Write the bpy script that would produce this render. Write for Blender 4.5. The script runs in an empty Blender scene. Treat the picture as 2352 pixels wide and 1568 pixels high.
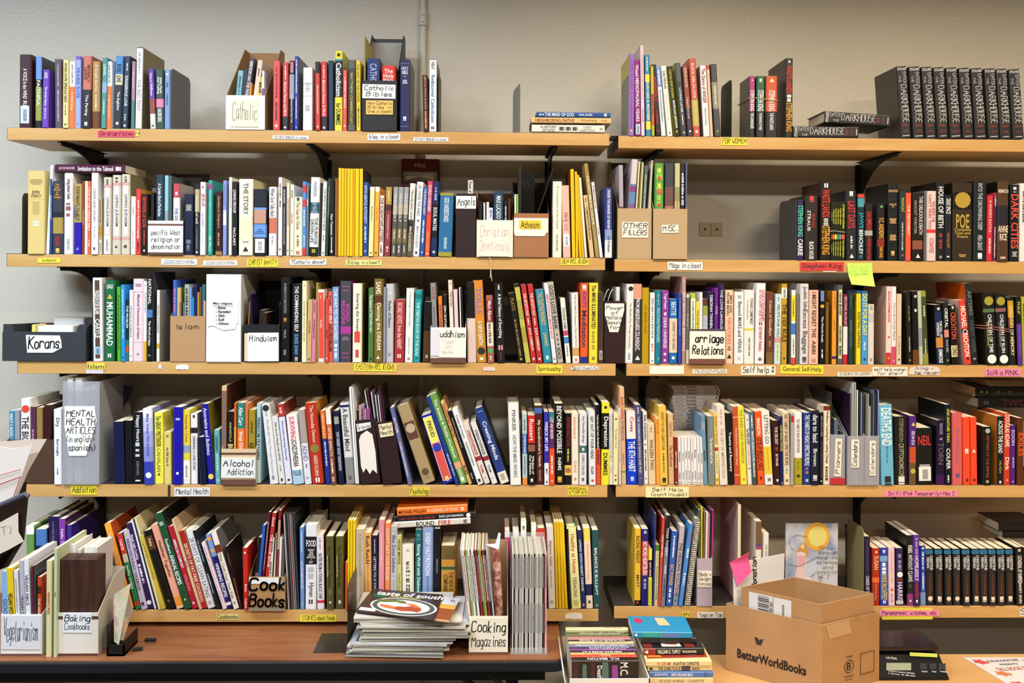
import bpy, math, random, re
from mathutils import Matrix, Vector
random.seed(7)
S = bpy.context.scene
COL = S.collection
# ---------------------------------------------------------------- camera
FPX, CX, HY, CAMD, CAMZ = 2000.0, 1176.0, 610.0, 2.56, 1.80
_a = math.atan((1176 - 1135) / FPX); _r = .0065
F_ = Vector((math.sin(_a), math.cos(_a), 0))
R0 = Vector((math.cos(_a), -math.sin(_a), 0)); U0 = Vector((0, 0, 1))
R_ = R0 * math.cos(_r) + U0 * math.sin(_r)
U_ = U0 * math.cos(_r) - R0 * math.sin(_r)
cd = bpy.data.cameras.new('camera'); cam = bpy.data.objects.new('camera', cd); COL.objects.link(cam)
cd.sensor_width = 36; cd.lens = FPX / 2352 * 36; cd.shift_y = (HY - 784) / 2352; cd.clip_start = .05
m = Matrix.Identity(4)
for i in range(3):
    m[i][0] = R_[i]; m[i][1] = U_[i]; m[i][2] = -F_[i]
m[0][3] = 0; m[1][3] = -CAMD; m[2][3] = CAMZ
cam.matrix_world = m
S.camera = cam
S.view_settings.view_transform = 'Standard'; S.view_settings.look = 'None'
S.view_settings.gamma = 1; S.view_settings.use_curve_mapping = False
S.view_settings.exposure = 0.03
# ---------------------------------------------------------------- world and ceiling lights
w = bpy.data.worlds.new('world'); S.world = w; w.use_nodes = True
w.node_tree.nodes['Background'].inputs[0].default_value = (.9, .85, .78, 1)
w.node_tree.nodes['Background'].inputs[1].default_value = .02
def area(n, x, y, z, sx, sy, power, col):
    l = bpy.data.lights.new(n, 'AREA'); l.shape = 'RECTANGLE'; l.size = sx; l.size_y = sy
    l.energy = power; l.color = col
    o = bpy.data.objects.new(n, l); COL.objects.link(o); o.location = (x, y, z)
    return o
for n, x, y, p, c, sp in (('ceiling_troffer', -2.3, -.95, 50, (.72, .86, 1), 2.68), ('ceiling_troffer', -.8, -.95, 27, (.90, .94, 1), 2.62), ('ceiling_troffer', .7, -.95, 27, (1, .87, .68), 2.58), ('ceiling_troffer', 2.2, -.95, 26, (1, .85, .64), 2.58), ('ceiling_troffer', -1.7, -2.8, 88, (.76, .88, 1), 2.9), ('ceiling_troffer', 1.5, -2.8, 84, (1, .84, .62), 2.9), ('ceiling_troffer', 0, -4.6, 36, (1, .92, .8), 3.1)):
    area(n, x, y, 3.17, .8 if y == -2.8 else 1.2, .2, p, c).data.spread = sp
def p2w(px, py, Y):
    d = F_ + R_ * ((px - CX) / FPX) + U_ * ((HY - py) / FPX)
    t = (Y + CAMD) / d.y
    return Vector((0, -CAMD, CAMZ)) + d * t
def p2z(px, py, Z):
    d = F_ + R_ * ((px - CX) / FPX) + U_ * ((HY - py) / FPX)
    t = (Z - CAMZ) / d.z
    return Vector((0, -CAMD, CAMZ)) + d * t
def xat(px, Y, Z):
    a = R_ - F_ * ((px - CX) / FPX)
    return -(a.y * (Y + CAMD) + a.z * (Z - CAMZ)) / a.x
# ---------------------------------------------------------------- materials
def lin(h):
    c = [int(h[i:i + 2], 16) / 255 for i in (0, 2, 4)]
    return tuple(v / 12.92 if v <= .04045 else ((v + .055) / 1.055) ** 2.4 for v in c) + (1,)
MC = {}
def mat(h, rough=.5, spec=.5, metal=0):
    k = (h, rough, spec, metal)
    if k not in MC:
        mm = bpy.data.materials.new('paint_' + h); mm.use_nodes = True
        b = mm.node_tree.nodes['Principled BSDF']
        b.inputs['Base Color'].default_value = lin(h); b.inputs['Roughness'].default_value = rough
        b.inputs['Specular IOR Level'].default_value = spec; b.inputs['Metallic'].default_value = metal
        MC[k] = mm
    return MC[k]
def nodemat(name, fn):
    mm = bpy.data.materials.new(name); mm.use_nodes = True
    nt = mm.node_tree; fn(nt, nt.nodes['Principled BSDF']); return mm
def noise(nt, scale, detail=4, vec=None, dist=0):
    n = nt.nodes.new('ShaderNodeTexNoise'); n.inputs['Scale'].default_value = scale
    n.inputs['Detail'].default_value = detail; n.inputs['Distortion'].default_value = dist
    if vec: nt.links.new(vec, n.inputs['Vector'])
    return n
def ramp(nt, src, stops):
    r = nt.nodes.new('ShaderNodeValToRGB'); nt.links.new(src, r.inputs[0])
    while len(r.color_ramp.elements) < len(stops): r.color_ramp.elements.new(.5)
    for e, (p, c) in zip(r.color_ramp.elements, stops): e.position = p; e.color = lin(c)
    return r
def bump(nt, b, src, strength, dist):
    k = nt.nodes.new('ShaderNodeBump'); k.inputs['Strength'].default_value = strength; k.inputs['Distance'].default_value = dist
    nt.links.new(src, k.inputs['Height']); nt.links.new(k.outputs[0], b.inputs['Normal'])
def coords(nt, scale):
    t = nt.nodes.new('ShaderNodeTexCoord'); mp = nt.nodes.new('ShaderNodeMapping')
    mp.inputs['Scale'].default_value = scale; nt.links.new(t.outputs['Object'], mp.inputs[0]); return mp.outputs[0]
def wood(name, c1, c2, c3, sc, rough):
    def fn(nt, b):
        v = coords(nt, sc); n = noise(nt, 3, 6, v, .6); r = ramp(nt, n.outputs[0], [(.32, c1), (.5, c2), (.68, c3)])
        v2 = coords(nt, (sc[0] * 6, sc[1] * 6, sc[2] * 6)); n2 = noise(nt, 4, 4, v2, .3)
        mx = nt.nodes.new('ShaderNodeMix'); mx.data_type = 'RGBA'; mx.blend_type = 'MULTIPLY'; mx.inputs[0].default_value = .16
        nt.links.new(r.outputs[0], mx.inputs[6]); nt.links.new(n2.outputs[0], mx.inputs[7])
        nt.links.new(mx.outputs[2], b.inputs['Base Color']); b.inputs['Roughness'].default_value = rough
    return nodemat(name, fn)
M_SHELF = wood('maple_laminate', 'CC9A58', 'D4A664', 'DCB070', (.9, 2, 9), .42)
M_TABLE = wood('brown_laminate', '7A4A2E', '8A5634', '96623E', (1.2, 9, 9), .38)
M_TABLE2 = wood('tan_laminate', 'C89860', 'D0A26A', 'D8AC76', (.8, .8, 1), .5)
M_GRAIN = wood('dark_woodgrain_paper', '2A1610', '3E2218', '52301F', (16, 9, 1.2), .5)
def _wall(nt, b):
    v = coords(nt, (1, 1, 1)); n = noise(nt, 110, 3, v); n2 = noise(nt, 1.3, 3, v)
    r = ramp(nt, n2.outputs[0], [(.3, 'D2CABA'), (.7, 'D8D0C0')])
    nt.links.new(r.outputs[0], b.inputs['Base Color']); b.inputs['Roughness'].default_value = .34
    b.inputs['Specular IOR Level'].default_value = .4
    bump(nt, b, n.outputs[0], .3, .0022)
M_WALL = nodemat('cream_wall_paint', _wall)
def _card(nt, b):
    v = coords(nt, (1, 1, 1)); n = noise(nt, 9, 5, v); r = ramp(nt, n.outputs[0], [(.3, 'A47C52'), (.7, 'B0885C')])
    nt.links.new(r.outputs[0], b.inputs['Base Color']); b.inputs['Roughness'].default_value = .75
M_CARD = nodemat('brown_cardboard', _card)
def _pages(nt, b):
    v = coords(nt, (900, 1, 1)); n = noise(nt, 1, 1, v); r = ramp(nt, n.outputs[0], [(.35, 'D4C6A8'), (.65, 'EEE4CC')])
    nt.links.new(r.outputs[0], b.inputs['Base Color']); b.inputs['Roughness'].default_value = .85
M_PAGE = nodemat('book_paper', _pages)
def _clear(nt, b):
    b.inputs['Base Color'].default_value = lin('BCBEC6'); b.inputs['Roughness'].default_value = .3
    b.inputs['Alpha'].default_value = .5
M_CLEAR = nodemat('frosted_plastic', _clear)
def _clear2(nt, b):
    b.inputs['Base Color'].default_value = lin('E4E6EA'); b.inputs['Roughness'].default_value = .12
    b.inputs['Alpha'].default_value = .16
M_CLEAR2 = nodemat('clear_plastic', _clear2)
M_BLACK = mat('141416', .45); M_METAL = mat('77746E', .38, .5, .35); M_PAPER = mat('ECEAE4', .7)
# ---------------------------------------------------------------- mesh builder
class MB:
    def __init__(s): s.v = []; s.f = []; s.m = []
    def poly(s, pts, mi=0):
        n = len(s.v); s.v += [tuple(p) for p in pts]; s.f.append(tuple(range(n, n + len(pts)))); s.m.append(mi)
    def prism(s, prof, fn, a, b, mi=0, cap=True):      # prof: 2d outline, fn(u, v, t) -> xyz
        n = len(s.v); k = len(prof)
        s.v += [tuple(fn(u, v, a)) for u, v in prof] + [tuple(fn(u, v, b)) for u, v in prof]
        for i in range(k):
            j = (i + 1) % k
            s.f.append((n + i, n + j, n + k + j, n + k + i)); s.m.append(mi)
        if cap:
            s.f.append(tuple(n + i for i in reversed(range(k)))); s.f.append(tuple(n + k + i for i in range(k))); s.m += [mi, mi]
    def box(s, x0, x1, y0, y1, z0, z1, mi=0):
        s.prism([(x0, y0), (x1, y0), (x1, y1), (x0, y1)], lambda u, v, t: (u, v, t), z0, z1, mi)
    def hexa(s, p, mi=0):                              # 8 corner points, bottom ring then top ring
        n = len(s.v); s.v += [tuple(q) for q in p]
        for q in ((3, 2, 1, 0), (4, 5, 6, 7), (0, 1, 5, 4), (1, 2, 6, 5), (2, 3, 7, 6), (3, 0, 4, 7)):
            s.f.append(tuple(n + i for i in q)); s.m.append(mi)
    def sheet(s, pts, th, mi=0):                       # planar polygon given a thickness
        p = [Vector(q) for q in pts]; nn = (p[1] - p[0]).cross(p[2] - p[1]).normalized() * th
        n = len(s.v); k = len(p); s.v += [tuple(q) for q in p] + [tuple(q - nn) for q in p]
        s.f.append(tuple(range(n, n + k))); s.f.append(tuple(n + k + i for i in reversed(range(k)))); s.m += [mi, mi]
        for i in range(k):
            j = (i + 1) % k; s.f.append((n + j, n + i, n + k + i, n + k + j)); s.m.append(mi)
    def tube(s, pts, r, seg=8, mi=0):
        pts = [Vector(p) for p in pts]; rings = []
        for i, p in enumerate(pts):
            d = (pts[min(i + 1, len(pts) - 1)] - pts[max(i - 1, 0)]).normalized()
            a = d.cross(Vector((0, 0, 1)));  a = d.cross(Vector((0, 1, 0))) if a.length < .1 else a
            a.normalize(); b = d.cross(a); rr = r[i] if isinstance(r, (list, tuple)) else r
            n = len(s.v); s.v += [tuple(p + (a * math.cos(2 * math.pi * k / seg) + b * math.sin(2 * math.pi * k / seg)) * rr) for k in range(seg)]
            rings.append(n)
        for q, t in zip(rings, rings[1:]):
            for k in range(seg):
                s.f.append((q + k, q + (k + 1) % seg, t + (k + 1) % seg, t + k)); s.m.append(mi)
        s.f.append(tuple(rings[0] + k for k in reversed(range(seg)))); s.f.append(tuple(rings[-1] + k for k in range(seg))); s.m += [mi, mi]
    def build(s, name, mats, parent=None, local=False, bevel=0):
        me = bpy.data.meshes.new(name); me.from_pydata(s.v, [], s.f)
        for q in (mats if isinstance(mats, (list, tuple)) else [mats]): me.materials.append(q)
        for p, i in zip(me.polygons, s.m): p.material_index = i
        o = bpy.data.objects.new(name, me); COL.objects.link(o)
        if parent: adopt(o, parent, local)
        if bevel:
            b = o.modifiers.new('bevel', 'BEVEL'); b.width = bevel; b.segments = 2; b.limit_method = 'ANGLE'
        return o
def wm(o):
    return (wm(o.parent) @ o.matrix_parent_inverse @ o.matrix_basis) if o.parent else o.matrix_basis.copy()
def adopt(o, parent, local=False):
    o.parent = parent
    if not local: o.matrix_parent_inverse = wm(parent).inverted()
def thing(name, loc, label, cat, group=None):
    o = bpy.data.objects.new(name, None); COL.objects.link(o); o.matrix_basis = Matrix.Translation(loc)
    o.empty_display_size = .02; tagit(o, label, cat, group); return o
USED = {}
def tagit(o, label, cat, group=None):
    o['label'] = label; o['category'] = cat
    if group: o['group'] = group
    USED.setdefault(label, []).append(o)
# ---------------------------------------------------------------- lettering
TEXTS = []
def wrap(words, aspect):
    best = None
    for n in range(1, len(words) + 1):
        tot = sum(map(len, words)) + len(words) - 1; lim = tot / n; ls = ['']
        for wd in words:
            if ls[-1] and len(ls[-1]) + 1 + len(wd) > max(lim * 1.15, 1) and len(ls) < n: ls.append(wd)
            else: ls[-1] = (ls[-1] + ' ' + wd).strip()
        a = max(map(len, ls)) * .6 / (len(ls) * 1.05); sc = abs(math.log(max(a, .01) / aspect))
        if best is None or sc < best[0] - .02: best = (sc, ls)
    return '\n'.join(best[1])
def put_text(s, parent, mtx, L, H, h, name='lettering', bold=.012, shear=0, multi=True, local=True):
    aspect = L / max(H, 1e-5)
    c = bpy.data.curves.new(name, 'FONT')
    c.body = wrap(s.split(' '), aspect) if multi and len(s) * .5 > aspect * 1.9 else s
    c.align_x = 'CENTER'; c.align_y = 'CENTER'; c.resolution_u = 2; c.offset = bold; c.shear = shear; c.space_line = .85
    c.materials.append(mat(h, .6, .3)); o = bpy.data.objects.new(name, c); COL.objects.link(o)
    adopt(o, parent, local); TEXTS.append((o, mtx, L, H)); return o
def fit_texts():
    bpy.context.view_layer.update()
    dg = bpy.context.evaluated_depsgraph_get()
    for o, mtx, L, H in TEXTS:
        xs = [q[0] for q in o.bound_box]; ys = [q[1] for q in o.bound_box]
        w_, h_ = max(max(xs) - min(xs), .01), max(max(ys) - min(ys), .01)
        sx, sy = L / w_, H / h_
        if sx > sy * 1.25: sx = sy * 1.25
        if sy > sx * 2.6: sy = sx * 2.6
        o.matrix_basis = mtx @ Matrix.Diagonal((sx, sy, 1, 1)) @ Matrix.Translation((-(max(xs) + min(xs)) / 2, -(max(ys) + min(ys)) / 2, 0))
    made = []
    for o, *_ in TEXTS:                                 # letter outlines become plain meshes
        me = bpy.data.meshes.new_from_object(o.evaluated_get(dg)); made.append((o, me))
    for o, me in made:
        n = bpy.data.objects.new('lettering', me); COL.objects.link(n); n.parent = o.parent
        n.matrix_parent_inverse = o.matrix_parent_inverse.copy(); n.matrix_basis = o.matrix_basis.copy()
        bpy.data.objects.remove(o)
def frame(o, x, y):                                     # matrix from origin, text x axis, text y axis
    x = Vector(x).normalized(); y = Vector(y).normalized(); z = x.cross(y); mm = Matrix.Identity(4)
    for i in range(3): mm[i][0] = x[i]; mm[i][1] = y[i]; mm[i][2] = z[i]; mm[i][3] = o[i]
    return mm
HF = dict(l.split(' ', 1) for l in '''A 023962,1545
B 020949585746064655534202
C 5849190803124253
D 02093957543202
E 59090252,0646
F 590902,0646
G 58491908031242535636
H 0902,5952,0656
I 3932
J 595342120 3
K 0902,590652
L 090252
M 0209356962
N 02095259
O 190803124253584919
P 02094958574606
Q 190803124253584919,3462
R 02094958574606,2652
S 58491908071646555342120 3
T 0969,3932
U 090312425359
V 093259
W 0912354269
X 0952,5902
Y 0936,593632
Z 09590252
a 46160503123244,4642
b 0902,05163645433202
c 4536160503123243
d 4942,4536160503123243
e 04444536160503123243
f 48392822,0636
g 4536160503123244,46413010
h 0902,0516364542
i 2622,2827
j 36312010,3837
k 0902,360432
l 2922
m 0602,05162632,25365662
n 0602,0516364542
o 160503123243453616
p 0600,05163645433203
q 4640,4536160503123243
r 0602,05163645
s 45361605143433421203
t 18132232,0636
u 0603123243,4642
v 062246
w 0612253256
x 0642,4602
y 0622,4610
z 06460242
2 081949584502 52
- 0545
, 2211
. 2223
( 39171432
) 19373412
+ 0545,2723
/ 0259
^ 2229,072947
< 0565,270523
| 2229,072947,042244
& 0545,2723'''.split('\n'))
HF = {k: [[(int(q[i]), int(q[i + 1])) for i in range(0, len(q), 2)] for q in v.replace(' ', '').split(',')] for k, v in HF.items()}
def hand(parent, lines, mtx, L, H, h, th=.095, name='handwriting', local=False, slant=.12):
    """pen strokes laid as flat ribbons; mtx maps a unit page (x right, y up, centre 0) of L x H"""
    mb = MB(); rows = lines.split('\n'); lh = 1 / len(rows); rng = random.Random(len(lines) * 7 + len(parent.name))
    for ri, row in enumerate(rows):
        adv = 0; strokes = []
        for ch in row:
            if ch == ' ': adv += 4; continue
            g = HF.get(ch) or HF.get(ch.lower()) or []
            wd = max([p[0] for s_ in g for p in s_] + [3]); jy = rng.uniform(-.35, .35); js = rng.uniform(.93, 1.06)
            for s_ in g:
                strokes.append([(adv + (p[0] + (p[1] - 2) * slant) * js, (p[1] - 4.6) * js + jy) for p in s_])
            adv += wd + 1.7
        tot = max(adv - 1.7, 4); sy = H * lh / 9.2; sx = min(L / tot, sy * 1.25)
        cy = H * (.5 - (ri + .5) * lh); t_ = min(sy, sx * 1.25) * min(th, .13) * 9
        for s_ in strokes:
            p = [Vector(((x - tot / 2) * sx, cy + y * sy, 0)) for x, y in s_]
            if len(p) > 2:
                q = [p[0]]
                for a, b in zip(p, p[1:]): q += [a.lerp(b, .25), a.lerp(b, .75)]
                p = q + [p[-1]]
            for i in range(len(p) - 1):
                d = p[i + 1] - p[i]
                if d.length < 1e-7: continue
                n = Vector((-d.y, d.x, 0)).normalized() * t_ * .5; e = d.normalized() * t_ * .3
                mb.poly([mtx @ (p[i] - e - n), mtx @ (p[i + 1] + e - n), mtx @ (p[i + 1] + e + n), mtx @ (p[i] - e + n)])
    return mb.build(name, mat(h, .7, .2), parent, local)
# ---------------------------------------------------------------- labels
PAL = [('black', '161618'), ('dark grey', '3c3c40'), ('grey', '7c7e82'), ('pale grey', 'bcbec2'), ('white', 'ecebe9'), ('cream', 'ece0c0'), ('tan', 'c4a070'),
       ('brown', '6a4028'), ('dark brown', '2e2018'), ('maroon', '58182c'), ('dark red', '8a2824'), ('red', 'd03a30'), ('coral', 'e07060'), ('salmon', 'eab09c'), ('orange', 'ea8030'),
       ('mustard', 'b09028'), ('yellow', 'ecd83c'), ('pale yellow', 'e8dfa0'), ('olive', '6a6030'), ('lime green', '60b838'), ('green', '2a7a44'), ('dark green', '203c30'), ('teal', '2a8a90'), ('dark teal', '1c4a54'),
       ('sky blue', '70aede'), ('blue', '2a62b0'), ('royal blue', '1830c0'), ('navy', '161e48'), ('lilac', 'bcb0d8'), ('purple', '7a3aa8'), ('dark purple', '2c1a4c'), ('magenta', 'a82488'), ('pink', 'e090b0'), ('pale pink', 'ead0d6')]
def cname(h):
    c = [int(h[i:i + 2], 16) for i in (0, 2, 4)]
    return min(PAL, key=lambda p: sum((a - int(p[1][i:i + 2], 16)) ** 2 for a, i in zip(c, (0, 2, 4))))[0]
ORD = 'first second third fourth fifth sixth seventh eighth ninth tenth eleventh twelfth thirteenth fourteenth fifteenth sixteenth seventeenth eighteenth nineteenth twentieth'.split()
ORD += ['twenty-' + o for o in ORD[:9]] + ['thirtieth'] + ['thirty-' + o for o in ORD[:9]]
UNC = set('''The Parting;A HISTORY OF SAINTS;MATTHEW COMMENTARY;THE WAY OF THE GOSPEL;LOVING LATER;Sundays in Scripture;My Meditations;Healing Days;GRACE ONLY;A Commentary on the Gospel;COMPARATIVE RELIGION;TOUR OF THE HEBREW BIBLE;Shades of Silence;A New Design of Lotus Petals;THE PROBLEM;A NURSE'S BATTLE;ADVERSE REACTIONS;The Mindful Geek;MANSION THEORY;YES IT'S FOR YOU;MISTRESS OF THE EMPIRE;RECIPES;THOUSAND NAMES;The World Avails;A Way That Ends;SECOND AUGUST;This Slow Art;ANXIETY RX AND CLIMATE PAIN;The Stranger's Book;VEGETARIAN;A Fare for Kate;THE NEW FOOD COMPANION;HEART DISEASE;EAT POWER;LOST AND BROKEN;MEMNOCH;JAWS;CARRIE;The Oxford Dictionary;AN EVENT;CATHOLICISM;The Book of Mormon;for ~DUMMIES;the birth of evil;ENTER;THE;DARK;HOUSE;THE THEORY;THE GIFT OF IMPERFECTION'''.split(';'))
def titleof(segs):
    best = ''
    for s_ in segs:
        if s_ and s_[0] not in '#-=oB~' or (s_ and re.match(r'[oB][A-Za-z]', s_)):
            t = s_.split('@')[0]
            if t in UNC or '~' in t or len(t) < 3: continue
            if len(t) > len(best): best = t
    return ' '.join(best.title().replace("'S", "'s").replace("'T", "'t").split()[:6])
ROWS={}
ROWS['1L']='''
43 28 125 2 3a1b28 e8dcc8|A VOICE in the WIND@.2,.6,.3|~RIVERS@.64,.9,.3|B.7,.94,ccd8ee
80.5 14.5 130 3 6c8fd0 ffffff s33373a|#0,.32,6c8fd0|#.32,.43,15181a|#.43,.9,8a9a45|#.9,1,1c1c1c|FAITHFUL@.28,.75,.5,e6ecd0
95.5 15 160 3 6a3fb0 f0e8f8|The Amish Nanny@.3,.62,.4|-.05,.15,.6,d8c8ee|-.66,.85,.3,c8b0e8
126 16 135.7 -1 5a4f5c c8c0c8 s6a2a1c|-.08,.4,.15|-.45,.9,.2
143.5 13 138 1 e8d890 3a3020|WHEN HOPE SPRINGS NEW@.05,.62,.45|-.66,.82,.2|o.95
158 13.5 141 0 f0efec 555a66|#.38,1,e87838|~JAN KARON@.05,.32,.4,666a70|A New Song@.45,.75,.4,ffe0c8
172.5 12.5 129 2 9aa8e0 4a58b0|#0,.05,7a50b0|PRAIRIE ROSE@.15,.6,.5|o.94,c03040
187 20 128 4 c4705c f4e4d8 sa04a38|#.47,1,23242a|~BEVERLY LEWIS@.12,.38,.6,3a2420|The Parting@.52,.85,.35|o.94,eeeeee
211 18 141 2 b08850 efe0c0|#.75,1,6a4020|A Simple Sunrise@.05,.45,.35|-.5,.72,.2
231.5 11.5 132.6 4 4a8f8a e4f2ee|~LEWIS@.1,.25,.5|#.35,.5,86a8c8|-.6,.8,.2
243.5 13 141 2 f0efec 555a66|#.37,1,e87838|~JAN KARON@.05,.32,.4,666a70|A Light in the Window@.45,.9,.3,ffe0c8
260 17.5 128 6 4a86c0 e8e8e0|#.25,.4,d8cfa8|#.4,1,2a2c30|~BEVERLY LEWIS@.12,.36,.5,24303a|The Englisher@.5,.75,.4|o.93,eeeeee
280 12.5 129 7 2a3444 e8e8ee|DANGEROUS LOVE@.28,.68,.5|-.1,.2,.3|-.8,.9,.3|o.96
300 8.5 141 3 a08088 d8c8c8|#.58,1,4a7a70|-.15,.4,.3
309.5 15.2 108.7 4 f0efee 9098a0 s7a6a2a h|#0,.01,1a1a1a|THE RED TENT@.4,.78,.45|-.06,.32,.3
345 13 158 -5 5a2c98 f0e4f8|#.5,.75,8a4a38|#.75,1,d8d0c0|Home to Wildflowers@.08,.45,.4|o.95,333333
358.5 18 159 -2 2f4a3a f0f4ee|#.5,.64,e07aa0|Abby Finds Her Calling@.1,.45,.6|~NAOMI KING@.67,.88,.55
377.5 12.5 160 1 7a96c4 3a4a80|-.22,.3,.4|-.4,.6,.3|o.08,ffffff
626.5 16 139.6 0 d8504a 5a1412 s7a2420|Your Life Is Worth Living@.06,.55,.3|-.6,.87,.3|o.94,ffe0e0
648 13.5 143.5 0 c03c34 f4dcd8|#.8,1,22242c|Between Heaven and Mirth@.3,.78,.4|-.05,.25,.25|o.96
663.5 12 139 1 7a1c24 e8e4e4|#.15,1,1c1c22|#.2,.55,9a9aa0|CATHOLICISM@.03,.17,.4|the Greatest Story Ever Told@.5,.88,.35
676 8.2 129 1 2838b0 e8ecff s4c5058|-.05,.5,.35|-.55,.85,.3|o.96
695 22 155 0 e9e8ea 9a9aa2 h|Compendium of the Catholic Church@.24,.38,.7,,,h|#.45,.46,b0a890|-.6,.7,.6
724.8 10.2 141.6 -1 c84034 f6e6e2|#0,.17,151516|BIBLE BASICS FOR CATHOLICS@.35,.75,.3|o.95
737.6 14 141.6 -1 c03c34 f4dcd8|#.8,1,22242c|Between Heaven & Mirth@.28,.78,.4|-.05,.25,.25|o.96
754.5 12 139 -1 1d3350 6a88a8
767.8 18.2 117 0 e6d838 111111 sd8c828|#.1,.12,3aa0a8|#.12,.58,24282c|Catholicism@.16,.56,.6,ffffff|for ~DUMMIES@.66,.92,.55|-.03,.08,.4
787 9.5 161.4 1 e05a4a fff0e8|A HISTORY OF SAINTS@.04,.7,.4|o.92
798 17.5 137.3 1 5a5a52 c8b050|#.12,.92,3c3c3a|MATTHEW COMMENTARY@.2,.9,.3
818.4 10 139.6 -1 e0c830 6a5a10|THE WAY OF THE GOSPEL@.05,.6,.4|-.65,.95,.3|o.7,222222
918 22.8 137 1 1d2452 c8cce8 s181c3a h|HOLY BIBLE@.1,.2,.6,e8e8f4,,h|-.23,.24,.3|-.28,.34,.6|#.05,.055,8a90c0|#.93,.935,8a90c0|o.82,c8cce8,2
972.5 12.2 172.6 -3 4a2018 e0a868|JESUS the Word to Be Spoken@.04,.6,.35|-.65,.95,.35
985 17.6 138.4 0 eff0f4 20262c s20242a h|~KELLY@.03,.13,.35|Rediscover Catholicism@.22,.86,.42,2a6a9a|o.95,222222
'''
ROWS['1R']='''
1444.5 12 124 -1 9a68c0 5a2a8a sc8c050|-.06,.5,.5,7a4aa0|-.52,.95,.3,6a3a98|o.94,e8e040
1458.7 13.8 137.7 -3 8a1c7c f8e8f6|Weed MENOPAUSAL YEARS@.08,.8,.5|B.85,.98,b8d8e0
1473 8.2 104.5 -3 e8c8d8 c03058 scfc4cc|-.1,.6,.25,d88098|-.7,.85,.3,8a4060
1484 12 126 -4 2f88b0 e8f0d8|#.24,.33,e6dc48|#.82,.92,e6dc48|RUN LIKE A MOTHER@.34,.8,.45|-.03,.2,.3
1497 7 152 -3 c85a30 30301c|#0,.4,b8b838|#.85,1,a8b030|-.4,.7,.3,3a2418
1506.6 11.6 148.5 -11 1c1719 d83038|BURNOUT@.1,.6,.55|-.65,.85,.4,a02028|o.93,c02838
1519 10.8 152 -13 d4dfea 7a8498|#0,.3,7a98d8|-.06,.26,.4,e0e8ff|-.35,.8,.3
1533 12.5 152 -15 efebe2 4a4844|~Lisa Nichols@.08,.32,.45|-.4,.8,.25,c8c4b8|o.95,111111
1549.6 12.2 152.8 -18 1d1c18 f0eee0 sb8b020|THIS WILL BE MY UNDOING@.06,.45,.4,c8c030|~MORGAN JERKINS@.5,.88,.5|o.94,b8b838
1565 12.8 145 -15 2c3a48 d8e0e8 sa0a030|#0,.25,4a525c|LOVING LATER@.34,.68,.35|-.7,.85,.2|o.95
1580 11.8 151.4 -13 8a4438 e8d0c0|#.6,1,3a2c44|~BYRON KATIE@.04,.3,.4|I Need Your Love@.35,.85,.3|o.93,eeeeee
1592.7 16.2 134.8 -11 c05040 f6e2da|#.53,.87,b8a858|BLACK GIRL IN LOVE@.07,.5,.35|~TREY ANTHONY@.56,.84,.35,e0d890|o.94,ffffff
1616 15 150.8 -9 ebe7e6 505050 s8a8a88|The Dance of ANGER@.05,.52,.5,8a2c30|-.6,.85,.3,a09898
1631.5 7 150 -9 c84038 f0d0a0|#.05,1,d8b898|#0,.06,c84038
1641.6 14.2 147.5 -10 3a3a3c a8a8a0|#.25,.62,8a887c|#.62,1,403c44|o.93,8aa048|-.3,.58,.3,d8d4b0
1803.5 17 133.8 1 1a1615 d83c2c s241f1e|WASTE LANDS@.1,.44,.75|-.46,.56,.6,d8d8d0|~STEPHEN KING@.57,.92,.75,e0a030|o.04,eeeeee
'''
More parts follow.
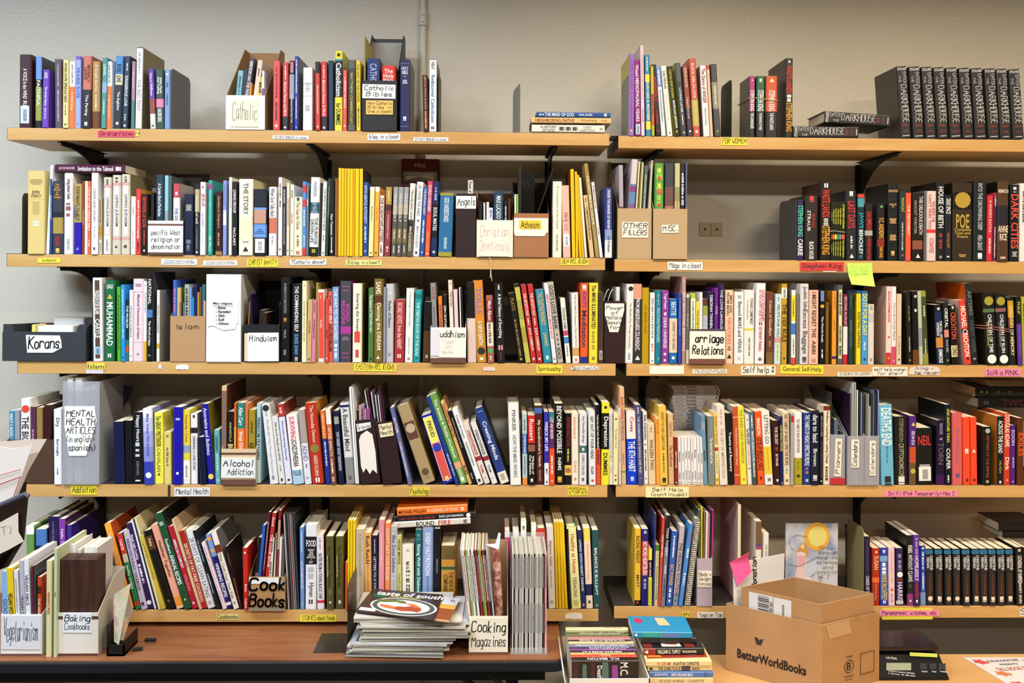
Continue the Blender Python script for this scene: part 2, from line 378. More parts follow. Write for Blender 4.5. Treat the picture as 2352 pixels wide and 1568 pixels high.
ROWS['2L']='''
62 40 392 0 d8c078 8a6a40 h|JEWISH LITERACY@.24,.32,.55,6a4a38,,h|-.1,.17,.8,9a8448|-.37,.53,.5,b89a60|-.6,.67,.5,f4ecd8|#.345,.348,9a8050
105.5 7 379.5 10 e8eaf0 a0a4b0
113 6 410.7 0 1f4a78 b8d0e8|AMERICAN MODERNITY@.07,.7,.5
119.5 25.5 415.7 -1 3a3a44 e0902c|The Last Secret of the Temple@.04,.24,.65,e8a040,,h|#.5,.72,a89048|#.42,.5,25252c|~THE SIGN@.76,.88,.4,c83040|o.95,e0c060
146 20.8 396.8 1 efebe7 6a4848|#.06,.35,e4d8d4|Living Judaism Guide@.08,.32,.45,5a3040|-.37,.55,.6,8a5a58|B.77,.97,ffffff
168.8 18.5 421.8 0 b09a58 5a4818|#.55,1,2a14a0|~EVERYMAN'S TALMUD@.05,.52,.45|~Cohen@.3,.5,.3,3020a8,-.3|o.92,8090d0
188 5.3 416 0 8a4020 e8c0a0|-.4,.6,.3
193.8 6.8 416 0 f2ede8 a08068|-.05,.9,.3,b8a090
200.9 7 416 0 d8683c f8e0d0|TOUR OF THE HEBREW BIBLE@.04,.72,.6|-.8,.9,.4
208.6 15.2 397 1 f2f2f0 7a7c80|CRISIS AND STORY@.2,.6,.32|-.66,.8,.15|o.93,444444
227 8 454 -1 b0a080 5a4c38|-.05,.45,.3|#.5,.68,b88a28|B.75,1,d8d0c0
236.6 18.2 406.8 0 cfc6b2 3a342c|=.14,.74,.5,e0ded8|#.1,.14,d4a098|LIVING JUDAISM@.2,.7,.35|-.03,.1,.3|B.76,.99,ffffff
257 19.8 401.8 0 cfc6b2 3a342c|=.14,.76,.5,e0ded8|#.1,.14,d4a098|#.78,.82,d4a098|LIVING JUDAISM@.2,.7,.35|-.03,.1,.3|o.9,444440,2
277.8 20 400 0 cfc6b2 3a342c s8a8058|=.14,.76,.5,e0ded8|#.1,.14,d4a098|#.78,.82,d4a098|LIVING JUDAISM@.2,.7,.35|-.03,.1,.3|o.9,444440,2
299.8 10.8 451 0 f2f0ee 8a8078|Judaism@.05,.45,.4|-.6,.9,.2
311.7 10.8 433.6 0 e04040 ffe4e0 sc89028|Jewish as a Second Language@.18,.75,.5|-.8,.95,.4,3a1010
323.5 15 445.5 0 1a1410 d84830 s3a2418|BEWARE of GOD@.06,.55,.5|-.6,.85,.25,b04030|o.93,e8e8e8,2
421.7 22.5 445.7 0 131a38 b8b8b0 h|-.17,.28,.6|The Book of Mormon@.2,.27,.6,a8a898,,h|-.75,.93,.5,6a7080
446.4 11 421.6 0 2c2a30 e0d8c0|#.08,.4,b8a878|#0,.08,181818|the birth of evil@.15,.58,.5|-.62,.92,.3,787880|o.96,ffffff
458.8 12 418 0 f0e9ea c02840|JESUS@.14,.35,.7|AN EVENT@.38,.66,.3,9090a0|-.72,.85,.2,b8b8c0|o.07,c82840
477.3 9.8 414 0 30a090 c8ece4|#.05,.12,a04088|-.14,.8,.35,80d0c0|~DE MELLO@.76,.95,.5
494 15.3 440 0 3a1418 c8a070|Sundays in Scripture@.05,.6,.4|-.65,.85,.25|#.94,1,a87840
511.2 8 414.5 0 8898d0 dfe6f4|#.4,.6,dfe3ec|-.05,.35,.3,5a68b0
524.8 7 407 0 efebd8 8a8468|-.15,.4,.35|-.5,.9,.2,c8b870
532.2 11.6 417 0 15181c f0f2f4|LIVING PROOF@.12,.42,.5|~McCLARY@.62,.88,.45
547.5 33 411 0 efe9d0 5a5a50 sc8c090 h|THE STORY@.06,.46,.3|#.5,.8,e4dcbc|-.81,.84,.5,8a8a80|o.92,222222,2
581.4 30.6 434 1 1a1c28 c8d4f0|#.28,.31,6a98e0|=.31,.52,.9,c09078|#.53,.73,6a98e0|The Oxford Dictionary@.6,.68,.7,2a3c70,,h|B.75,.96,ffffff
616.8 17.2 429 0 efece8 6a6a70|#.45,.68,d07058|When God Talks Back@.03,.43,.5|-.72,.85,.3,a0a0a8
638.4 8.7 407 0 efe6dc 6a5048|~HUSTON SMITH@.08,.26,.45|-.3,.38,.4,222222|o.92,1a1a1a
647.4 9.6 428 0 32324a c0c0d0|-.05,.25,.4|-.3,.85,.2
657.5 6.6 420 1 e6d8b0 8a6838|CHRIST ON THE JEWISH ROAD@.1,.7,.5,b86838|o.93,222222
666 8 424 3 f0ebdc 3a3a30|-.08,.2,.4|-.4,.55,.4,c83838|o.93,222222
674.2 19.5 452 2 efe5c6 7a6a40|The Case for Christ@.1,.55,.35|-.65,.85,.3|o.04,3a3a58|o.95,c03030
694 8.4 417 3 4a90d8 e8f2ff|#.05,.15,d83838|#.24,.34,d83838|#.9,1,d83838|-.38,.6,.4|~JEHOVAH@.72,.88,.5
703 5 424 3 70787c e0e4e4|-.2,.3,.6
709.3 21 407 5 edeeea 3a4248|#.32,.46,2c5568|~WARREN@.06,.24,.35,8a9098|THE PURPOSE DRIVEN LIFE@.52,.85,.75|What on earth am I here for@.33,.45,.7,d0dce0,,h|#.89,1,1a1a1a|o.94,c8c828,2
731 5.6 420 5 26242a 8888a0
737 9.4 417.7 5 efe7df 6a5a5a|THE DIFFICULT WORDS OF JESUS@.1,.65,.5|-.72,.8,.3|o.96
746.8 6 410 7 2a4034 90a898|-.1,.5,.3
755 12.8 415 2 101014 e8e8e8|New Testament@.45,.72,.35|-.75,.92,.2|o.94
769 3 410 0 b06a3c e0a878
772.3 3.5 410 0 9c5a32 e0a878
776.3 6.2 386 0 f0c81c c89a10
783 6 386.5 0 eec41a c89a10
789.6 6 387 0 f0c81c c89a10
796.2 6.4 387 0 edc31c c89a10
803 6 387.5 0 f0c81c c89a10
809.4 5 387.5 0 ecc11a c89a10
814.8 9.6 387.5 0 f2ca20 c89a10
824.8 7.6 387.5 0 f0c81c c89a10 s282a26
832.8 12 418.5 1 2a4a90 c8d4f0|WITH GENTLE AUTHORITY@.05,.55,.5|-.6,.82,.4|o.93,e8e8f0,2
845.8 11 429 4 e8dfa0 8a8450|#0,.05,ecece0|My Meditations@.28,.5,.35,a89a40|o.95,222222
857.8 10.6 429 4 f8ae40 e07828|#0,.07,ecece0|Healing Days@.28,.5,.35,e88820|o.95,222222
870 10 448.7 3 f0d8d0 5a4c50|THE SCREWTAPE LETTERS@.05,.75,.65|-.82,.95,.4,222222
881.8 14 429.4 5 8c3a40 e8c8b8|#0,.25,b08c34|#.26,.34,4a3038|SAINT@.05,.22,.35,f0dca8|THE RUNAWAY SAINT@.4,.75,.22|-.86,.95,.4
898 11.3 429.4 6 5a564c d8d4cc|#0,.25,9a9c9e|#.25,.4,b4a894|#.6,.8,7a6a4c|GRACE ONLY@.1,.5,.5|-.62,.75,.3|-.85,.95,.3
909.8 11.5 429.4 6 5a564c d8d4cc|#0,.25,9a9c9e|#.25,.4,b4a894|#.6,.8,7a6a4c|GRACE ONLY@.1,.5,.5|-.62,.75,.3|-.85,.95,.3
922 11.3 429.4 6 5a564c d8d4cc|#0,.25,9a9c9e|#.25,.4,b4a894|#.6,.8,7a6a4c|GRACE ONLY@.1,.5,.5|-.62,.75,.3|-.85,.95,.3
934 12 421 8 e6e4dc 6a6a60|#.5,.68,2e2c28|#.68,1,5c5440|TRAVELING LIGHT@.07,.55,.4|~MAX LUCADO@.6,.92,.45,e0d8b8
948 14.8 417.7 10 ebebe9 8a8c90|HE CHOSE THE NAILS@.05,.45,.45|o.52,777777|~MAX LUCADO@.6,.88,.35|o.95,333333
964 9.2 429.7 9 2858a0 d8e4f8|THE BURNING HEART@.03,.4,.5|-.48,.8,.45|o.94
974.5 12.6 415.4 8 c04060 f8e0e4|#.45,1,d84c38|WORLD CHANGERS@.06,.4,.5|~GREG LAURIE@.68,.92,.4,f0a860|o.96
989 14 416.8 6 1c2c58 e8ecf4|#.3,.75,14161c|-.08,.25,.4,90b0e0|SOUL MATES@.35,.65,.55|o.94,e8e8e8,2
1005.8 32 443 5 2a6a98 eef4fa h|#0,.04,a09838|#.93,1,a09838|GOD UNDERSTANDS@.08,.45,.5|-.7,.88,.25,c0d8e8
1268.5 21.5 416.5 2 ece6d6 8a8a78 h|A Commentary on the Gospel@.03,.65,.25,a8a490|-.7,.92,.2
1293.5 17.6 426 -4 eeb8aa 9a4a40|THE END OF FAITH@.38,.5,.55,a04838,,h|-.53,.63,.6,d08878|B.68,.85,ffffff
1313.8 8.4 388.4 -4 f0c010 c89a08 s8a3a10
1323 5.4 394 -3 e8bc14 c89a08
1330.5 6 400 -10 dcb214 a88a10
1337 5.4 402 -12 e0b418 a88a10
1343.5 5.6 408 -14 e8e0c8 a8a080
1355.5 10 448.7 -16 d8b888 4a3830|-.05,.12,.3|COMPARATIVE RELIGION@.2,.7,.4
1368 9.4 376 -27 a08850 f0e8c8|THE HOLY BIBLE IN COLOUR@.08,.7,.5|-.8,.95,.3,c0a870
1378 7 418.5 -20 e8e4ea a04858|-.05,.35,.4|-.6,.7,.4
1389 17 430.6 0 2f3a80 e8ecf8|#.6,.75,8a9ccc|#.75,1,dfe2e8|UNDER THE BANNER OF HEAVEN@.04,.58,.35|~Jon Krakauer@.7,.92,.42,50586a
'''
ROWS['2R']='''
1830.5 15 459 1 2a2050 58c8a8|~STEPHEN KING@.1,.6,.8|CARRIE@.66,.92,.7,ffffff
1848 31 449 0 2a2220 a8a0a0 s1a1616|BLACK HOUSE@.72,.98,.3,f0f0f0|~STRAUB@.18,.6,.22,d8d8d0,-.2|~KING@.18,.6,.22,a83830,.15|o.05,c84038
1884.5 24 418.8 1 1a1615 d83c2c s3a1c18|WASTE LANDS@.1,.44,.75|-.46,.56,.6,d8d8d0|~STEPHEN KING@.57,.92,.75,e0a030|o.04,eeeeee
1943.8 24.8 438 -1 26262a d03840|LAST DAYS@.16,.53,.6|-.65,.83,.25,c8c8c8|o.04,ffffff|o.94,ffffff
1969.5 15.5 444.5 1 152a38 e8f4f4|#.01,.06,d84030|#.07,.2,4a98a8|JAWS@.28,.52,.65,2aa0b0|~BENCHLEY@.55,.9,.5|o.94,2a9090
1986.2 18.8 468 0 241c1c d03840|~DAN SIMMONS@.15,.45,.6|#.47,.56,a8a8a8|A WINTER HAUNTING@.58,.98,.35
2015 17.5 468.6 0 201814 e8a840 s28262c|#.62,.75,8a3020|~V.C. ANDREWS@.25,.6,.6|DARK ANGEL@.76,.95,.5|o.04,60c860
2038.5 24 421.7 0 141a1c d8a870 s101414 h|#.1,.105,0a0c0c|#.2,.205,2c3438|#.4,.405,2c3438|#.62,.625,2c3438|#.84,.845,2c3438|MONSTERS@.08,.11,.8,,,h|ISSUE 31@.26,.31,.6,,,h|-.45,.52,.7|-.66,.74,.7|o.9,d8a870,2
2065.6 14 439 0 283038 c8c8c0|MANHUNT@.1,.3,.45,a8b040|-.45,.85,.25|o.92,c05040
2080.3 12.2 443 0 f05a38 ffe0d0|THE TESTAMENT@.1,.7,.4
2095.8 25 443 0 1c1410 e0dcd8|THIS DELICIOUS DEATH@.06,.6,.3,,.25|~GHOST WRITER@.06,.65,.22,a09890,-.25|#.7,.83,8a5040|o.93,f0f0f0,2
2121.6 6.3 438 0 5a6062 90989a
2128 22.5 438.6 0 e0c8c8 b05060|#.55,.6,d83838|WHERE HE CAN'T FIND YOU@.06,.53,.6|~COATES@.68,.88,.4
2151.2 18 418 0 181a1c e8ecee s1a1614|HOUSE OF BETH@.07,.57,.6|-.65,.85,.5,8a2c2c|o.95,888888
2169.8 15.6 448 0 1e2226 e8ecee s141214|DEAD SPACE@.06,.28,.6|CATALYST@.58,.8,.3,d88040|-.92,.95,.6
2187.3 46 420 0 33281c b8a048 s1a1610 h|#.12,.34,14100c|o.22,b09030,4|~POE@.4,.58,.6,,,h|Complete Tales and Poems@.58,.7,.75,,,h|-.91,.95,.4
2235.4 30 415.7 0 1a2226 b8c4c8 s101416 h|INTO THE DROWNING DEEP@.04,.6,.3|~MIRA GRANT@.68,.86,.4|o.93,ffffff,2
2266 12.8 449 3 d03038 381014|A NURSE'S BATTLE@.08,.55,.4,f0c0c0|-.65,.88,.4,f8d0d0
2279.3 9.2 443 3 a82c38 e8c8d0|#.04,.98,3c2440|-.05,.2,.4|-.5,.95,.3
2290.5 26 417 2 503828 e8dcc8 s141010 h|#.3,.55,26242c|MEMNOCH@.08,.16,.8,,,h|~ANNE RICE@.55,.74,.8,,,h|-.94,.97,.5
2319.6 21 424 1 14181c e85038|DARK CITIES@.14,.82,.75|-.03,.1,.4,e0e0e0|-.87,.94,.6,c8c8c8
2341.5 16 421 1 e6e4e0 5a5a60|-.1,.5,.3
'''
ROWS['3L']='''
213.5 22.5 637.7 -2 eceae8 f4f4f2 h|=.03,.97,.5,54402c|PASSION FOR ISLAM@.16,.43,.4|~CARYLE@.5,.72,.4|B.83,.92,a8c8e8
240.5 22 644 -1 1e6a40 eaf4ec s1a5a38|~MUHAMMAD@.28,.8,.6|o.2,c0b050,3|o.93,f4f4f4,2|~LINGS@.05,.1,.6,,,h
268.8 8.6 658.6 -1 4cb02c 2a5a18|-.1,.85,.35
278 9.2 653.8 -1 2a90e0 a8d8f8|-.06,.7,.4|o.95,103050
287.8 7.5 688.6 0 1c3038 e8e8e8|#.65,1,3a7878|THE PROBLEM@.1,.45,.6|#.75,.85,d05030
296 8 666 0 ecebe8 4a5a60|THE PLACE OF TOLERANCE@.08,.8,.4|o.92,3a8878
304.2 24.5 640 0 e8d0d8 8a6070|Mystical Dimensions of Islam@.2,.72,.3,6a5a68|#.16,.165,9a8090|#.77,.775,9a8090|-.06,.1,.6|-.9,.93,.3
329.2 7.4 645.7 0 efece4 88a0b8|#.75,1,e0b040|-.14,.4,.4|o.05,a89030
336.8 12.4 625 0 121214 f2f2f2 s4c5058|#.42,.51,4878c0|~NATIONAL@.06,.38,.5|The World of Islam@.55,.82,.4|o.93,e8c020,2
359 7.2 666 0 dfdfd6 5a5a50 s9a988a|THE PLACE OF TOLERANCE@.08,.72,.4|#.75,.82,c8a830
643.5 21.5 637 -1 0e0e0f 8a8a88|IN SEARCH OF ZARATHUSTRA@.08,.42,.25,9a9a98|o.5,a87838|~PAUL@.55,.8,.2,a8a8a0|-.86,.92,.3
669.2 22.5 652 1 101011 f0f0f0|THE COMMANDING SELF@.04,.6,.35|~IDRIES SHAH@.65,.9,.35,6aa8d8|o.96,a8a8a8,2
692.8 10.6 645 3 f0e8c0 b0a058|BUDDHISM WITHOUT BELIEFS@.1,.9,.35|o.05,c86838
703.7 11.2 688 3 c8a870 8a6a38|~GANDHI@.12,.75,.35|o.95,6a4a20
715.5 8.4 689.6 3 d880a0 8a2858|The Bhagavad Gita@.28,.65,.5|-.05,.2,.4
724.5 5.8 649 1 9a8238 6a5818
730.8 14.7 664.7 -1 f0e4dc d8402c|=.04,.95,.8,e24830|~Faith@.42,.53,.35,f0c0b0|-.08,.14,.2,f0c0b0
746.2 8.4 685.5 0 d04840 7a1814|~DALAI@.38,.72,.4|o.94,f0d0c0
754.9 9.2 669.7 -1 e06048 fdf0e8|NO SELF@.22,.45,.7|NO PROBLEM@.47,.84,.7,5a1c10|-.05,.18,.4,8a3020
764.3 14.6 659 -1 7a9ac8 eaf2fc|THE WAY TO THE SACRED@.04,.7,.5|-.76,.95,.5|#.97,1,6a88b8
780.2 25.8 645 0 44444c d048a8 s8a2478 h|#.56,.65,a83a90|WORLD RELIGIONS@.25,.53,.65|=.065,.072,.6,d048a8|=.115,.122,.6,d048a8|EASTERN TRADITIONS@.69,.73,.65,a0a0a4,,h|=.885,.892,.6,d048a8|=.94,.947,.6,d048a8
809 22 650.6 -1 ece8d0 5a5a60 s8a7a20|Entering the Stream@.14,.6,.35|=.61,.75,.6,d84838|=.84,.94,.35,c8484c
845.3 12.3 660.6 0 4a7840 e4ecd8 s3a6030|The Essence of TAO@.1,.4,.55|~PAMELA BALL@.42,.6,.35|o.95,1a2418
858.2 20.2 640 -1 7a6428 f0e8c8 h|#.2,.3,5a3418|~SAMS@.04,.18,.5|Dancing the DREAM@.3,.84,.5|o.94,f8f4e8,2
879.4 5.8 659 0 8a90a0 70748a
885.5 18 651.5 3 c0c0c4 50505c|Shades of Silence@.22,.55,.35|-.1,.14,.5,e0e0e4|o.9,8a8a94
905.3 22.2 688 3 a83038 f0d0c0|365 DAILY ADVICE@.05,.38,.45|from the HEART@.42,.78,.4|o.9,f0e0c0,2
929.5 17.8 662 4 e5e9e5 a8b0ac|A New Design of Lotus Petals@.05,.5,.3|-.66,.88,.2|o.95,c08888
948.7 15.5 666.4 5 2a9aa0 c8f0ec|THE TIBETAN BOOK OF THE DEAD@.18,.9,.4|#.05,.12,1f7478|o.94,1a6064
970.5 17.8 693 4 121010 4a4440|#.48,1,4c3416|o.9,a8a090,2
1073.5 21 648 -2 141214 2a2a2a|#.45,1,dcc4bc
1095.8 22.5 644 -10 d88830 7c78c0 h|#.5,1,c08828|A NEW EARTH@.5,.78,.4,f0e8d8|~TOLLE@.04,.46,.5|o.86,2a2420,4|-.94,.97,.4,f0e8d8
1120 15.2 679.6 -4 a86050 f0e8e0|#.06,.38,8a2c30|~Mitch Albom@.08,.36,.5|#.4,.75,e8d8c8|have a little faith@.42,.7,.45,5a4840|o.82,48a858,5|-.9,.96,.3
1141.5 19 649.5 -6 1a1a1c e6e8e8 h|A Brief History of Everything@.15,.68,.45|-.03,.1,.2|#.78,.84,1a1a1c|o.81,d89098,3|-.86,.96,.15,8a4040
1190.5 15.2 674 -24 14120e 9a7c34|~PLATO@.08,.25,.5|-.38,.92,.35,8a7030|o.95,b89030
1207.5 12 653 -27 c0b850 6a6428|#0,.04,1c1c18|#.2,.45,a8a048|#.55,.75,b09848
1221 12 654 -25 b83030 f8e0d0|THE ARTIST'S WAY@.12,.4,.5|-.43,.52,.3|~JULIA CAMERON@.56,.84,.55|o.95,ffffff,2
1234.3 12.6 653.4 -23 b83030 f8e0d0|THE ARTIST'S WAY@.12,.4,.5|-.43,.52,.3|~JULIA CAMERON@.56,.84,.55|o.95,ffffff,2
1249 19.6 666 -20 2a88a0 d8b870|THE CELESTINE PROPHECY@.05,.48,.5|~JAMES@.55,.82,.4|o.93,e8f4f4,2
1269.8 9.8 650 -21 e4e0e6 c86060|MEDITATION MADE EASY@.05,.8,.5|o.95,222222
1281 13.2 648 -23 b8b4ac 2a2a2c|GOD'S LOVE BANK@.05,.58,.6|o.65,222222|o.71,222222|o.77,222222|~ROACH@.82,.95,.6
1300.2 11.4 685 -14 ece8d8 5a6a78 s30383c|#.5,.58,c04868|#.6,.7,4880c0|THOUSAND NAMES@.15,.48,.5|-.73,.9,.3
1315.2 16 672 -3 ece6e0 9a9aa0 h|THE ULTIMATE Happiness PRESCRIPTION@.04,.75,.3|#.78,.9,d0a060|o.95,d87878
1332.8 17 650 -1 e85c28 2c2858|~IDIOT'S@.12,.3,.5,3a3cb8|Meditation@.34,.8,.6|o.05,f4f4f0,3|#.92,1,203088
1352.2 21 649.5 2 e8d840 2a2820|The MIND ILLUMINATED@.04,.56,.4|-.6,.83,.4,a09830|o.94,8a8230
1374.5 11 670.5 2 4a3828 3a2c20|=.03,.55,.45,24282c|B.82,.95,a8a098
'''
ROWS['3R']='''
1434.8 19 652 5 e6e3df b0a090 h|The Mindful Way Through Depression@.25,.8,.3,a89c90|o.06,222222,3|B.84,.98,ffffff
1454.8 19 652 3 303034 e4dce0|#0,.19,e09880|FROM MINDFULNESS TO INSIGHT@.2,.82,.4,f0e8f0|-.3,.85,.15,b8b0b8,-.25|o.93,f4f4f4,3
1474 16.4 660.6 2 b8960c 8a6c00 h|The Mindful Geek@.08,.75,.3,94780a
1492.2 11.6 672 0 ececea 7a8890|-.08,.65,.45,8a98a0|-.72,.84,.4,d87848|o.96,2a4a70
1505.2 12.4 667 0 1f7a94 a8d8e4|PRACTICING MINDFULNESS@.25,.7,.5|-.05,.2,.4,80a8a0|o.93,70a890
1518.6 17 667 0 8a3c98 f4e4f8|DEAR UNIVERSE@.38,.78,.4|~Yoga Poppy@.04,.25,.4|o.32,f0d8f4|o.87,f0d8f4|-.94,.97,.4
1536.8 18.8 686.6 0 1f6ab0 d8ecfa|#.3,.83,ecd0b0|~BEATTIE@.05,.25,.5|JOURNEY TO THE HEART@.36,.78,.4,6a7888|o.91,ffffff,2
1557.2 7.8 674.7 0 30409c 7088d0|-.06,.6,.4
1565.8 8.8 636 0 b89090 f4e0e0|~PHILIP SMITH@.18,.4,.7|TOTAL BREATHING@.42,.85,.7|o.05,e0c0c8
1575.4 7.4 675.5 0 686858 c8c8b8|#0,.05,d8d0c0|#.8,1,c8c0a8|This Slow Art@.14,.6,.4
1665.4 18.4 666 0 f0c8a8 5a4838|MEN ARE FROM MARS@.04,.34,.6|WOMEN ARE FROM VENUS@.37,.73,.45,e09080|-.76,.82,.5|o.9,222222,3
1686.3 22 670 1 ebeaec 4a4e58|Beyond MARS and VENUS@.15,.83,.45|-.05,.1,.5,8a8e98|-.9,.95,.4,c0c0c8
1709.3 23 665.6 3 e7e5df 6a685c|TOWARD COMMITMENT@.12,.46,.25,,.2|#.52,.55,d8c840|-.65,.9,.2|-.14,.4,.15,98968c,-.2
1734.2 21.5 650 4 eae9ed c83858|I SUCK AT RELATIONSHIPS@.09,.46,.25,,.25|SO YOU DON'T HAVE TO@.09,.46,.3,,-.05|~BETHENNY FRANKEL@.55,.84,.3|o.5,c02838|o.94,6a6a78
1760 16 670 3 6a3c2c e8c8a8|Colors of Goodbye@.13,.6,.45|-.68,.78,.3,b08870|#.84,1,7a5c34
1778.2 15 675 3 c8dcdc 4a5a60|-.05,.1,.3|#.62,.7,d09898|YES IT'S FOR YOU@.15,.6,.35|-.72,.95,.35,c8b838
1794.4 13 651.5 2 c09828 2a2418 s8a7020|#.05,.18,f0f0ec|~CARDONE@.06,.17,.35,3a3a3a|THE 10X RULE@.26,.72,.7|o.93,4a3810
1817.2 9.8 666 0 efefee 50545c s8a8880|#.07,.42,e8d840|#.45,.6,3a78c8|Conversation@.08,.4,.4,5a5420|-.65,.88,.3|#.91,1,d84838
1827.5 7.8 676 0 74706a a0a098
1837.2 20 651.5 2 d7d5d7 4a4a50 h|Excess Baggage@.33,.86,.6|~Judith Sills@.04,.31,.45|o.94,4a4a50,3
1857.7 22.4 666 2 f0b8a4 3a3020 sa87868 h|I MIGHT REGRET THIS@.04,.63,.4|~ABBI@.66,.88,.35|o.95,b07868
1884 8.8 668 0 121418 e8ecf4|#0,.14,6a88c8|#.19,.23,d8b020|The World Avails@.35,.7,.5|-.8,.92,.4
1896 7.8 693.7 0 6a4c18 3a2808|-.1,.8,.4,8a6820
1910.8 10.2 668 0 f0982c 8a4a10 sa87018|A Way That Ends@.03,.25,.3|-.4,.55,.3|#.89,.93,4a2c68
1923.4 12 654 0 50545c 3a3c40|=.06,.93,.62,e0d890|-.1,.38,.5,5a5840|-.52,.73,.4,3a3a34|-.77,.9,.5
1936 11 676 0 7a1c3c d8c0c8|#.46,.86,e8e0e0|SECOND AUGUST@.04,.44,.45|#.86,1,c02840
1949 9.8 670 0 28383c 8aa0a4|MANSION THEORY@.28,.88,.4,6a8084|-.04,.2,.3,485c60
1966.5 10.6 674 2 f0d828 4a4418 sc8b420|RESISTING HAPPINESS@.27,.76,.5|-.04,.2,.3,c0a820
1978.8 13.8 668 3 4a98d8 e8f4fc|DO IT FOR A DAY@.05,.6,.75,f0e840|~Mark@.65,.86,.35|o.93,103050,2
1993.8 13.8 698.7 1 d8d0c8 88807a|-.02,.1,.5|#.15,.3,c0bcc0|-.9,.95,.4
2035.2 12 657.8 2 f0d0c8 c83848 sc0a090 h|BADASS AFFIRMATIONS@.07,.45,.4|o.65,c82838|#.85,1,c83830|o.92,f0a040
2047.6 10.4 658 2 e8e4e8 a86078|How to Be a People Magnet@.18,.72,.5,9a98a8|#.77,1,c85070|o.95,f0d0d8
2059.2 11.6 674.7 2 d8c4a8 8a7a60|-.6,.86,.4,a89878|o.93,3a3020
2085.2 10 671 -4 1c1c1c b8b8a0 s141414|Cry Like a Man@.12,.47,.4,a0a040|-.62,.82,.3|o.94,c8a030
2096.8 14.8 669 -2 121212 d8d8d8|#.8,1,6a4018|o.07,f0f0f0,2|o.26,f0f0f0,2
2112.3 8.8 669 -5 b8bca8 6a7460|#.5,.75,8a90a0
2121.6 12.2 668 -7 404c28 d8dcb8|#0,.08,8a9838|-.2,.35,.3|-.65,.85,.25|#.85,1,8a9440
2153.2 17 700 -7 1c2a50 f0f0f0 s101014|#0,.12,14161c|THE FALL OF HYPERION@.28,.54,.7|#.55,.72,c88840|~SIMMONS@.75,.97,.5|o.07,c8d0d8,2
2171.6 11.2 694.6 -5 1c2224 e8ecec|ORBITAL@.1,.4,.6|#.44,.56,d88878|-.6,.8,.5,8a9898|o.93,a8a030
2187.2 15 701 -7 16120e d84830|~CRICHTON@.13,.56,.7,e05038|#.68,.87,e8d8a0|CONGO@.7,.85,.7,2a2420|o.04,d8d0c0
2216.8 15 689.6 -15 e04030 fdf0ec sd8b0a8|~MICHAEL CRICHTON@.11,.86,.7|#.45,.51,28282c|o.91,2a1010
2232 15.6 650.6 -16 20272a 5a6468 sc85a18|ARTEMIS@.07,.42,.5,6a7478|~ANDY WEIR@.46,.85,.5,4a5458|-.92,.94,.4,a0a0a0
2265.8 26.5 675.5 -9 181a1c e8ecea s14180e h|CHILDREN OF TIME@.3,.82,.3|o.1,a09830,5|#.21,.26,5a7048|-.4,.74,.15,8a9a38,-.25|o.92,f4f4f4,4
2294.2 25 676 -9 181a1c e8ecea h|CHILDREN OF RUIN@.3,.82,.3|o.1,a09830,5|#.2,.25,8a6060|-.4,.74,.15,70787a,-.25|o.92,f4f4f4,4
2320 14 683 -6 20201e e8d8a0|#.05,.3,c89420|CHILDREN OF MEMORY@.14,.85,.5|#.3,.45,7a4818
2338.2 11 681 -5 141812 b8b868|~PHILIP@.04,.3,.5|#.4,1,5a3098|-.42,.85,.3,8a60c8
2350 12 682 -4 b0b030 2a2a18|-.1,.9,.5
'''
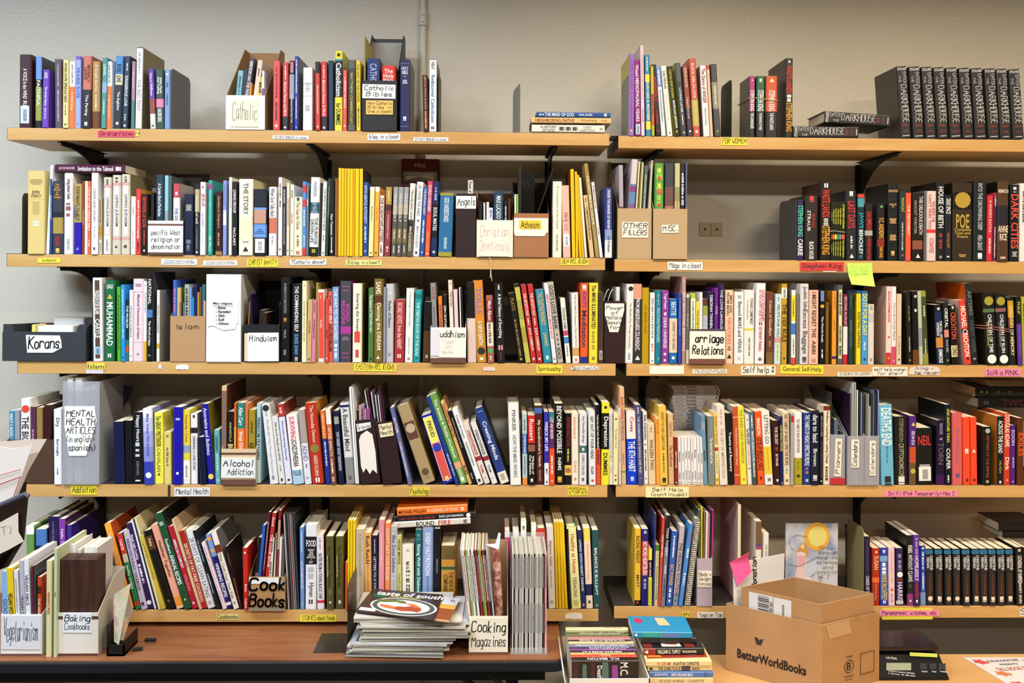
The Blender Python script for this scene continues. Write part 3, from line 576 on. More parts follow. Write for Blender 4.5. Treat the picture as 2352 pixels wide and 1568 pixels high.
ROWS['4L']='''
123.3 18.3 940 -1 eeeef2 3a3a50|Dry@.1,.25,.5|~Burroughs@.3,.72,.35|-.78,.87,.15
262.5 24 968.6 -4 0f1840 1a2450
287.6 16.6 966 -2 101014 202026
304.5 24.5 947 -1 12151a f0f2f4 h|Happy Hours@.05,.4,.38|-.42,.62,.5,c8ccd0|~DEVON@.66,.9,.2,8a8e94|-.94,.97,.5
330.3 23 938.6 -4 8a8ed0 3a3c98|#0,.12,eaeaf4|#.12,.3,c4c4ea|#.3,.5,a4a6e0|#.7,1,3440b0|Many Voices One Journey@.08,.62,.35,5058b0|o.88,ffffff,3
355.5 20 948 -2 f0e850 4a4a20|The GREAT PRETENDER@.05,.47,.5|~CAHALAN@.5,.82,.4,8a8838|o.86,5a5a20
376.8 17 992 -1 e0cc78 5a5030|As Bill Sees It@.3,.65,.3|o.08,8a7a40
396.3 22.3 935 0 1a12a0 e8e8ff s100c50|-.14,.17,.6|-.84,.88,.3
420 16.6 941 -1 e0d040 c83828|#.68,1,e8e8e8|Yesterday I Cried@.07,.42,.4|#.48,.58,8aa0c0|B.7,.94,ffffff
438.4 15.6 949.7 -1 ece8e8 4a4a54 s6a6490|#.2,.28,202024|DRINKING A LOVE STORY@.33,.8,.35|o.04,222222
459.3 14.6 1004 -6 0c1838 18264c
477.6 16.5 928.4 -16 1c1a90 e8e0f8 s8a7818|Anorexics and Bulimics@.06,.63,.45|o.91,e0d060,4
495 11.8 987.6 -4 6ab0b0 3a5070|CODEPENDENCY@.1,.4,.5|-.45,.75,.4,a0d8f0|o.92,e8e8f0
619.8 19.4 929 -20 e3e3e5 a8a8b4 h|The Mindful Way Through Depression@.2,.88,.3,b0b0bc|o.05,222226,4|-.03,.15,.3|o.92,888890
641 15 956.6 -18 dcdcdc 4a4a4c|Self-Care for People with ADHD@.1,.65,.35|-.72,.82,.15|o.94,333336,2
656.8 15.2 929 -21 dfdfee 4a58b0 s802a20|#0,.16,b03028|Nonverbal Learning Disorder@.2,.72,.35|-.04,.12,.5,e8b8a8|o.95,333333,2
673 25 954 -17 f3f1ef e04858|SURVIVING@.03,.35,.45|SCHIZOPHRENIA@.37,.74,.45,30343c|#.79,1,a8cce0|~FULLER@.8,.88,.7,3a5a78,,h
700.4 15.4 942 -17 dfdfe9 7a84a8|#0,.45,a89c94|ADHD@.48,.68,.6|-.73,.8,.3|-.9,.93,.5
717.5 26.5 926.5 -18 b83020 f0d4b8 sd08020 h|The Noonday Demon@.04,.48,.35|o.56,8a7838,6|~ANDREW SOLOMON@.65,.9,.3|o.95,f8f0e8
748.7 11 943.7 -14 202c90 d8dcf0|#0,.38,e07028|-.05,.36,.4,f0c0a0|-.42,.75,.35
760.6 12 940 -14 7a4a38 f0d8c0|#0,.2,efe6da|#.2,.4,d07030|AFTER EFFECTS@.25,.62,.45|-.66,.85,.4|-.9,.96,.5
778 11.4 943.7 -13 141c38 c8d0e0|#.08,.18,98a090|ON GRIEF AND GRIEVING@.3,.8,.4|-.28,.82,.15,a8b0c8,.3
795 21 927 -15 dbd9d7 4a4a50 h|#.02,.05,1c2050|#.67,1,8c8a8a|A Beautiful Mind@.07,.58,.5|o.92,5a5a5a
937 9.5 937 -42 6a6a98 d8d8e8|AUTISM@.05,.4,.6|-.45,.9,.35
972 30 934 -61 a89068 3a2c20 s8a7248 h|=.22,.44,.86,5c3828|o.3,b8a888,4|o.86,5a4a30,3|-.93,.94,.5,6a5838
1018 27 956 -51 2020a0 e8e0a0 s7a3018|=.03,.95,.82,e8e8f0|=.04,.4,.74,e8e060|=.41,.94,.74,d85048|~FREUD@.1,.32,.3,3a3a28|o.48,2838b0,4|o.93,f0d080
1046.5 9.5 912 -68 1c3c80 4878b8|-.65,.9,.4,b8c8e8
1058 18 907.5 -73 6a9848 f0f8ec|The Anxiety & Phobia Workbook@.06,.72,.42|#.76,.83,e8a080|~BOURNE@.84,.92,.35|o.95,e8f4e0,3
1076.5 8.5 924 -65 d8a868 a03820|HANDWRITING ANALYSIS@.04,.42,.7|~RUIZ@.74,.92,.7,3a2c18
1085.5 10.5 945 -58 101010 a8a8a8|-.1,.5,.3,888888|-.85,.93,.4
1097.8 13.5 942 -60 ebebec 55555c|Create the Future@.08,.38,.35|THE INNOVATION HANDBOOK@.44,.75,.3|o.95,1a1a1c,3
1113 14 974.7 -50 dccfc9 a83038|STRENGTHSFINDER@.12,.52,.45|#.55,.62,982838|~TOM@.68,.82,.35|-.9,.91,.5,222222
1130.5 13.5 973 -50 dddde0 4a4a54|STRENGTHSFINDER@.12,.52,.45|#.55,.62,982838|~TOM@.68,.82,.35|-.9,.91,.5,222222
1150 22 940 -61 243c80 eceef4 s161618 h|Creating Minds@.15,.72,.5|-.04,.06,.6,8090b8|#.85,1,e2dccc|-.88,.96,.5,8a8478
1172.4 25 927 -6 ebebe7 6a6e74 sc4d0cc h|~PINKER@.05,.37,.3|HOW THE MIND WORKS@.4,.9,.3,6a88a0
1200.2 11.4 950.6 -1 b0c4c8 5a6a70|#.28,.56,2858a0|THE PRISON ANGEL@.29,.55,.45,e8f0f8|#.9,1,e88838|-.08,.24,.3|-.6,.86,.3
1213.2 17 954 -1 121214 f0f0f0|#0,.4,c82820|~Russert@.05,.37,.5|#.42,.52,8a5a48|Wisdom of Our Fathers@.54,.88,.6|o.93,e8e8e8,2
1231.5 18 931.6 -4 4a2018 f0d8c8|#.03,.1,4868b0|My Grandmother's Hands@.18,.78,.4|~MENAKEM@.82,.95,.2,b89888
1250.3 11 946 -1 3030a0 f0f0ff|#.7,1,eceaee|WRECK MY LIFE@.14,.53,.6|~MO@.75,.88,.4,4a4a58|o.96,333333
1262 12.4 946 -1 e05030 f8e0d8|#0,.14,2a7c88|#.14,.5,5a2860|LOST AND BROKEN@.08,.36,.5|-.6,.85,.4|o.94
1275.9 19.8 927 -2 101214 f4f4f4|BEYOND POSSIBLE@.04,.6,.5|~NIMS@.64,.85,.35|o.93,d8b820,3
1296.5 16.2 949 0 141010 a02820|ADVERSE REACTIONS@.06,.46,.4|-.5,.68,.3,c8c040|#.73,.87,e0c858|o.8,a86848,4
1313.3 16 949 -1 f0e0cc b08870|Inheritance@.06,.35,.4,d89880|~DANI@.65,.85,.35,d89880|o.92,b89878
1330.4 17 949.7 0 dcdce0 70747c|tiny beautiful things@.04,.4,.35|#.45,.55,3a6a60|o.5,d8dcd8,2|~CHERYL STRAYED@.58,.86,.3|o.92,5a5a64,2
1353.3 15.6 943.7 -2 dfe3e8 3a3e46|GET OUT OF YOUR HEAD@.08,.64,.4|~ALLEN@.75,.85,.35|o.94,d83838,2
1369.6 10.6 930 -3 101012 f4f0e8|#.55,1,e05030|THE NO SELF NO PROBLEM@.13,.54,.35|WORKBOOK@.57,.75,.4,2a1410
1380.8 18.4 924 -1 101112 f4f4f4|#0,.13,e8e030|#.57,1,e8e030|Depression@.18,.53,.6|~DUMMIES@.62,.88,.5,1a1a1a|o.06,222222,2
1399.7 8.3 939 -1 e0dcd8 9098a0|-.08,.7,.25|o.63,5a5a6a|-.75,.85,.3
'''
ROWS['4R']='''
1408.4 11.2 949 0 e8e0a8 6a6448|The Stranger's Book@.1,.6,.35,8a8468|o.08,4a3830,2|o.87,c83838,2|o.93,4a3878,2
1421 6 939 -1 d8c8b8 8a8078|-.1,.7,.3
1427.4 11.4 889.5 -5 e0b088 c83838|ANGER CONTROL@.1,.33,.5,d04838|WORKBOOK@.34,.55,.5,8a7468|-.68,.8,.5,a89080|#.86,.88,68a050|#.88,1,c8b898
1441 23 943.7 -3 0c3cd0 f2f4fc|#0,.38,ece6de|~Covey@.03,.34,.4,a83038|THE 8TH HABIT@.42,.82,.6|o.92,c8d0f8,2
1465.8 12.8 930 -7 484878 d8d8e8|THE CROSSROADS OF SHOULD AND MUST@.16,.85,.35|-.03,.12,.3|o.92,6a6a98
1479.2 9.8 946 -3 e7eaeb 2c3038|RISK FORWARD@.05,.38,.5|o.45,222222|-.52,.82,.35|o.92,222222,2
1490.2 16.4 973 -3 e0c8a0 6a5838|WALDEN TWO@.27,.75,.45|-.06,.15,.3,a89068
1507.2 9.4 958 -2 f0a040 e87820|-.05,.25,.5,d07020|#0,.02,ecdcb8
1517 18 933 -5 e8c050 9a7c28 h|ANXIETY RX AND CLIMATE PAIN@.08,.55,.35|-.6,.85,.2,5a4818|o.94,2a2418,3
1536.2 13 950.6 -3 d8b888 8a5a38|~SIMON@.05,.38,.45,a88858|The Sunflower@.45,.75,.5,9a5038
1550 7.4 1004 -1 8a2020 e8d0d0|-.3,.65,.4|o.95,eeeeee
1558 8 1004 -2 e9e8ea 303438|Depression@.28,.55,.45|-.74,.9,.3|o.96
1566.6 6.6 1004 -2 e9e8ea 303438|Depression@.28,.55,.45|-.74,.9,.3|o.96
1573.6 6.6 1004 -2 e9e8ea 303438|Anxiety@.25,.5,.6|-.7,.9,.3|o.96
1580.6 6.8 1004 -2 e9e8ea 303438|Anxiety@.25,.5,.6|-.7,.9,.3|o.96
1588 6.2 1004 -2 e6e2e2 303438|Depression@.28,.55,.45|-.74,.9,.3|o.96
1594.6 7.2 1004 -2 e9e8ea 7a2830|Stress@.25,.45,.6|-.7,.9,.3|o.96
1602.6 6 1004 -2 e9e8ea 303438|Social Anxiety@.28,.6,.45|-.74,.9,.3|o.96
1609 6.6 1004 -2 e9e8ea 303438|Social Anxiety@.28,.6,.45|-.74,.9,.3|o.96
1616.7 9.8 954 -7 6a94ac 24343c s6a94b4 h|IKIGAI@.38,.78,.45|#.1,.2,98a0a8
1627.4 15.4 956 -2 7a8480 dfe4e2 s9a9c98|The Second Half of Life@.32,.68,.35,f0f4f2|-.05,.22,.2,98a09c
1643.6 8.6 948 -4 e8c860 b85828|#.45,.9,e8dc98|TRAVELING TO THE LIGHT@.05,.43,.45|#.48,.53,c03828|-.58,.85,.3,8a8a50|o.93,2a2418
1654 18.4 932 -8 e3dbcf b87878|THE GIFT OF IMPERFECTION@.3,.9,.35,b8a0a0|-.04,.25,.3,c8a0a0
1673.6 12.6 949 -6 141414 e8e8e8|Trauma and Recovery@.22,.86,.55
1687.3 13.4 934 -5 c8502c f8e0c8 s9a9a9c|Prescriptions for a Healthier Nation@.24,.78,.3|#.13,.14,f0c0a0|#.87,.88,f0c0a0
1701.4 15.2 934 -8 e8e040 8a8830|THE INNER CHILD WORKBOOK@.05,.72,.42,9a9838|o.93,e08040
1717.7 10 952.5 -7 e7e3df 2a2a30|The WAR of ART@.2,.42,.6|-.42,.72,.35,d89890|o.07,222222,2|o.77,3a2c2c,2
1728.8 10 946 -8 4a7088 e8f0e8|#.7,1,3a5048|MAN'S SEARCH FOR MEANING@.28,.88,.5|-.05,.22,.3
1740.8 15.4 945 -8 f05a20 2c1810|~MANSON@.1,.32,.5,fdf0e8|THE SUBTLE ART@.36,.8,.35,,.2|OF NOT GIVING A F*CK@.36,.8,.35,,-.22|o.91,4a1c08,2
1758 18.6 945 -9 ece9e7 6a6e72|#.48,.86,e6c838|LETTING GO@.06,.43,.45|-.5,.8,.12,b09828|o.93,3a3a3a,2
1779.2 13.6 966 -4 3a1414 e8d8d0|THE SECRET@.1,.37,.45|o.44,8a3028,3|~BYRNE@.48,.75,.35|o.93,f0f0f0,2
1793 6.8 956 -3 182058 e8e0a8|HOW PEOPLE CHANGE@.14,.5,.7,c8c838|o.97,ffffff
1800.3 15 946 -3 e8d4b0 4a3c28|THE 7 HABITS OF HIGHLY EFFECTIVE PEOPLE@.04,.72,.5|-.76,.86,.3,4898a8|o.94,3a3020,2
1816 7.2 950 0 a4a4a6 70706c|#.03,.12,b82838
1824 19.6 947 -1 efeeee 6a6a70|#.63,1,a8a028|THE 7 HABITS OF HIGHLY EFFECTIVE PEOPLE@.1,.55,.5|o.88,3a3820,2|-.68,.8,.2,787010
1845.2 16.2 948 0 203888 e8ecf8|THE 7 HABITS OF HIGHLY EFFECTIVE PEOPLE@.04,.72,.6|-.76,.86,.4,b87848|o.94,e8e8f0,2
1862.2 19.4 943 1 181c30 e0e4ec h|dare to lead@.06,.42,.55|~Brown@.46,.8,.4|o.9,c8ccd8,3
1882 8.4 947 2 121216 9a9aa0|-.05,.35,.5,70707a|-.4,.9,.25,5a5a60|o.95,e8e8e8
1890.7 16 932 3 ece0cc 2a2420|#0,.06,7a2c18|Wellness Coaching for Lasting Change@.08,.72,.4|-.77,.95,.5,5a5040
2024.7 30 930 -5 6ab4d4 f4fcff s8cc4dc h|DEATH'S END@.05,.5,.75|-.4,.72,.15,3a7898|o.94,202428,3
2056.2 29 957 -1 1c1a14 8a8870 h|CRYPTONOMICON@.4,.88,.35,a8a488|~STEPHENSON@.03,.36,.3|o.93,e0e0d8,3
2089 15.4 955 0 502878 d8c060|#.45,.68,c05028|#.68,1,6a5030|o.12,e0c870,3|-.22,.42,.6,b098c8|o.8,c0a848,4
2105.4 38.6 983 -2 161616 c83838|~NEIL@.14,.3,.7,,,h|-.64,.68,.8,c8c8c8|B.68,.93,e8e8e6|-.72,.8,.5,8a8848
2150.4 20.6 965.4 2 1a1030 7a6880 s0e0e14 h|TORN@.35,.68,.5,6a5a60|~READER@.05,.22,.3,9a90b0|-.27,.31,.5,a8a0c0|#.85,1,3c1450
2172 13 929 -1 101828 f0f0f0 s0a1018|AND ANOTHER THING@.06,.46,.45,d8d828|~COLFER@.55,.8,.6|-.88,.97,.3
2187.8 23.8 948 -1 d06060 8a4a78 h|-.2,.7,.3,a86078|o.87,4a4a88,2
2213 16.8 958 -2 f04c2c ffe8d8|o.5,ffe0c8,3|o.93,5a1408
2230.6 15 958 -2 f04c2c ffe8d8|o.5,ffe0c8,3|o.93,5a1408
2258.3 19 980 0 121410 9a6050 s1c1c18|o.07,a8b8a8,3|MISTRESS OF THE EMPIRE@.16,.86,.3,8a5048|o.94,98a090,2
2289.8 15 956 0 141a20 f0f2f2 sb87020|ACROSS THE SAND@.07,.53,.6|~HUGH@.6,.88,.35,a0a040|o.96,e0e0e0
2306.2 13.6 949 1 c83c20 f8ecdc|~DOUGLAS ADAMS@.03,.46,.7|~Dirk@.55,.86,.6|o.93,f0d8c8,2
2320.6 11.4 976.5 0 502080 d8c8e8|SOON@.08,.33,.6|~JENKINS@.4,.85,.4|o.94,d8c8e8
2336.8 14 960 0 5a3018 e86028|EXILES@.03,.76,.8
'''
ROWS['5L']='''
112 24 1187 -2 201848 6a6088 h|-.05,.3,.2
138 15 1192 -4 8038a8 f0e0f8 s40184c|Hello Cupcake@.03,.5,.5
156 12 1206 -4 3a2488 d8d0e8
62 18 1208 -3 6a9a50 e0e8d8|#0,.1,ffffff
82 27 1216 -2 1c2850 7888c0|#0,.2,4878b8
292 16 1204 -54 f0a030 f8e0a8 sb04818|Simple Cooking@.08,.5,.5|-.6,.8,.5
311 12.5 1227 -44 1f7c40 f0f8f0|#0,.27,d03028|#.27,.38,c8b8a0|~TASTE@.04,.25,.4|healthy cooking@.4,.75,.5|#.9,.95,c83020
324.5 13.6 1219 -43 c0b4d0 5a4870|o.05,d8c840,3|INDIAN RESTAURANT COOKBOOK@.12,.75,.45|o.93,3a3048,3
339 14.6 1203 -51 2a1848 e8e0f0|Simply Light Cooking@.14,.42,.5|-.48,.7,.4|o.93,e0d8e8,4
354.5 5 1193.6 -54 e8e8f0 b0b0b8
359.8 3 1192 -55 2a2a3c 50505c
363.5 5.6 1189 -56 e0d0a0 a09060
369.6 10.6 1232.5 -50 c8b040 8a7820|-.1,.6,.5,9a8428
385.3 17.5 1221 -57 14100c c8a070|#.07,.24,5c3820|~Galley@.1,.2,.4,e8d0a8|o.9,6a5040
405.2 18 1207.5 -60 e8a088 3a2c20|Healthier Together@.17,.65,.45|#.88,1,e0c8a0|#.86,.97,e89838
423.8 17.6 1180.7 -69 1c5030 f0f8f4 s18201a|2003@.09,.13,.5,,,h|~Southern@.27,.42,.35|ANNUAL RECIPES@.44,.74,.5|o.9,a0c0a8
442 14.4 1211 -58 b02030 f4f0f8|AMERICAN COMFORT@.16,.5,.4|~WILSON@.56,.8,.4,d08090|o.93,f0e0e0,2
457.5 5.6 1193.6 -64 d8b890 6a5838|RECIPES@.4,.6,.5
464.3 11.6 1220 -53 a82028 f4d8c8 sc8a030|SECRETS OF FAT-FREE COOKING@.18,.9,.6
477 18.6 1217.7 -52 e4e4e8 888890|28 DAYS OF CLEAN EATING@.12,.85,.5|o.93,a8a8b0
496.8 10 1219.5 -55 141820 b8bcc8|Fifty Shades of Chicken@.08,.45,.4|-.55,.8,.3
511.8 8.8 1247 -50 e8d8e0 a06888|-.06,.9,.4,c898a8
521.2 13.4 1228.8 -50 201868 f4f4fc|#0,.3,7898d0|WINNING RECIPES@.4,.84,.55|o.06,e8a058,5|o.22,e0a060,5|#.92,.96,e8e8f0
536.5 13.4 1223 -53 ece4dc 9a8860 s6a6868|#.17,.27,7a3020|What Chefs Feed Their Kids@.28,.85,.5|o.92,7a9a40,2
551.8 6 1256 -36 1c1210 a06040|-.1,.3,.3|-.5,.9,.4,b05030
559.5 11.5 1258 -3 c82820 fbe8e0|~Betty@.5,.8,.5|o.08,f8f0f0,2|Cookbook@.82,.97,.4
689.8 9 1211 -2 6a90c8 d8e4f4|ANTI-INFLAMMATORY DIET@.42,.75,.55|-.05,.3,.3|o.94,e8e890
700.8 25.6 1205 -1 e6e6e9 505058 h|#.14,.47,241c1c|FOOD@.18,.26,.8,f4f4f4,,h|WHAT THE HECK SHOULD I EAT@.29,.45,.7,e8e8e8,,h|-.5,.64,.6,b8b8bc|~Hyman@.69,.85,.5|o.91,333333,2
728.4 16.8 1228 -2 e8e4e8 3a3a40 s6a1c1c|NOTES FROM A YOUNG BLACK CHEF@.26,.85,.45|-.04,.2,.3,c87878|#.88,.92,c83848
750 17.4 1231.8 -2 5c5428 2c2a18|The Omnivore's Dilemma@.14,.68,.45,3a3618|-.26,.56,.12,c8c090,-.3|-.74,.8,.4,787040|o.9,f0e8d0,2
771.2 18.4 1231.8 -1 5c5428 2c2a18|The Omnivore's Dilemma@.14,.68,.45,3a3618|-.26,.56,.12,c8c090,-.3|-.74,.8,.4,787040|o.9,f0e8d0,2
792.3 4.8 1291 0 e86020 a83808
797.4 5 1195 -1 ecc818 b08a10
803 5.2 1195 -1 ecc818 b08a10
808.8 6.6 1195 -1 ecc818 b08a10
816 20.4 1215 -1 c0b098 a09078|-.06,.6,.4,a8987c
838 16 1223 -2 e8a860 4a3820|~Ruth Reichl@.05,.4,.5|-.42,.9,.25,b88850
855 13 1229.7 -1 181c38 c8ccd8|LETTERS TO A YOUNG CHEF@.3,.95,.4|-.05,.25,.2
868.8 13 1193.6 -1 e09098 f0b8bc|-.14,.5,.4,f0b8b8|-.8,.9,.3,a05070
883.2 12.4 1201 -1 f08850 fdd0b8|DON'T EAT THIS BOOK@.08,.66,.6|-.8,.9,.4,a04820
896.3 15 1208 -1 b8bcc0 50606c|Blue Zones Solution@.12,.55,.5|#.06,.065,808890|#.6,.605,808890|-.65,.8,.2,a0a850
912 11 1230.6 -1 c8c070 4a4818|~PETER MAYLE@.06,.38,.45|French Lessons@.45,.9,.4,8a8438
924 27 1253.8 -1 ece4d4 3a3428|#.25,.78,ece4d4|-.25,.78,.34,1a1a1a|~Food Lover's Companion@.28,.75,.22,f0f0e8|-.05,.09,.3,a8a090
953 14.6 1216 -1 1c6464 e8f4f0|Eating Well with Diabetes@.2,.8,.55|-.05,.13,.5,588c88
969 25.6 1211 0 90a4d0 f0f4fc|DEEP NUTRITION@.08,.58,.35|-.6,.85,.12,5a6ca0
995.8 14.6 1214 0 101014 989a9c|VEGETARIAN@.34,.58,.2,b0b0b0
1012.4 33.6 1253 0 d89838 3a3c20|#0,.22,7a5a30|#.33,.38,3a6048|THE NEW FOOD COMPANION@.42,.82,.6,4a4020|o.1,6a5a28,5
1160 12 1220 -1 d03080 f8e0ec|#0,.08,e8e0dc|~HAPPY@.3,.5,.5
1179 14 1220 -1 e8e4e2 303034|#0,.06,f0f0f0
1195 13 1196 -1 f0f0f0 404048 s788830|MAN@.06,.1,.4
1219 12 1207 -1 f0e8c0 9a9058|#0,.06,ffffff
1234.5 20.5 1214 -2 c83020 f8e8c0 s301818 h|o.12,e8b828,3
1259.6 16.6 1210 -5 dcd4d0 b08888|Migraine Relief@.15,.5,.4,c08080|-.52,.75,.2|o.92,888890,2
1277.2 6 1199 -5 dcb41a a88a10
1284 6.2 1199 -6 e0b81a a88a10
1291 6.2 1199 -7 e4bc1c a88a10
1298 6.6 1199 -9 ecc41c a88a10 s181818
1306.5 5 1215 -6 141418 a89030
1312.8 22.6 1210 -12 e8e8a8 c06840 s7c9830 h|Healthy at Home@.1,.56,.5|~TIERAONA@.62,.86,.35,8a8a58|o.93,c8c060,3
1336.2 9.6 1217.6 -10 1c2c68 d8dcec|LIVING WITH HEART DISEASE@.12,.78,.5|o.95,d88888,3
1346.6 15.6 1212.7 -7 f0d8c0 d09890|#0,.16,e8d860|#.7,.84,182450|Preventing Heart Disease@.18,.66,.35|o.92,3a3a48,2
1363.8 15 1217.6 -4 1c5058 f0f4f0|BALANCE IS BULLSH*T@.24,.82,.4|o.96,b88840,2
'''
ROWS['5R']='''
1457.3 14 1214 0 e8b830 5a4418|RACING WEIGHT@.1,.44,.55|~MATT@.52,.84,.4,3a3018|#.93,1,1a1818|o.96,c03828,2
1473 16 1215 0 201c70 f4f0f4|#.16,.6,c02830|NO MORE HEARTBURN@.17,.59,.6|-.65,.8,.4,a0a0d0|o.04,e0e0f0,2
1488.6 8.8 1260 2 101012 f0f0f0|#0,.2,e8e040|#.5,1,e0e040|HEART DISEASE@.24,.48,.4|-.55,.95,.3,a8a020
1498.4 3.6 1180 6 38407c c8ccd8
1502.4 8.6 1251 4 d0c898 4a6a38|#0,.1,3a7c30|The Answers for Good Health@.35,.9,.4|-.15,.3,.4,a8a878
1511.6 6 1189 10 d04838 fbe8e0|HOW THEY HEAL@.05,.6,.6
1518.2 9.4 1183.5 13 7c7c8c f0f0f4|#0,.35,161a20|~YOGA TOOLKIT@.08,.5,.5|-.55,.65,.4|-.7,.9,.35,3a3a48
1529.6 13.6 1220 14 3058b0 f0f4fc|EAT POWER@.45,.72,.55,e8b040|-.06,.35,.3|-.76,.88,.4|o.93,f0f4f8,2
1545 12 1208 17 b8b0b8 5a3038|THE HEALING SOLUTION@.22,.86,.55,703848|#.85,1,7890a8|o.93,283858,2
1558.6 9.6 1203 25 4a88cc d8ecfc|-.3,.42,.5|-.6,.75,.5|-.12,.22,.4,a85070
1986 14 1232 -1 181838 d8d8e4|CARESS OF TWILIGHT@.58,.98,.5|-.05,.5,.4,3c3468
2003.3 17.2 1259 0 a83018 f0c8b0|#.51,.6,e06830|~SUSAN@.14,.37,.5|A Fare for Kate@.62,.9,.3,d08870|o.06,f4e8e0,2
2022.2 18.4 1258 -1 2838a0 f0f4ff|#.14,.24,78a8d8|#.25,.9,3c5cb0|~ANNE McCAFFREY@.46,.9,.65,e0c068|-.26,.45,.6|o.06,d0d8f0,2|o.94,f0f0f0,2
2041.6 14.6 1257 -1 e8c8d0 c890a0|-.08,.6,.3,d8a0b0|o.72,d06048,3|-.8,.95,.4
2059 17 1259 -1 281c48 e0dcf0|o.46,e8e8e8,4|~HARRIS@.6,.92,.6|-.1,.38,.6,8880b8|#.53,.57,6a3020|#.92,.98,c8c8d0
2084 14.6 1229.5 -1 101214 e8ecec s0e0c10|REBEL WITHOUT CLAWS@.15,.65,.6|-.7,.75,.3,585c60|#.83,1,8c2c78|o.93,f0f0f0,2
2098.8 14.6 1228.6 -1 583098 f0e8fc|HOPELESSLY@.3,.64,.5|#.66,1,281848|HAUNTED@.68,.88,.45,c83858|-.04,.28,.4,a898c8|o.93,e8e8e8,2
2114.2 13 1253.5 -1 1838a8 c8d8f8|-.1,.4,.4|-.45,.75,.35|#.78,1,7890c8|o.04,f0f4f8,2
2336.4 15.4 1257 -3 141416 e8e8e0|CATHEDRAL OF VAMPIRES@.15,.6,.6|~MARY ANN@.62,.95,.35|o.05,f0f0f0,2
2352.4 10 1257 -3 1a1a1c e8e8e0
'''
def rep(row,items,spec):
    ROWS[row]+=''.join('%s %s %s %s %s\n'%(*it,spec) for it in items)
_dh=[(2069.7,24),(2098.3,25.5),(2127,24.5),(2154.8,25),(2183.2,26),(2212.8,24.8),(2240.8,26.2),(2271,26),(2298.4,25.6),(2327.6,26)]
rep('1R',[(x,w,153+i*.75,-11) for i,(x,w) in enumerate(_dh)],'2b2a2c e8e8ec s38342f h|~STOLARZ@.02,.055,.85,,,h|ENTER@.08,.24,.42,,.18,,s|THE@.13,.22,.26,,-.28,,s|DARK@.26,.5,.75,,,,s|HOUSE@.51,.78,.78,,,,s|=.58,.7,.4,4a4638,.25|-.8,.84,.7,7a3028|-.88,.92,.6,6a2c24|-.96,.975,.8,d8d8dc')
_fe=[(2127.6,18.6),(2149.6,17.6),(2171,17),(2190.4,17.4),(2212.4,18),(2234.4,17.8),(2253,18),(2272.6,17.2),(2292.2,17.8),(2312,18)]
rep('5R',[(x,w,1260.5,-2) for x,w in _fe],'1b1c20 e0e4e8|#.02,.09,2a78a8|-.04,.07,.7,1c5878|~CHRISTINE FEEHAN@.12,.37,.75|Dark Challenge@.46,.8,.35,7a4028|o.88,e8d8c0,3|-.92,.94,.4,70747a')
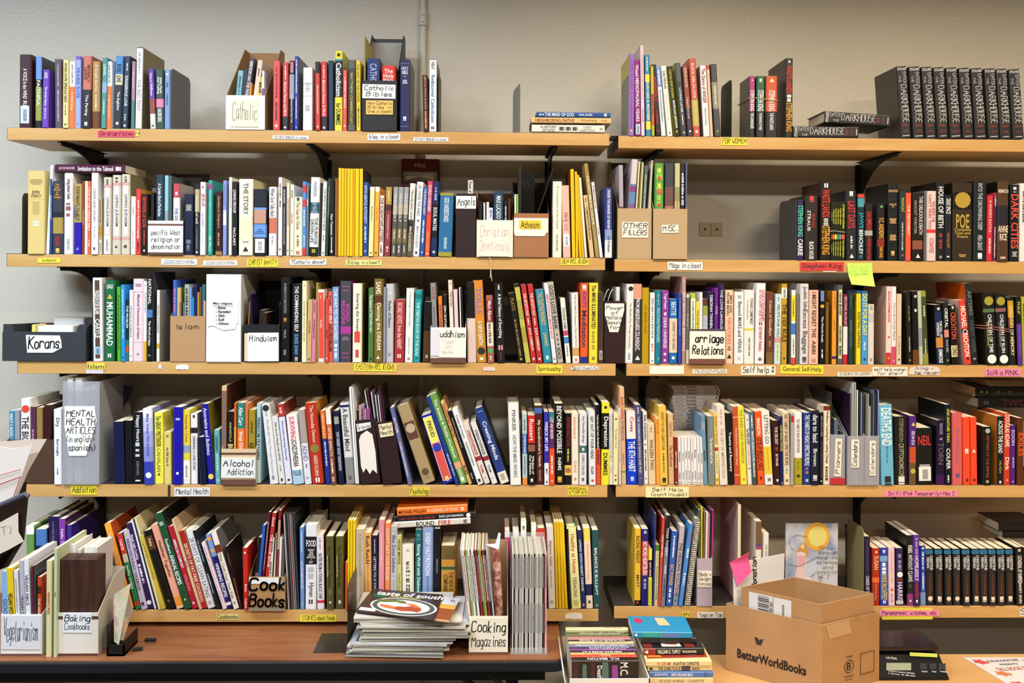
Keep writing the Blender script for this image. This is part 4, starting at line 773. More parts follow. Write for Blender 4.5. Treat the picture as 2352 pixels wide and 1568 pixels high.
# ---------------------------------------------------------------- books
YEL = set('f0c81c eec41a edc31c ecc11a f2ca20 f0c010 e8bc14 dcb214 e0b418 ecc818 dcb41a e0b81a e4bc1c ecc41c'.split())
def book_at(mtx, w, h, d, spec, label, cat='book', group=None, name='book', kind='p'):
    """spine in the local plane y = 0 facing -y, thickness along x, height along z"""
    head, *segs = spec.split('|'); tok = head.split(); col = tok[0]; tcol = tok[1] if len(tok) > 1 else '222222'
    side = col; hard = 'h' in tok[2:]
    for t in tok[2:]:
        if len(t) == 7 and t[0] == 's': side = t[1:]
    r = bpy.data.objects.new(name, None); COL.objects.link(r); r.matrix_basis = mtx; r.empty_display_size = .02
    tagit(r, label, cat, group)
    bands = []; 
    for s_ in segs:
        if s_[:1] == '#':
            a, b, c = s_[1:].split(','); bands.append((float(a), float(b), c))
    cuts = sorted({0., 1.} | {min(1, max(0, q)) for b in bands for q in b[:2]})
    cols = [col]; mats = [mat(col, .38)]
    if side != col: mats.append(mat(side, .38)); si = 1
    else: si = 0
    if name == 'book':
        r.name = name = 'magazine' if cat == 'magazine' else 'hardcover_book' if hard else 'booklet' if w < .0115 and col.lower() not in YEL else 'yellow_magazine' if col.lower() in YEL else 'cookbook' if 'Cookbooks' in label or 'ook Books' in label or 'food books' in label else 'mystery_paperback' if 'mystery' in label else 'paperback_book'
    t = min(.0022 if hard else .0009, w * .2); c = min(w * (.22 if hard else .12), .004); d_ = d
    out = [(0, d_), (0, c)] + ([(c * .3, c * .3)] if hard else []) + [(c, 0), (w - c, 0)] + ([(w - c * .3, c * .3)] if hard else []) + [(w, c), (w, d_)]
    inn = [(w - t, d_), (w - t, t * 1.5 + c * .3), (t, t * 1.5 + c * .3), (t, d_)]
    prof = out + inn; k = len(prof); nf = len(out)
    mb = MB(); rings = []
    for f in cuts:
        z = h * (1 - f); n = len(mb.v); mb.v += [(u, v, z) for u, v in prof]; rings.append(n)
    for ci in range(len(cuts) - 1):
        mid = (cuts[ci] + cuts[ci + 1]) / 2; cc = col
        for a, b, q in bands:
            if a <= mid <= b: cc = q
        mq = mat(cc, .38)
        if mq not in mats: mats.append(mq)
        mi = mats.index(mq)
        for i in range(k):
            j = (i + 1) % k; a, b = rings[ci], rings[ci + 1]
            mb.f.append((b + i, b + j, a + j, a + i)); mb.m.append(si if i in (0, nf - 2) else (mi if i < nf - 1 else si))
    def cap(n, flip):
        L_ = len(out); q = [(n + L_ - 1, n + L_, n + L_ + 1, n + L_ - 2), ]
        idx = list(range(k)); 
        f1 = [n + 0, n + k - 1, n + k - 2] + [n + i for i in range(nf // 2 - 1, 0, -1)]
        f2 = [n + nf - 1, n + nf, n + nf + 1] + [n + i for i in range(nf // 2, nf - 1)]
        f3 = [n + nf // 2 - 1, n + k - 2, n + nf + 1, n + nf // 2]
        for f, fl in ((f1, 0), (f2, 1), (f3, 0)):
            if bool(fl) != flip: f = f[::-1]
            mb.f.append(tuple(f)); mb.m.append(si)
    cap(rings[0], False); cap(rings[-1], True)
    mb.build('cover', mats, r, True)
    pb = MB(); g = .0035 if hard else .0006; y0 = inn[1][1] + .0003
    pb.box(t + .0002, w - t - .0002, y0, d_ - (.004 if hard else .0005), g if hard else .0003, h - g)
    pb.build('page_block', M_PAGE, r, True)
    pr = MB(); pm = []; ne = 0
    rng = random.Random(int(w * 1e6) % 9973)
    def pmi(cc):
        q = mat(cc, .55)
        if q not in pm: pm.append(q)
        return pm.index(q)
    for s_ in segs:
        if re.match(r'^-[.\d]', s_):
            q = s_[1:].split(','); a, b, hh = map(float, q[:3]); cc = (q[3] if len(q) > 3 and q[3] else tcol); off = float(q[4]) if len(q) > 4 else 0
            cx = w / 2 + off * w; x0, x1 = cx - hh * w * .5, cx + hh * w * .5; mi = pmi(cc)
            L = (b - a) * h; z = h * (1 - a); zend = h * (1 - b)
            if L < w * 1.0 and hh > .45 or w > .03 and L < w:                    # small printed lines across the spine
                nrow = max(1, round(L / .0042)); rh = L / nrow
                for i in range(nrow):
                    e = rng.uniform(0, .18) * (x1 - x0)
                    pr.poly([(x0 + e, -.00025, z - i * rh - rh * .75), (x1 - e, -.00025, z - i * rh - rh * .75), (x1 - e, -.00025, z - i * rh - rh * .15), (x0 + e, -.00025, z - i * rh - rh * .15)], mi)
            else:
                while z > zend + .001:
                    l = min(rng.uniform(.35, 1.0) * (x1 - x0) + .0006, z - zend); e = rng.uniform(0, .25) * (x1 - x0)
                    pr.poly([(x0 + e * .5, -.00025, z - l), (x1 - e, -.00025, z - l), (x1 - e, -.00025, z), (x0 + e * .5, -.00025, z)], mi)
                    z -= l + .35 * (x1 - x0) * rng.choice((.5, .6, 1.5))
        elif s_[:1] == '=':
            q = s_[1:].split(','); a, b, hh = map(float, q[:3]); mi = pmi(q[3]); x0, x1 = w / 2 * (1 - hh), w / 2 * (1 + hh)
            if len(q) > 4: x0 += float(q[4]) * w; x1 += float(q[4]) * w
            ne += 1; e = -.0001 - ne * .00004
            pr.poly([(x0, e, h * (1 - b)), (x1, e, h * (1 - b)), (x1, e, h * (1 - a)), (x0, e, h * (1 - a))], mi)
        elif re.match(r'^o[.\d]', s_):
            q = s_[1:].split(','); a = float(q[0]); cc = q[1] if len(q) > 1 and q[1] else tcol; sz = float(q[2]) if len(q) > 2 else 2
            rr = min(w * .1 * sz, w * .4); zc = h * (1 - a); mi = pmi(cc); sh = rng.choice((0, 1, 1, 2, 3)) if sz < 4 else 0
            bx = lambda u0, u1, v0, v1: pr.poly([(w / 2 + u * rr, -.0004, zc + v * rr) for u, v in ((u0, v0), (u1, v0), (u1, v1), (u0, v1))], mi)
            if sh == 1: bx(-.8, .8, -.6, 1); bx(-.8, .8, -1.2, -.8)
            elif sh == 2: bx(-.9, -.2, -1, 1); bx(.2, .9, -1, 1)
            elif sh == 3: pr.poly([(w / 2 - rr, -.0004, zc - rr * .8), (w / 2 + rr, -.0004, zc - rr * .8), (w / 2, -.0004, zc + rr)], mi)
            else: pr.poly([(w / 2 + rr * math.cos(i * math.pi / 6), -.0004, zc + rr * math.sin(i * math.pi / 6)) for i in range(12)], mi)
        elif re.match(r'^B[.\d]', s_):
            q = s_[1:].split(','); a, b = float(q[0]), float(q[1]); cc = q[2] if len(q) > 2 else 'f2f2f0'
            sb = MB(); x0, x1 = w * .14, w * .86; z1, z0 = h * (1 - a), h * (1 - b)
            sb.box(x0, x1, -.0006, -.0001, z0, z1, 0); z = z1 - (z1 - z0) * .2
            while z > z0 + (z1 - z0) * .12:
                l = rng.uniform(.0004, .0012)
                sb.poly([(x0 + (x1 - x0) * .3, -.0007, z - l), (x0 + (x1 - x0) * .75, -.0007, z - l), (x0 + (x1 - x0) * .75, -.0007, z), (x0 + (x1 - x0) * .3, -.0007, z)], 1)
                z -= l + rng.uniform(.0005, .001)
            o = sb.build('price_sticker', [mat(cc, .5), mat('202024', .6)], r, True)
        elif s_[:1] != '#':
            body, _, q = s_.partition('@'); q = q.split(','); body = body.replace('~', '')
            a, b, hh = (float(v) for v in q[:3]); cc = q[3] if len(q) > 3 and q[3] else tcol
            off = float(q[4]) if len(q) > 4 and q[4] else 0; hor = len(q) > 5 and q[5] == 'h'
            zc = h * (1 - (a + b) / 2); L = (b - a) * h
            if len(q) > 6: hand(r, body, frame((w / 2 + off * w, -.0005, zc), (0, 0, -1), (1, 0, 0)), L, hh * w, cc, .07, 'lettering', True, 0); continue
            if hor: put_text(body, r, frame((w / 2, -.0005, zc), (1, 0, 0), (0, 0, 1)), min(hh * 1.1, .9) * w, L * 1.05, cc, bold=.014)
            else: put_text(body, r, frame((w / 2 + off * w, -.0005, zc), (0, 0, -1), (1, 0, 0)), L * 1.04, min(hh * 1.14, max(hh, .8)) * w, cc, bold=.014, multi=w > .021 and hh > .5)
    if pr.f: pr.build('printed_lettering', pm, r, True)['kind'] = 'stuff'
    return r
def upright(line, zb, Yf, maxd, wherelab, label=None, cat='book', group=None, name='book', jitter=.004):
    head = line.split('|')[0].split(); xb, wpx, yt, dx = (float(v) for v in head[:4])
    spec = line.split(None, 4)[4]
    Y = Yf + random.uniform(-jitter, jitter)
    X0 = xat(xb, Y, zb); X1 = xat(xb + wpx, Y, zb); T = p2w(xb + dx, yt, Y)
    th = math.atan2(T.x - X0, T.z - zb)
    if abs(th) < .012: th = 0
    W = (X1 - X0) * math.cos(th) - .0006; H = math.hypot(T.x - X0, T.z - zb) if th else T.z - zb
    if th < 0: zr = zb; H *= 1; xr = X0 + .0003
    else: zr = zb + W * math.sin(th); xr = X0 + .0003
    if th < 0: pass
    H = H - (0 if th <= 0 else W * math.sin(th) * .5)
    D = .106 if H < .182 else min(max(.135, .7 * H), .2)
    D = min(D, maxd)
    mt = Matrix.Translation((xr, Y, zr + .0003)) @ Matrix.Rotation(th, 4, 'Y')
    return book_at(mt, W, H, D, spec, label, cat, group, name)
def desc(spec, W=None):
    head, *segs = spec.split('|'); c = cname(head.split()[0]); bs = [s_[1:].split(',') for s_ in segs if s_[:1] == '#']
    big = max(bs, key=lambda q: float(q[1]) - float(q[0]), default=None)
    if big and float(big[1]) - float(big[0]) > .22 and cname(big[2]) != c: c = c + ' and ' + cname(big[2])
    return c
def run(rows, zb, Yf, maxd, place, group, noun='book', cat='book', jitter=.004, name='book'):
    """place one row of upright books, naming each by its title or by the nearest titled neighbour"""
    ls = [l for l in rows.strip().split('\n') if l.strip()]
    ls.sort(key=lambda l: float(l.split()[0])); last = None; since = 0; tt = []
    ts = [titleof(l.split('|')[1:]) for l in ls]
    for i, l in enumerate(ls):
        spec = l.split(None, 4)[4]; wpx = float(l.split()[1]); c = desc(spec)
        sz = 'slim ' if wpx < 8 else ('thick ' if wpx > 24 else '')
        if 'STOLARZ' in l: lab = f"upright black horror hardcover, {ORD[sum('STOLARZ' in q for q in ls[:i])]} of the ten alike {place}"
        elif 'FEEHAN' in l: lab = f"black and teal vampire paperback, {ORD[sum('FEEHAN' in q for q in ls[:i])]} of the ten alike {place}"
        elif ts[i] and ts.count(ts[i]) > 1:
            n = ts[:i].count(ts[i]); ot = ts.count(ts[i])
            lab = f"{c} {noun} titled {ts[i]}, {ORD[n]} of the {ot} alike {place}"; last, since = ts[i], 0
        elif ts[i]:
            lab = f"{sz}{c} {noun} titled {ts[i]} {place}"; last, since = ts[i], 0
        else:
            since += 1
            if last: lab = f"{sz}{c} {noun} {'next after' if since == 1 else ORD[since - 1] + ' after'} {' '.join(last.split()[:4])} {place}"
            else: lab = f"{sz}{c} {noun}, {ORD[i]} from the start {place}"
        w_ = lab.split()
        if len(w_) > 16: lab = ' '.join(w_).replace(' titled', ''); w_ = lab.split()
        if len(w_) > 16: lab = lab.replace(' on the shelf tagged ', ' on shelf '); w_ = lab.split()
        if len(w_) > 16: lab = re.sub(r', (\w+) of the \d+ alike', r', \1 copy', lab); w_ = lab.split()
        if len(w_) > 16: lab = ' '.join(w_[:16])
        upright(l, zb, Yf, maxd, place, lab, cat, group, name, jitter)
# ---------------------------------------------------------------- flat lying books
def lying(xl, xr, yt, yb, Y, spec, label, depth=.14, group=None, zb=None, tilt=0, yaw=0, cat='book'):
    A = p2w(xl, (yt + yb) / 2, Y); B = p2w(xr, (yt + yb) / 2, Y)
    z1 = p2w((xl + xr) / 2, yt, Y).z; z0 = p2w((xl + xr) / 2, yb, Y).z
    if zb is not None: z1 += zb - z0; z0 = zb
    mt = Matrix(((0, 0, -1, 0), (0, 1, 0, 0), (1, 0, 0, 0), (0, 0, 0, 1)))
    ctr = Vector(((A.x + B.x) / 2, Y, z0)); L = B.x - A.x
    mt = Matrix.Translation(ctr) @ Matrix.Rotation(yaw, 4, 'Z') @ Matrix.Rotation(tilt, 4, 'Y') @ Matrix.Translation((L / 2, 0, 0)) @ mt
    return book_at(mt, z1 - z0 - .0004, L, depth, spec, label, cat, group, 'book')
# ---------------------------------------------------------------- setting
def struct(o): o['kind'] = 'structure'; return o
def slab(name, x0, x1, y0, y1, z0, z1, mt): mb = MB(); mb.box(x0, x1, y0, y1, z0, z1); return struct(mb.build(name, mt))
YW = .305
slab('wall_back', -3.6, 3.6, YW, YW + .1, 0, 3.2, M_WALL)
slab('wall_left', -3.7, -3.6, -6, YW, 0, 3.2, mat('6A6258', .8))
slab('wall_right', 3.6, 3.7, -6, YW, 0, 3.2, mat('6A6258', .8))
slab('wall_front', -3.6, 3.6, -6.1, -6, 0, 3.2, mat('5A524A', .8))
slab('ceiling', -3.7, 3.7, -6.1, YW + .1, 3.2, 3.3, mat('A8A298', .9))
slab('floor', -3.7, 3.7, -6.1, YW + .1, -.1, 0, mat('3A342C', .5))
mb = MB(); mb.tube([(-.2375, YW - .0135, .02), (-.2375, YW - .0135, 3.2)], .0118, 14)
pipe = thing('wall_pipe', (-.2375, YW - .014, 0), 'cream painted metal conduit pipe running up the wall above the fire alarm', 'pipe')
mb.build('tube', M_WALL, pipe)
zc = p2w(968, 45, YW).z
mb = MB(); mb.tube([(-.2375, YW - .0145, zc - .025), (-.2375, YW - .0145, zc + .025)], .0142, 14); mb.build('coupling', M_WALL, pipe)
for k in (-.012, .012):
    mb = MB(); mb.tube([(-.2375, YW - .028, zc + k), (-.2375, YW - .032, zc + k)], .004, 8); mb.build('screw', M_WALL, pipe)
# ---------------------------------------------------------------- shelves
SH = {'1L': (-1.418, .337, 2.192), '1R': (.363, 2.1, 2.185), '2L': (-1.417, .327, 1.825), '2R': (.354, 2.1, 1.822), '3L': (-1.384, .36, 1.514),
      '3R': (.391, 2.1, 1.514), '4L': (-1.40, .338, 1.156), '4R': (.362, 2.1, 1.157), '5L': (-1.40, .314, .791), '5R': (.359, 2.1, .799)}
WHERE = {'1L': 'tagged Christian Fiction', '1R': 'tagged For Women', '2L': 'tagged Christianity', '2R': 'tagged Mags in closet', '3L': 'tagged Eastern Religions',
         '3R': 'tagged General Self-Help', '4L': 'tagged Psychology', '4R': 'tagged Self Help Continued', '5L': 'tagged Cookbooks', '5R': 'tagged Yoga on top'}
TH = .0365; SD = .25; SHO = {}
for k, (x0, x1, z) in SH.items():
    t = thing('shelf_board', ((x0 + x1) / 2, SD / 2, z - TH), f"{'long' if k[1] == 'L' else 'right-hand'} maple-laminate wall shelf {WHERE[k]}", 'shelf', 'wall shelves')
    mb = MB(); mb.box(x0 + .0008, x1, 0, SD, z - TH, z - .0008); mb.build('board', M_SHELF, t, bevel=.001); SHO[k] = t
    mb = MB(); mb.box(x0 + .0008, x1, .0015, SD, z - .0008, z); mb.build('top_laminate', mat('383230', .5), t); mb = MB(); mb.box(x0, x0 + .0008, .0005, SD, z - TH, z); mb.build('end_cap', mat('1c1a1a', .5), t)
STX = [-1.27, -.545, .175, .49, 1.205]
for i, x in enumerate(STX):
    t = thing('wall_standard', (x, YW - .008, .5), f"black slotted metal wall upright, {ORD[i]} of five from the start of the shelves", 'shelf upright', 'slotted wall uprights')
    mb = MB(); mb.box(x - .011, x + .011, YW - .012, YW, .72, 2.14); mb.build('channel', M_BLACK, t)
    mb = MB()
    for q in range(34):
        z = .78 + q * .04
        mb.poly([(x - .002, YW - .0125, z), (x + .002, YW - .0125, z), (x + .002, YW - .0125, z + .014), (x - .002, YW - .0125, z + .014)])
    mb.build('slot_row', mat('050505', .8), t)['kind'] = 'stuff'
BH = {'1': .125, '2': .115, '3': .115, '4': .115, '5': .012}
for k in SH:
    for x in (STX[:3] if k[1] == 'L' else STX[3:]):
        z = SH[k][2] - TH; hb = BH[k[0]]
        t = thing('shelf_bracket', (x, YW - .012, z - hb), f"black curved steel bracket on the {ORD[STX.index(x)]} upright under the shelf {WHERE[k]}", 'shelf bracket', 'curved shelf brackets')
        pr = [(.02, z)]
        for q in range(9):
            u = q / 8; pr.append((.02 + (YW - .014 - .02) * (u ** .75), z - hb * (.1 + .9 * u ** 2.2)))
        pr += [(YW - .012, z - hb), (YW - .012, z)]
        mb = MB(); mb.prism(pr, lambda u, v, t_: (t_, u, v), x - .0025, x + .0025); mb.build('web', M_BLACK, t)
        mb = MB(); mb.box(x - .012, x + .012, .02, YW - .012, z - .003, z - .0004); mb.build('flange', M_BLACK, t)
# ---------------------------------------------------------------- tags taped to the shelf edges
def tag(parent, x0, x1, y0, y1, Y, col, text, ink='1c1c20', style='h', what=None, tilt=0, poly=None, th=.095, inset=.9, name='paper_tag', part=True):
    A = p2w(x0, y0, Y); B = p2w(x1, y1, Y); cx, cz = (A.x + B.x) / 2, (A.z + B.z) / 2; w_, h_ = B.x - A.x, A.z - B.z
    R = Matrix.Translation((cx, Y, cz)) @ Matrix.Rotation(tilt, 4, 'Y')
    mb = MB(); pp = poly or [(-.5, -.5), (.5, -.5), (.5, .5), (-.5, .5)]
    mb.prism([(u * w_, v * h_) for u, v in pp], lambda u, v, t: R @ Vector((u, t, v)), -.0007, .0002)
    o = mb.build(name, mat(col, .6), parent)
    if what: o['label'] = what
    if text:
        M2 = R @ frame((0, -.0011, 0), (1, 0, 0), (0, 0, 1))
        if style == 'h': hand(o, text, M2, w_ * inset, h_ * inset, ink, th)
        elif style == 'v': hand(o, text, R @ frame((0, -.0011, 0), (0, 0, 1), (-1, 0, 0)), h_ * inset, w_ * inset, ink, th)
        else: put_text(text, o, M2, w_ * inset, h_ * inset * .8, ink, bold=.0, multi=False, local=False)
    return o
TORN = [(-.5, -.3), (-.4, -.45), (-.2, -.35), (0, -.5), (.2, -.4), (.45, -.5), (.5, 0), (.42, .4), (.1, .5), (-.3, .42), (-.45, .3)]
for k, a in [('1L', (225, 309.5, 300, 315, 'd84860', 'Christian Fiction', 'h', 'red paper tag reading Christian Fiction')), ('1L', (310.6, 319.5, 301, 313, 'e8e060', 'N', 'h', 'yellow scrap with the letter N')),
             ('1L', (626.5, 709.5, 310.8, 320, 'ecebe8', 'STUDY BIBLES in closet', 'p', 'white tag reading Study Bibles in closet, under the red book')),
             ('1L', (844.5, 919, 306.8, 322.5, 'ecebe8', 'bles in closet', 'h', 'torn white tag reading bles in closet')),
             ('1L', (949.7, 1029.8, 315, 325, 'ecebe8', 'STUDY BIBLES in closet', 'p', 'white tag reading Study Bibles in closet, nearer the bare wall')),
             ('1R', (1656.8, 1715.8, 316, 334, 'ecd83c', 'FOR WOMEN', 'h', 'yellow tag reading For Women')),
             ('2L', (86.8, 139, 592.5, 603.5, 'ecd83c', 'Judaism', 'p', 'yellow tag reading Judaism')), ('2L', (370.5, 453, 594.5, 608.5, 'e8e6e2', 'Christian books by specific\nrequested authors in CLOSET', 'p', 'white tag about requested authors')),
             ('2L', (467, 545, 598, 610, 'e8e6e2', 'Christian books by specific\nrequested authors in CLOSET', 'p', 'torn white tag about requested authors')), ('2L', (567.5, 638.6, 594, 612.5, 'f0d838', 'CHRISTIANITY', 'h', 'yellow tag reading Christianity')),
             ('2L', (666, 749.5, 595.5, 608.5, 'eceae6', '^Catholic above^', 'h', 'white tag reading Catholic above')), ('2L', (794.5, 876, 597, 609.3, 'ece68c', 'Bibles in closet^', 'h', 'pale yellow tag reading Bibles in closet')),
             ('2L', (1287.8, 1351.7, 593.5, 609, 'ecd83c', 'GEN RELIGION', 'h', 'yellow tag reading Gen Religion')),
             ('2R', (1533.5, 1613.5, 601, 620, 'ecebea', 'Mags in closet', 'h', 'white tag reading Mags in closet')), ('2R', (1890, 1921, 618, 624.5, 'e8e6e2', '', 'h', 'white scrap under the red tag')),
             ('2R', (1837.8, 1938, 601.5, 622, 'cc3a38', 'Stephen King', 'p', 'red tag naming an author')),
             ('3L', (198, 237.5, 848, 857.5, 'd8d0d8', '', 'h', 'white torn label remnant')), ('3L', (200.4, 240.7, 833.4, 848.6, 'ecd84c', 'Islam', 'p', 'yellow tag reading Islam')), ('3L', (363.5, 371.5, 836, 848, 'dcd8d8', '', 't', 'white paint dab')),
             ('3L', (403.5, 434, 836.5, 849, 'e6e4e4', '', 't', 'torn white scrap of label')), ('3L', (813, 910.5, 835, 852.5, 'ecd83c', 'EASTERN RELIGIONS', 'h', 'yellow tag reading Eastern Religions')),
             ('3L', (1109, 1138, 842, 852, 'e0c8b8', '', 't', 'pale torn label remnant')), ('3L', (1232.5, 1291.5, 838, 857.5, 'ecd83c', 'Spirituality', 'p', 'yellow tag reading Spirituality')),
             ('3L', (1310, 1376, 840, 850.5, 'eae6e2', 'Spirituality', 't', 'torn white tag reading Spirituality')),
             ('3R', (1492, 1571, 839.5, 859, 'ece8dc', '', 'h', 'blank white tag')), ('3R', (1590.5, 1669.5, 847.5, 858, 'e8e4da', 'SEE PSYCHOLOGY AND\n< SPIRITUALITY BOOKS', 'h', 'white tag pointing to spirituality books')),
             ('3R', (1702, 1781, 840, 861, 'e8e4da', 'Self help |', 'h', 'white tag reading Self help')), ('3R', (1792.5, 1891, 838.6, 858.5, 'ecd83c', 'General Self-Help', 'p', 'yellow tag reading General Self-Help')),
             ('3R', (1923.5, 2002, 854, 864.4, 'e8e4da', 'SEE BUSINESS FOR LEADERSHIP', 'h', 'narrow white tag reading See business for leadership')),
             ('3R', (2003.5, 2084, 842.5, 863.5, 'e8e4da', 'self help women\nfor shelf', 'h', 'white tag reading self help women')), ('3R', (2087, 2160, 840, 862, 'd8d0cc', 'hing -\n  he never', 't', 'torn white tag remnant')),
             ('3R', (2262.5, 2344.5, 846.5, 864, 'f088b8', 'Sci/fi is PINK.', 'p', 'pink tag reading Sci/fi is PINK')),
             ('4L', (163, 223, 1114.5, 1135.5, 'e4d030', 'Addiction', 'h', 'yellow note reading Addiction')), ('4L', (400.5, 482, 1119.5, 1139, 'e4e2e2', 'Mental Health', 'h', 'white tag reading Mental Health')),
             ('4L', (940.5, 987.5, 1119, 1137.5, 'dcc838', 'Psychology', 'h', 'yellow tag reading Psychology')), ('4L', (1304, 1350, 1117.5, 1137, 'ecd83c', 'PERSONAL\nSTORIES', 'h', 'yellow tag reading Personal Stories')),
             ('4R', (1483, 1582, 1118, 1142, 'ece4b0', 'Self Help\n (continued)', 'h', 'cream note reading Self Help continued')), ('4R', (2031.5, 2199.5, 1127, 1140, 'f088b0', 'Sci Fi (Pink Temporarily) Max 2', 'h', 'long pink tag reading Sci Fi')),
             ('4L', (386, 391, 1113.5, 1142.5, '26262a', '', 'h', 'black strap hanging over the shelf edge')), ('5L', (497, 548.5, 1410, 1422.5, 'd8d080', 'Cookbooks', 'h', 'pale yellow tag reading Cookbooks')), ('5L', (689.5, 773, 1411.5, 1427, 'ecd83c', 'STORIES about foods', 'h', 'yellow tag reading Stories about foods')),
             ('5L', (1297, 1338, 1407, 1422, 'e8e4dc', '', 't', 'torn white label remnant near the end')),
             ('5R', (1567, 1583, 1404.5, 1417, 'd8c83c', 'th', 'h', 'yellow scrap half hidden by a blue book')), ('5R', (1601.8, 1661, 1405.5, 1418.5, 'e4e0d6', 'Yoga on Top', 'h', 'white tag reading Yoga on Top')),
             ('5R', (2026, 2142, 1396, 1422, 'e0d040', '', 'h', 'yellow paper behind the pink tag')), ('5R', (2019, 2157.5, 1401, 1413.5, 'f088b0', 'Paranormal, witches, etc', 'h', 'pink tag reading Paranormal witches etc')),
             ('5R', (2342.5, 2362, 1396.5, 1414, 'e8e4da', 'Se', 'h', 'white tag at the edge of the view'))]:
    x0, x1, y0, y1, col, text, sty, what = a
    dy = {'red tag naming an author': -.0008, 'pink tag reading Paranormal witches etc': -.0008, 'yellow tag reading Islam': -.0008}.get(what, 0)
    tag(SHO[k], x0, x1, y0, y1, -.0006 + dy, col, text, '2a2a30' if 'pale' not in what else '484848', 'h' if sty == 't' else sty, what, random.uniform(-.012, .012), TORN if sty == 't' else None, .095)
# green sticky note hanging from the shelf edge
t = thing('sticky_note', (0, -.004, 1.8), 'lime green sticky note hanging from the shelf edge beside the red author tag', 'sticky note')
t.matrix_basis = Matrix.Translation(p2w(1976, 603, -.004))
A = [p2w(1945, 604, -.002), p2w(2003, 604, -.002), p2w(2005, 632, -.006), p2w(2010, 658, -.016), p2w(1956, 653, -.016), p2w(1949, 632, -.006)]
mb = MB(); mb.poly([A[0], A[5], A[2], A[1]]); mb.poly([A[5], A[4], A[3], A[2]]); o = mb.build('paper', mat('c0f060', .6), t)
s_ = o.modifiers.new('thick', 'SOLIDIFY'); s_.thickness = .0004
hand(t, 'This is not\nhis later\nKing under\nR B on top\nshelf', frame(p2w(1974, 628, -.0075), (1, 0, 0), (0, 0, 1)), .055, .05, '6a8a3c', .05, 'handwriting')
# ---------------------------------------------------------------- fire alarm and blank wall plates
t = thing('fire_alarm_strobe', (-.22, YW, 1.98), 'dark red wall fire alarm strobe reading Fire behind the Christianity shelf', 'fire alarm')
A = p2w(922, 364, YW - .045); B = p2w(1009, 430, YW - .045)
mb = MB(); mb.box(A.x, B.x, YW - .045, YW, B.z, A.z); mb.build('housing', mat('6a1414', .4), t, bevel=.004)
put_text('FIRE', t, frame((p2w(965, 380, YW - .046).x, YW - .0458, p2w(965, 380, YW - .046).z), (1, 0, 0), (0, 0, 1)), .06, .012, 'd0b8b0', multi=False, local=False)
A = p2w(927, 393, YW - .05); B = p2w(1003, 417, YW - .05)
mb = MB(); cxm = (A.x + B.x) / 2; czm = (A.z + B.z) / 2
mb.box(A.x, B.x, YW - .05, YW - .0455, B.z, A.z, 0)
for sx in (-1, 1):
    for sz in (-1, 1):
        mb.poly([(cxm, YW - .058, czm), (cxm + sx * .044, YW - .0505, czm), (cxm + sx * .044, YW - .052, czm + sz * .012), (cxm, YW - .054, czm + sz * .012)], 1)
mb.build('strobe_lens', [mat('8a8478', .3), mat('d8d8dc', .12, .8, .7)], t)
for i, (a, b) in enumerate(((1606.5, 1632), (1633, 1659.5))):
    A = p2w(a, 511, YW - .004); B = p2w(b, 542, YW - .004)
    t = thing('blank_wall_plate', (A.x, YW, B.z), ['square beige wall plate with a dark centre hole, nearer the Misc box', 'square beige wall plate with a dark centre hole, nearer the dark bookend'][i], 'wall plate', 'blank wall plates')
    mb = MB(); mb.box(A.x, B.x, YW - .004, YW, B.z, A.z); mb.build('plate', mat('B8A688', .5), t, bevel=.001)
    mb = MB(); c = (A + B) / 2; mb.poly([(c.x + .0045 * math.cos(q * .7854), YW - .0045, c.z + .0045 * math.sin(q * .7854)) for q in range(8)]); mb.build('hole', M_BLACK, t)
# ---------------------------------------------------------------- bookends
def bookend(px, yt, row, label, side, depth=.15, col=None, base=None, Y=.002, zb=None, yaw=0):
    z = SH[row][2] if row else zb; X = xat(px, Y, z); T = p2w(px, yt, Y); m_ = col or M_METAL
    t = thing('bookend', (X, Y + depth / 2, z), label, 'bookend', 'metal bookends')
    h = T.z - z; th = .0014; r = .018
    pr = [(Y, z), (Y, z + h - r)] + [(Y + r - r * math.cos(q * .3927), z + h - r + r * math.sin(q * .3927)) for q in range(1, 5)] + [(Y + depth - r + r * math.sin(q * .3927), z + h - r + r * math.cos(q * .3927)) for q in range(0, 5)] + [(Y + depth, z)]
    mb = MB(); mb.prism(pr, lambda u, v, t_: (t_, u, v), X - th / 2, X + th / 2); mb.build('upright_plate', m_, t)
    bl = base or .1; a, b = (X + th / 2, X + bl) if side > 0 else (X - bl, X - th / 2)
    mb = MB(); mb.box(a, b, Y - .001, Y + depth * .8, z + .0001, z + .0012); mb.build('base_plate', m_, t)
    if yaw: t.matrix_basis = Matrix.Translation((X, Y, z)) @ Matrix.Rotation(yaw, 4, 'Z') @ Matrix.Translation((0, depth / 2, 0))
    return t
GREY = mat('85817A', .45, .5, .2); DK = mat('1e1e20', .5); DG = mat('55504a', .5)
bookend(392, 155, '1L', 'grey metal bookend closing the Christian fiction books', 1, .16, mat('6c6c6e', .5))
bookend(1006.5, 165, '1L', 'black bookend after the white hardcover Rediscover Catholicism', -1, .12, DK, .02)
bookend(1194.6, 189.4, '1L', 'lone grey bookend standing on the empty stretch of top shelf', 1, .14, mat('8c887e', .5), yaw=.13)
bookend(1443.5, 170, '1R', 'grey bookend before the purple books on the For Women shelf', -1, .14, mat('8c877c', .5), .05)
bookend(1680, 181, '1R', 'black bookend before the banded paperbacks on the For Women shelf', -1, .12, DK, .02)
bookend(50.5, 442, '2L', 'dark olive bookend before the Jewish Literacy hardcover', -1, .14, mat('3a382c', .5), .045)
bookend(1828.5, 456, '2R', 'dark grey bookend before the horror paperbacks on the second shelf', -1, .15, mat('4a4642', .5), .02)
bookend(211.5, 684, '3L', 'black bookend plate beside the Korans box', 1, .12, DK, .001)
bookend(642, 690, '3L', 'black bookend beside the Hinduism box', 1, .12, DK, .001)
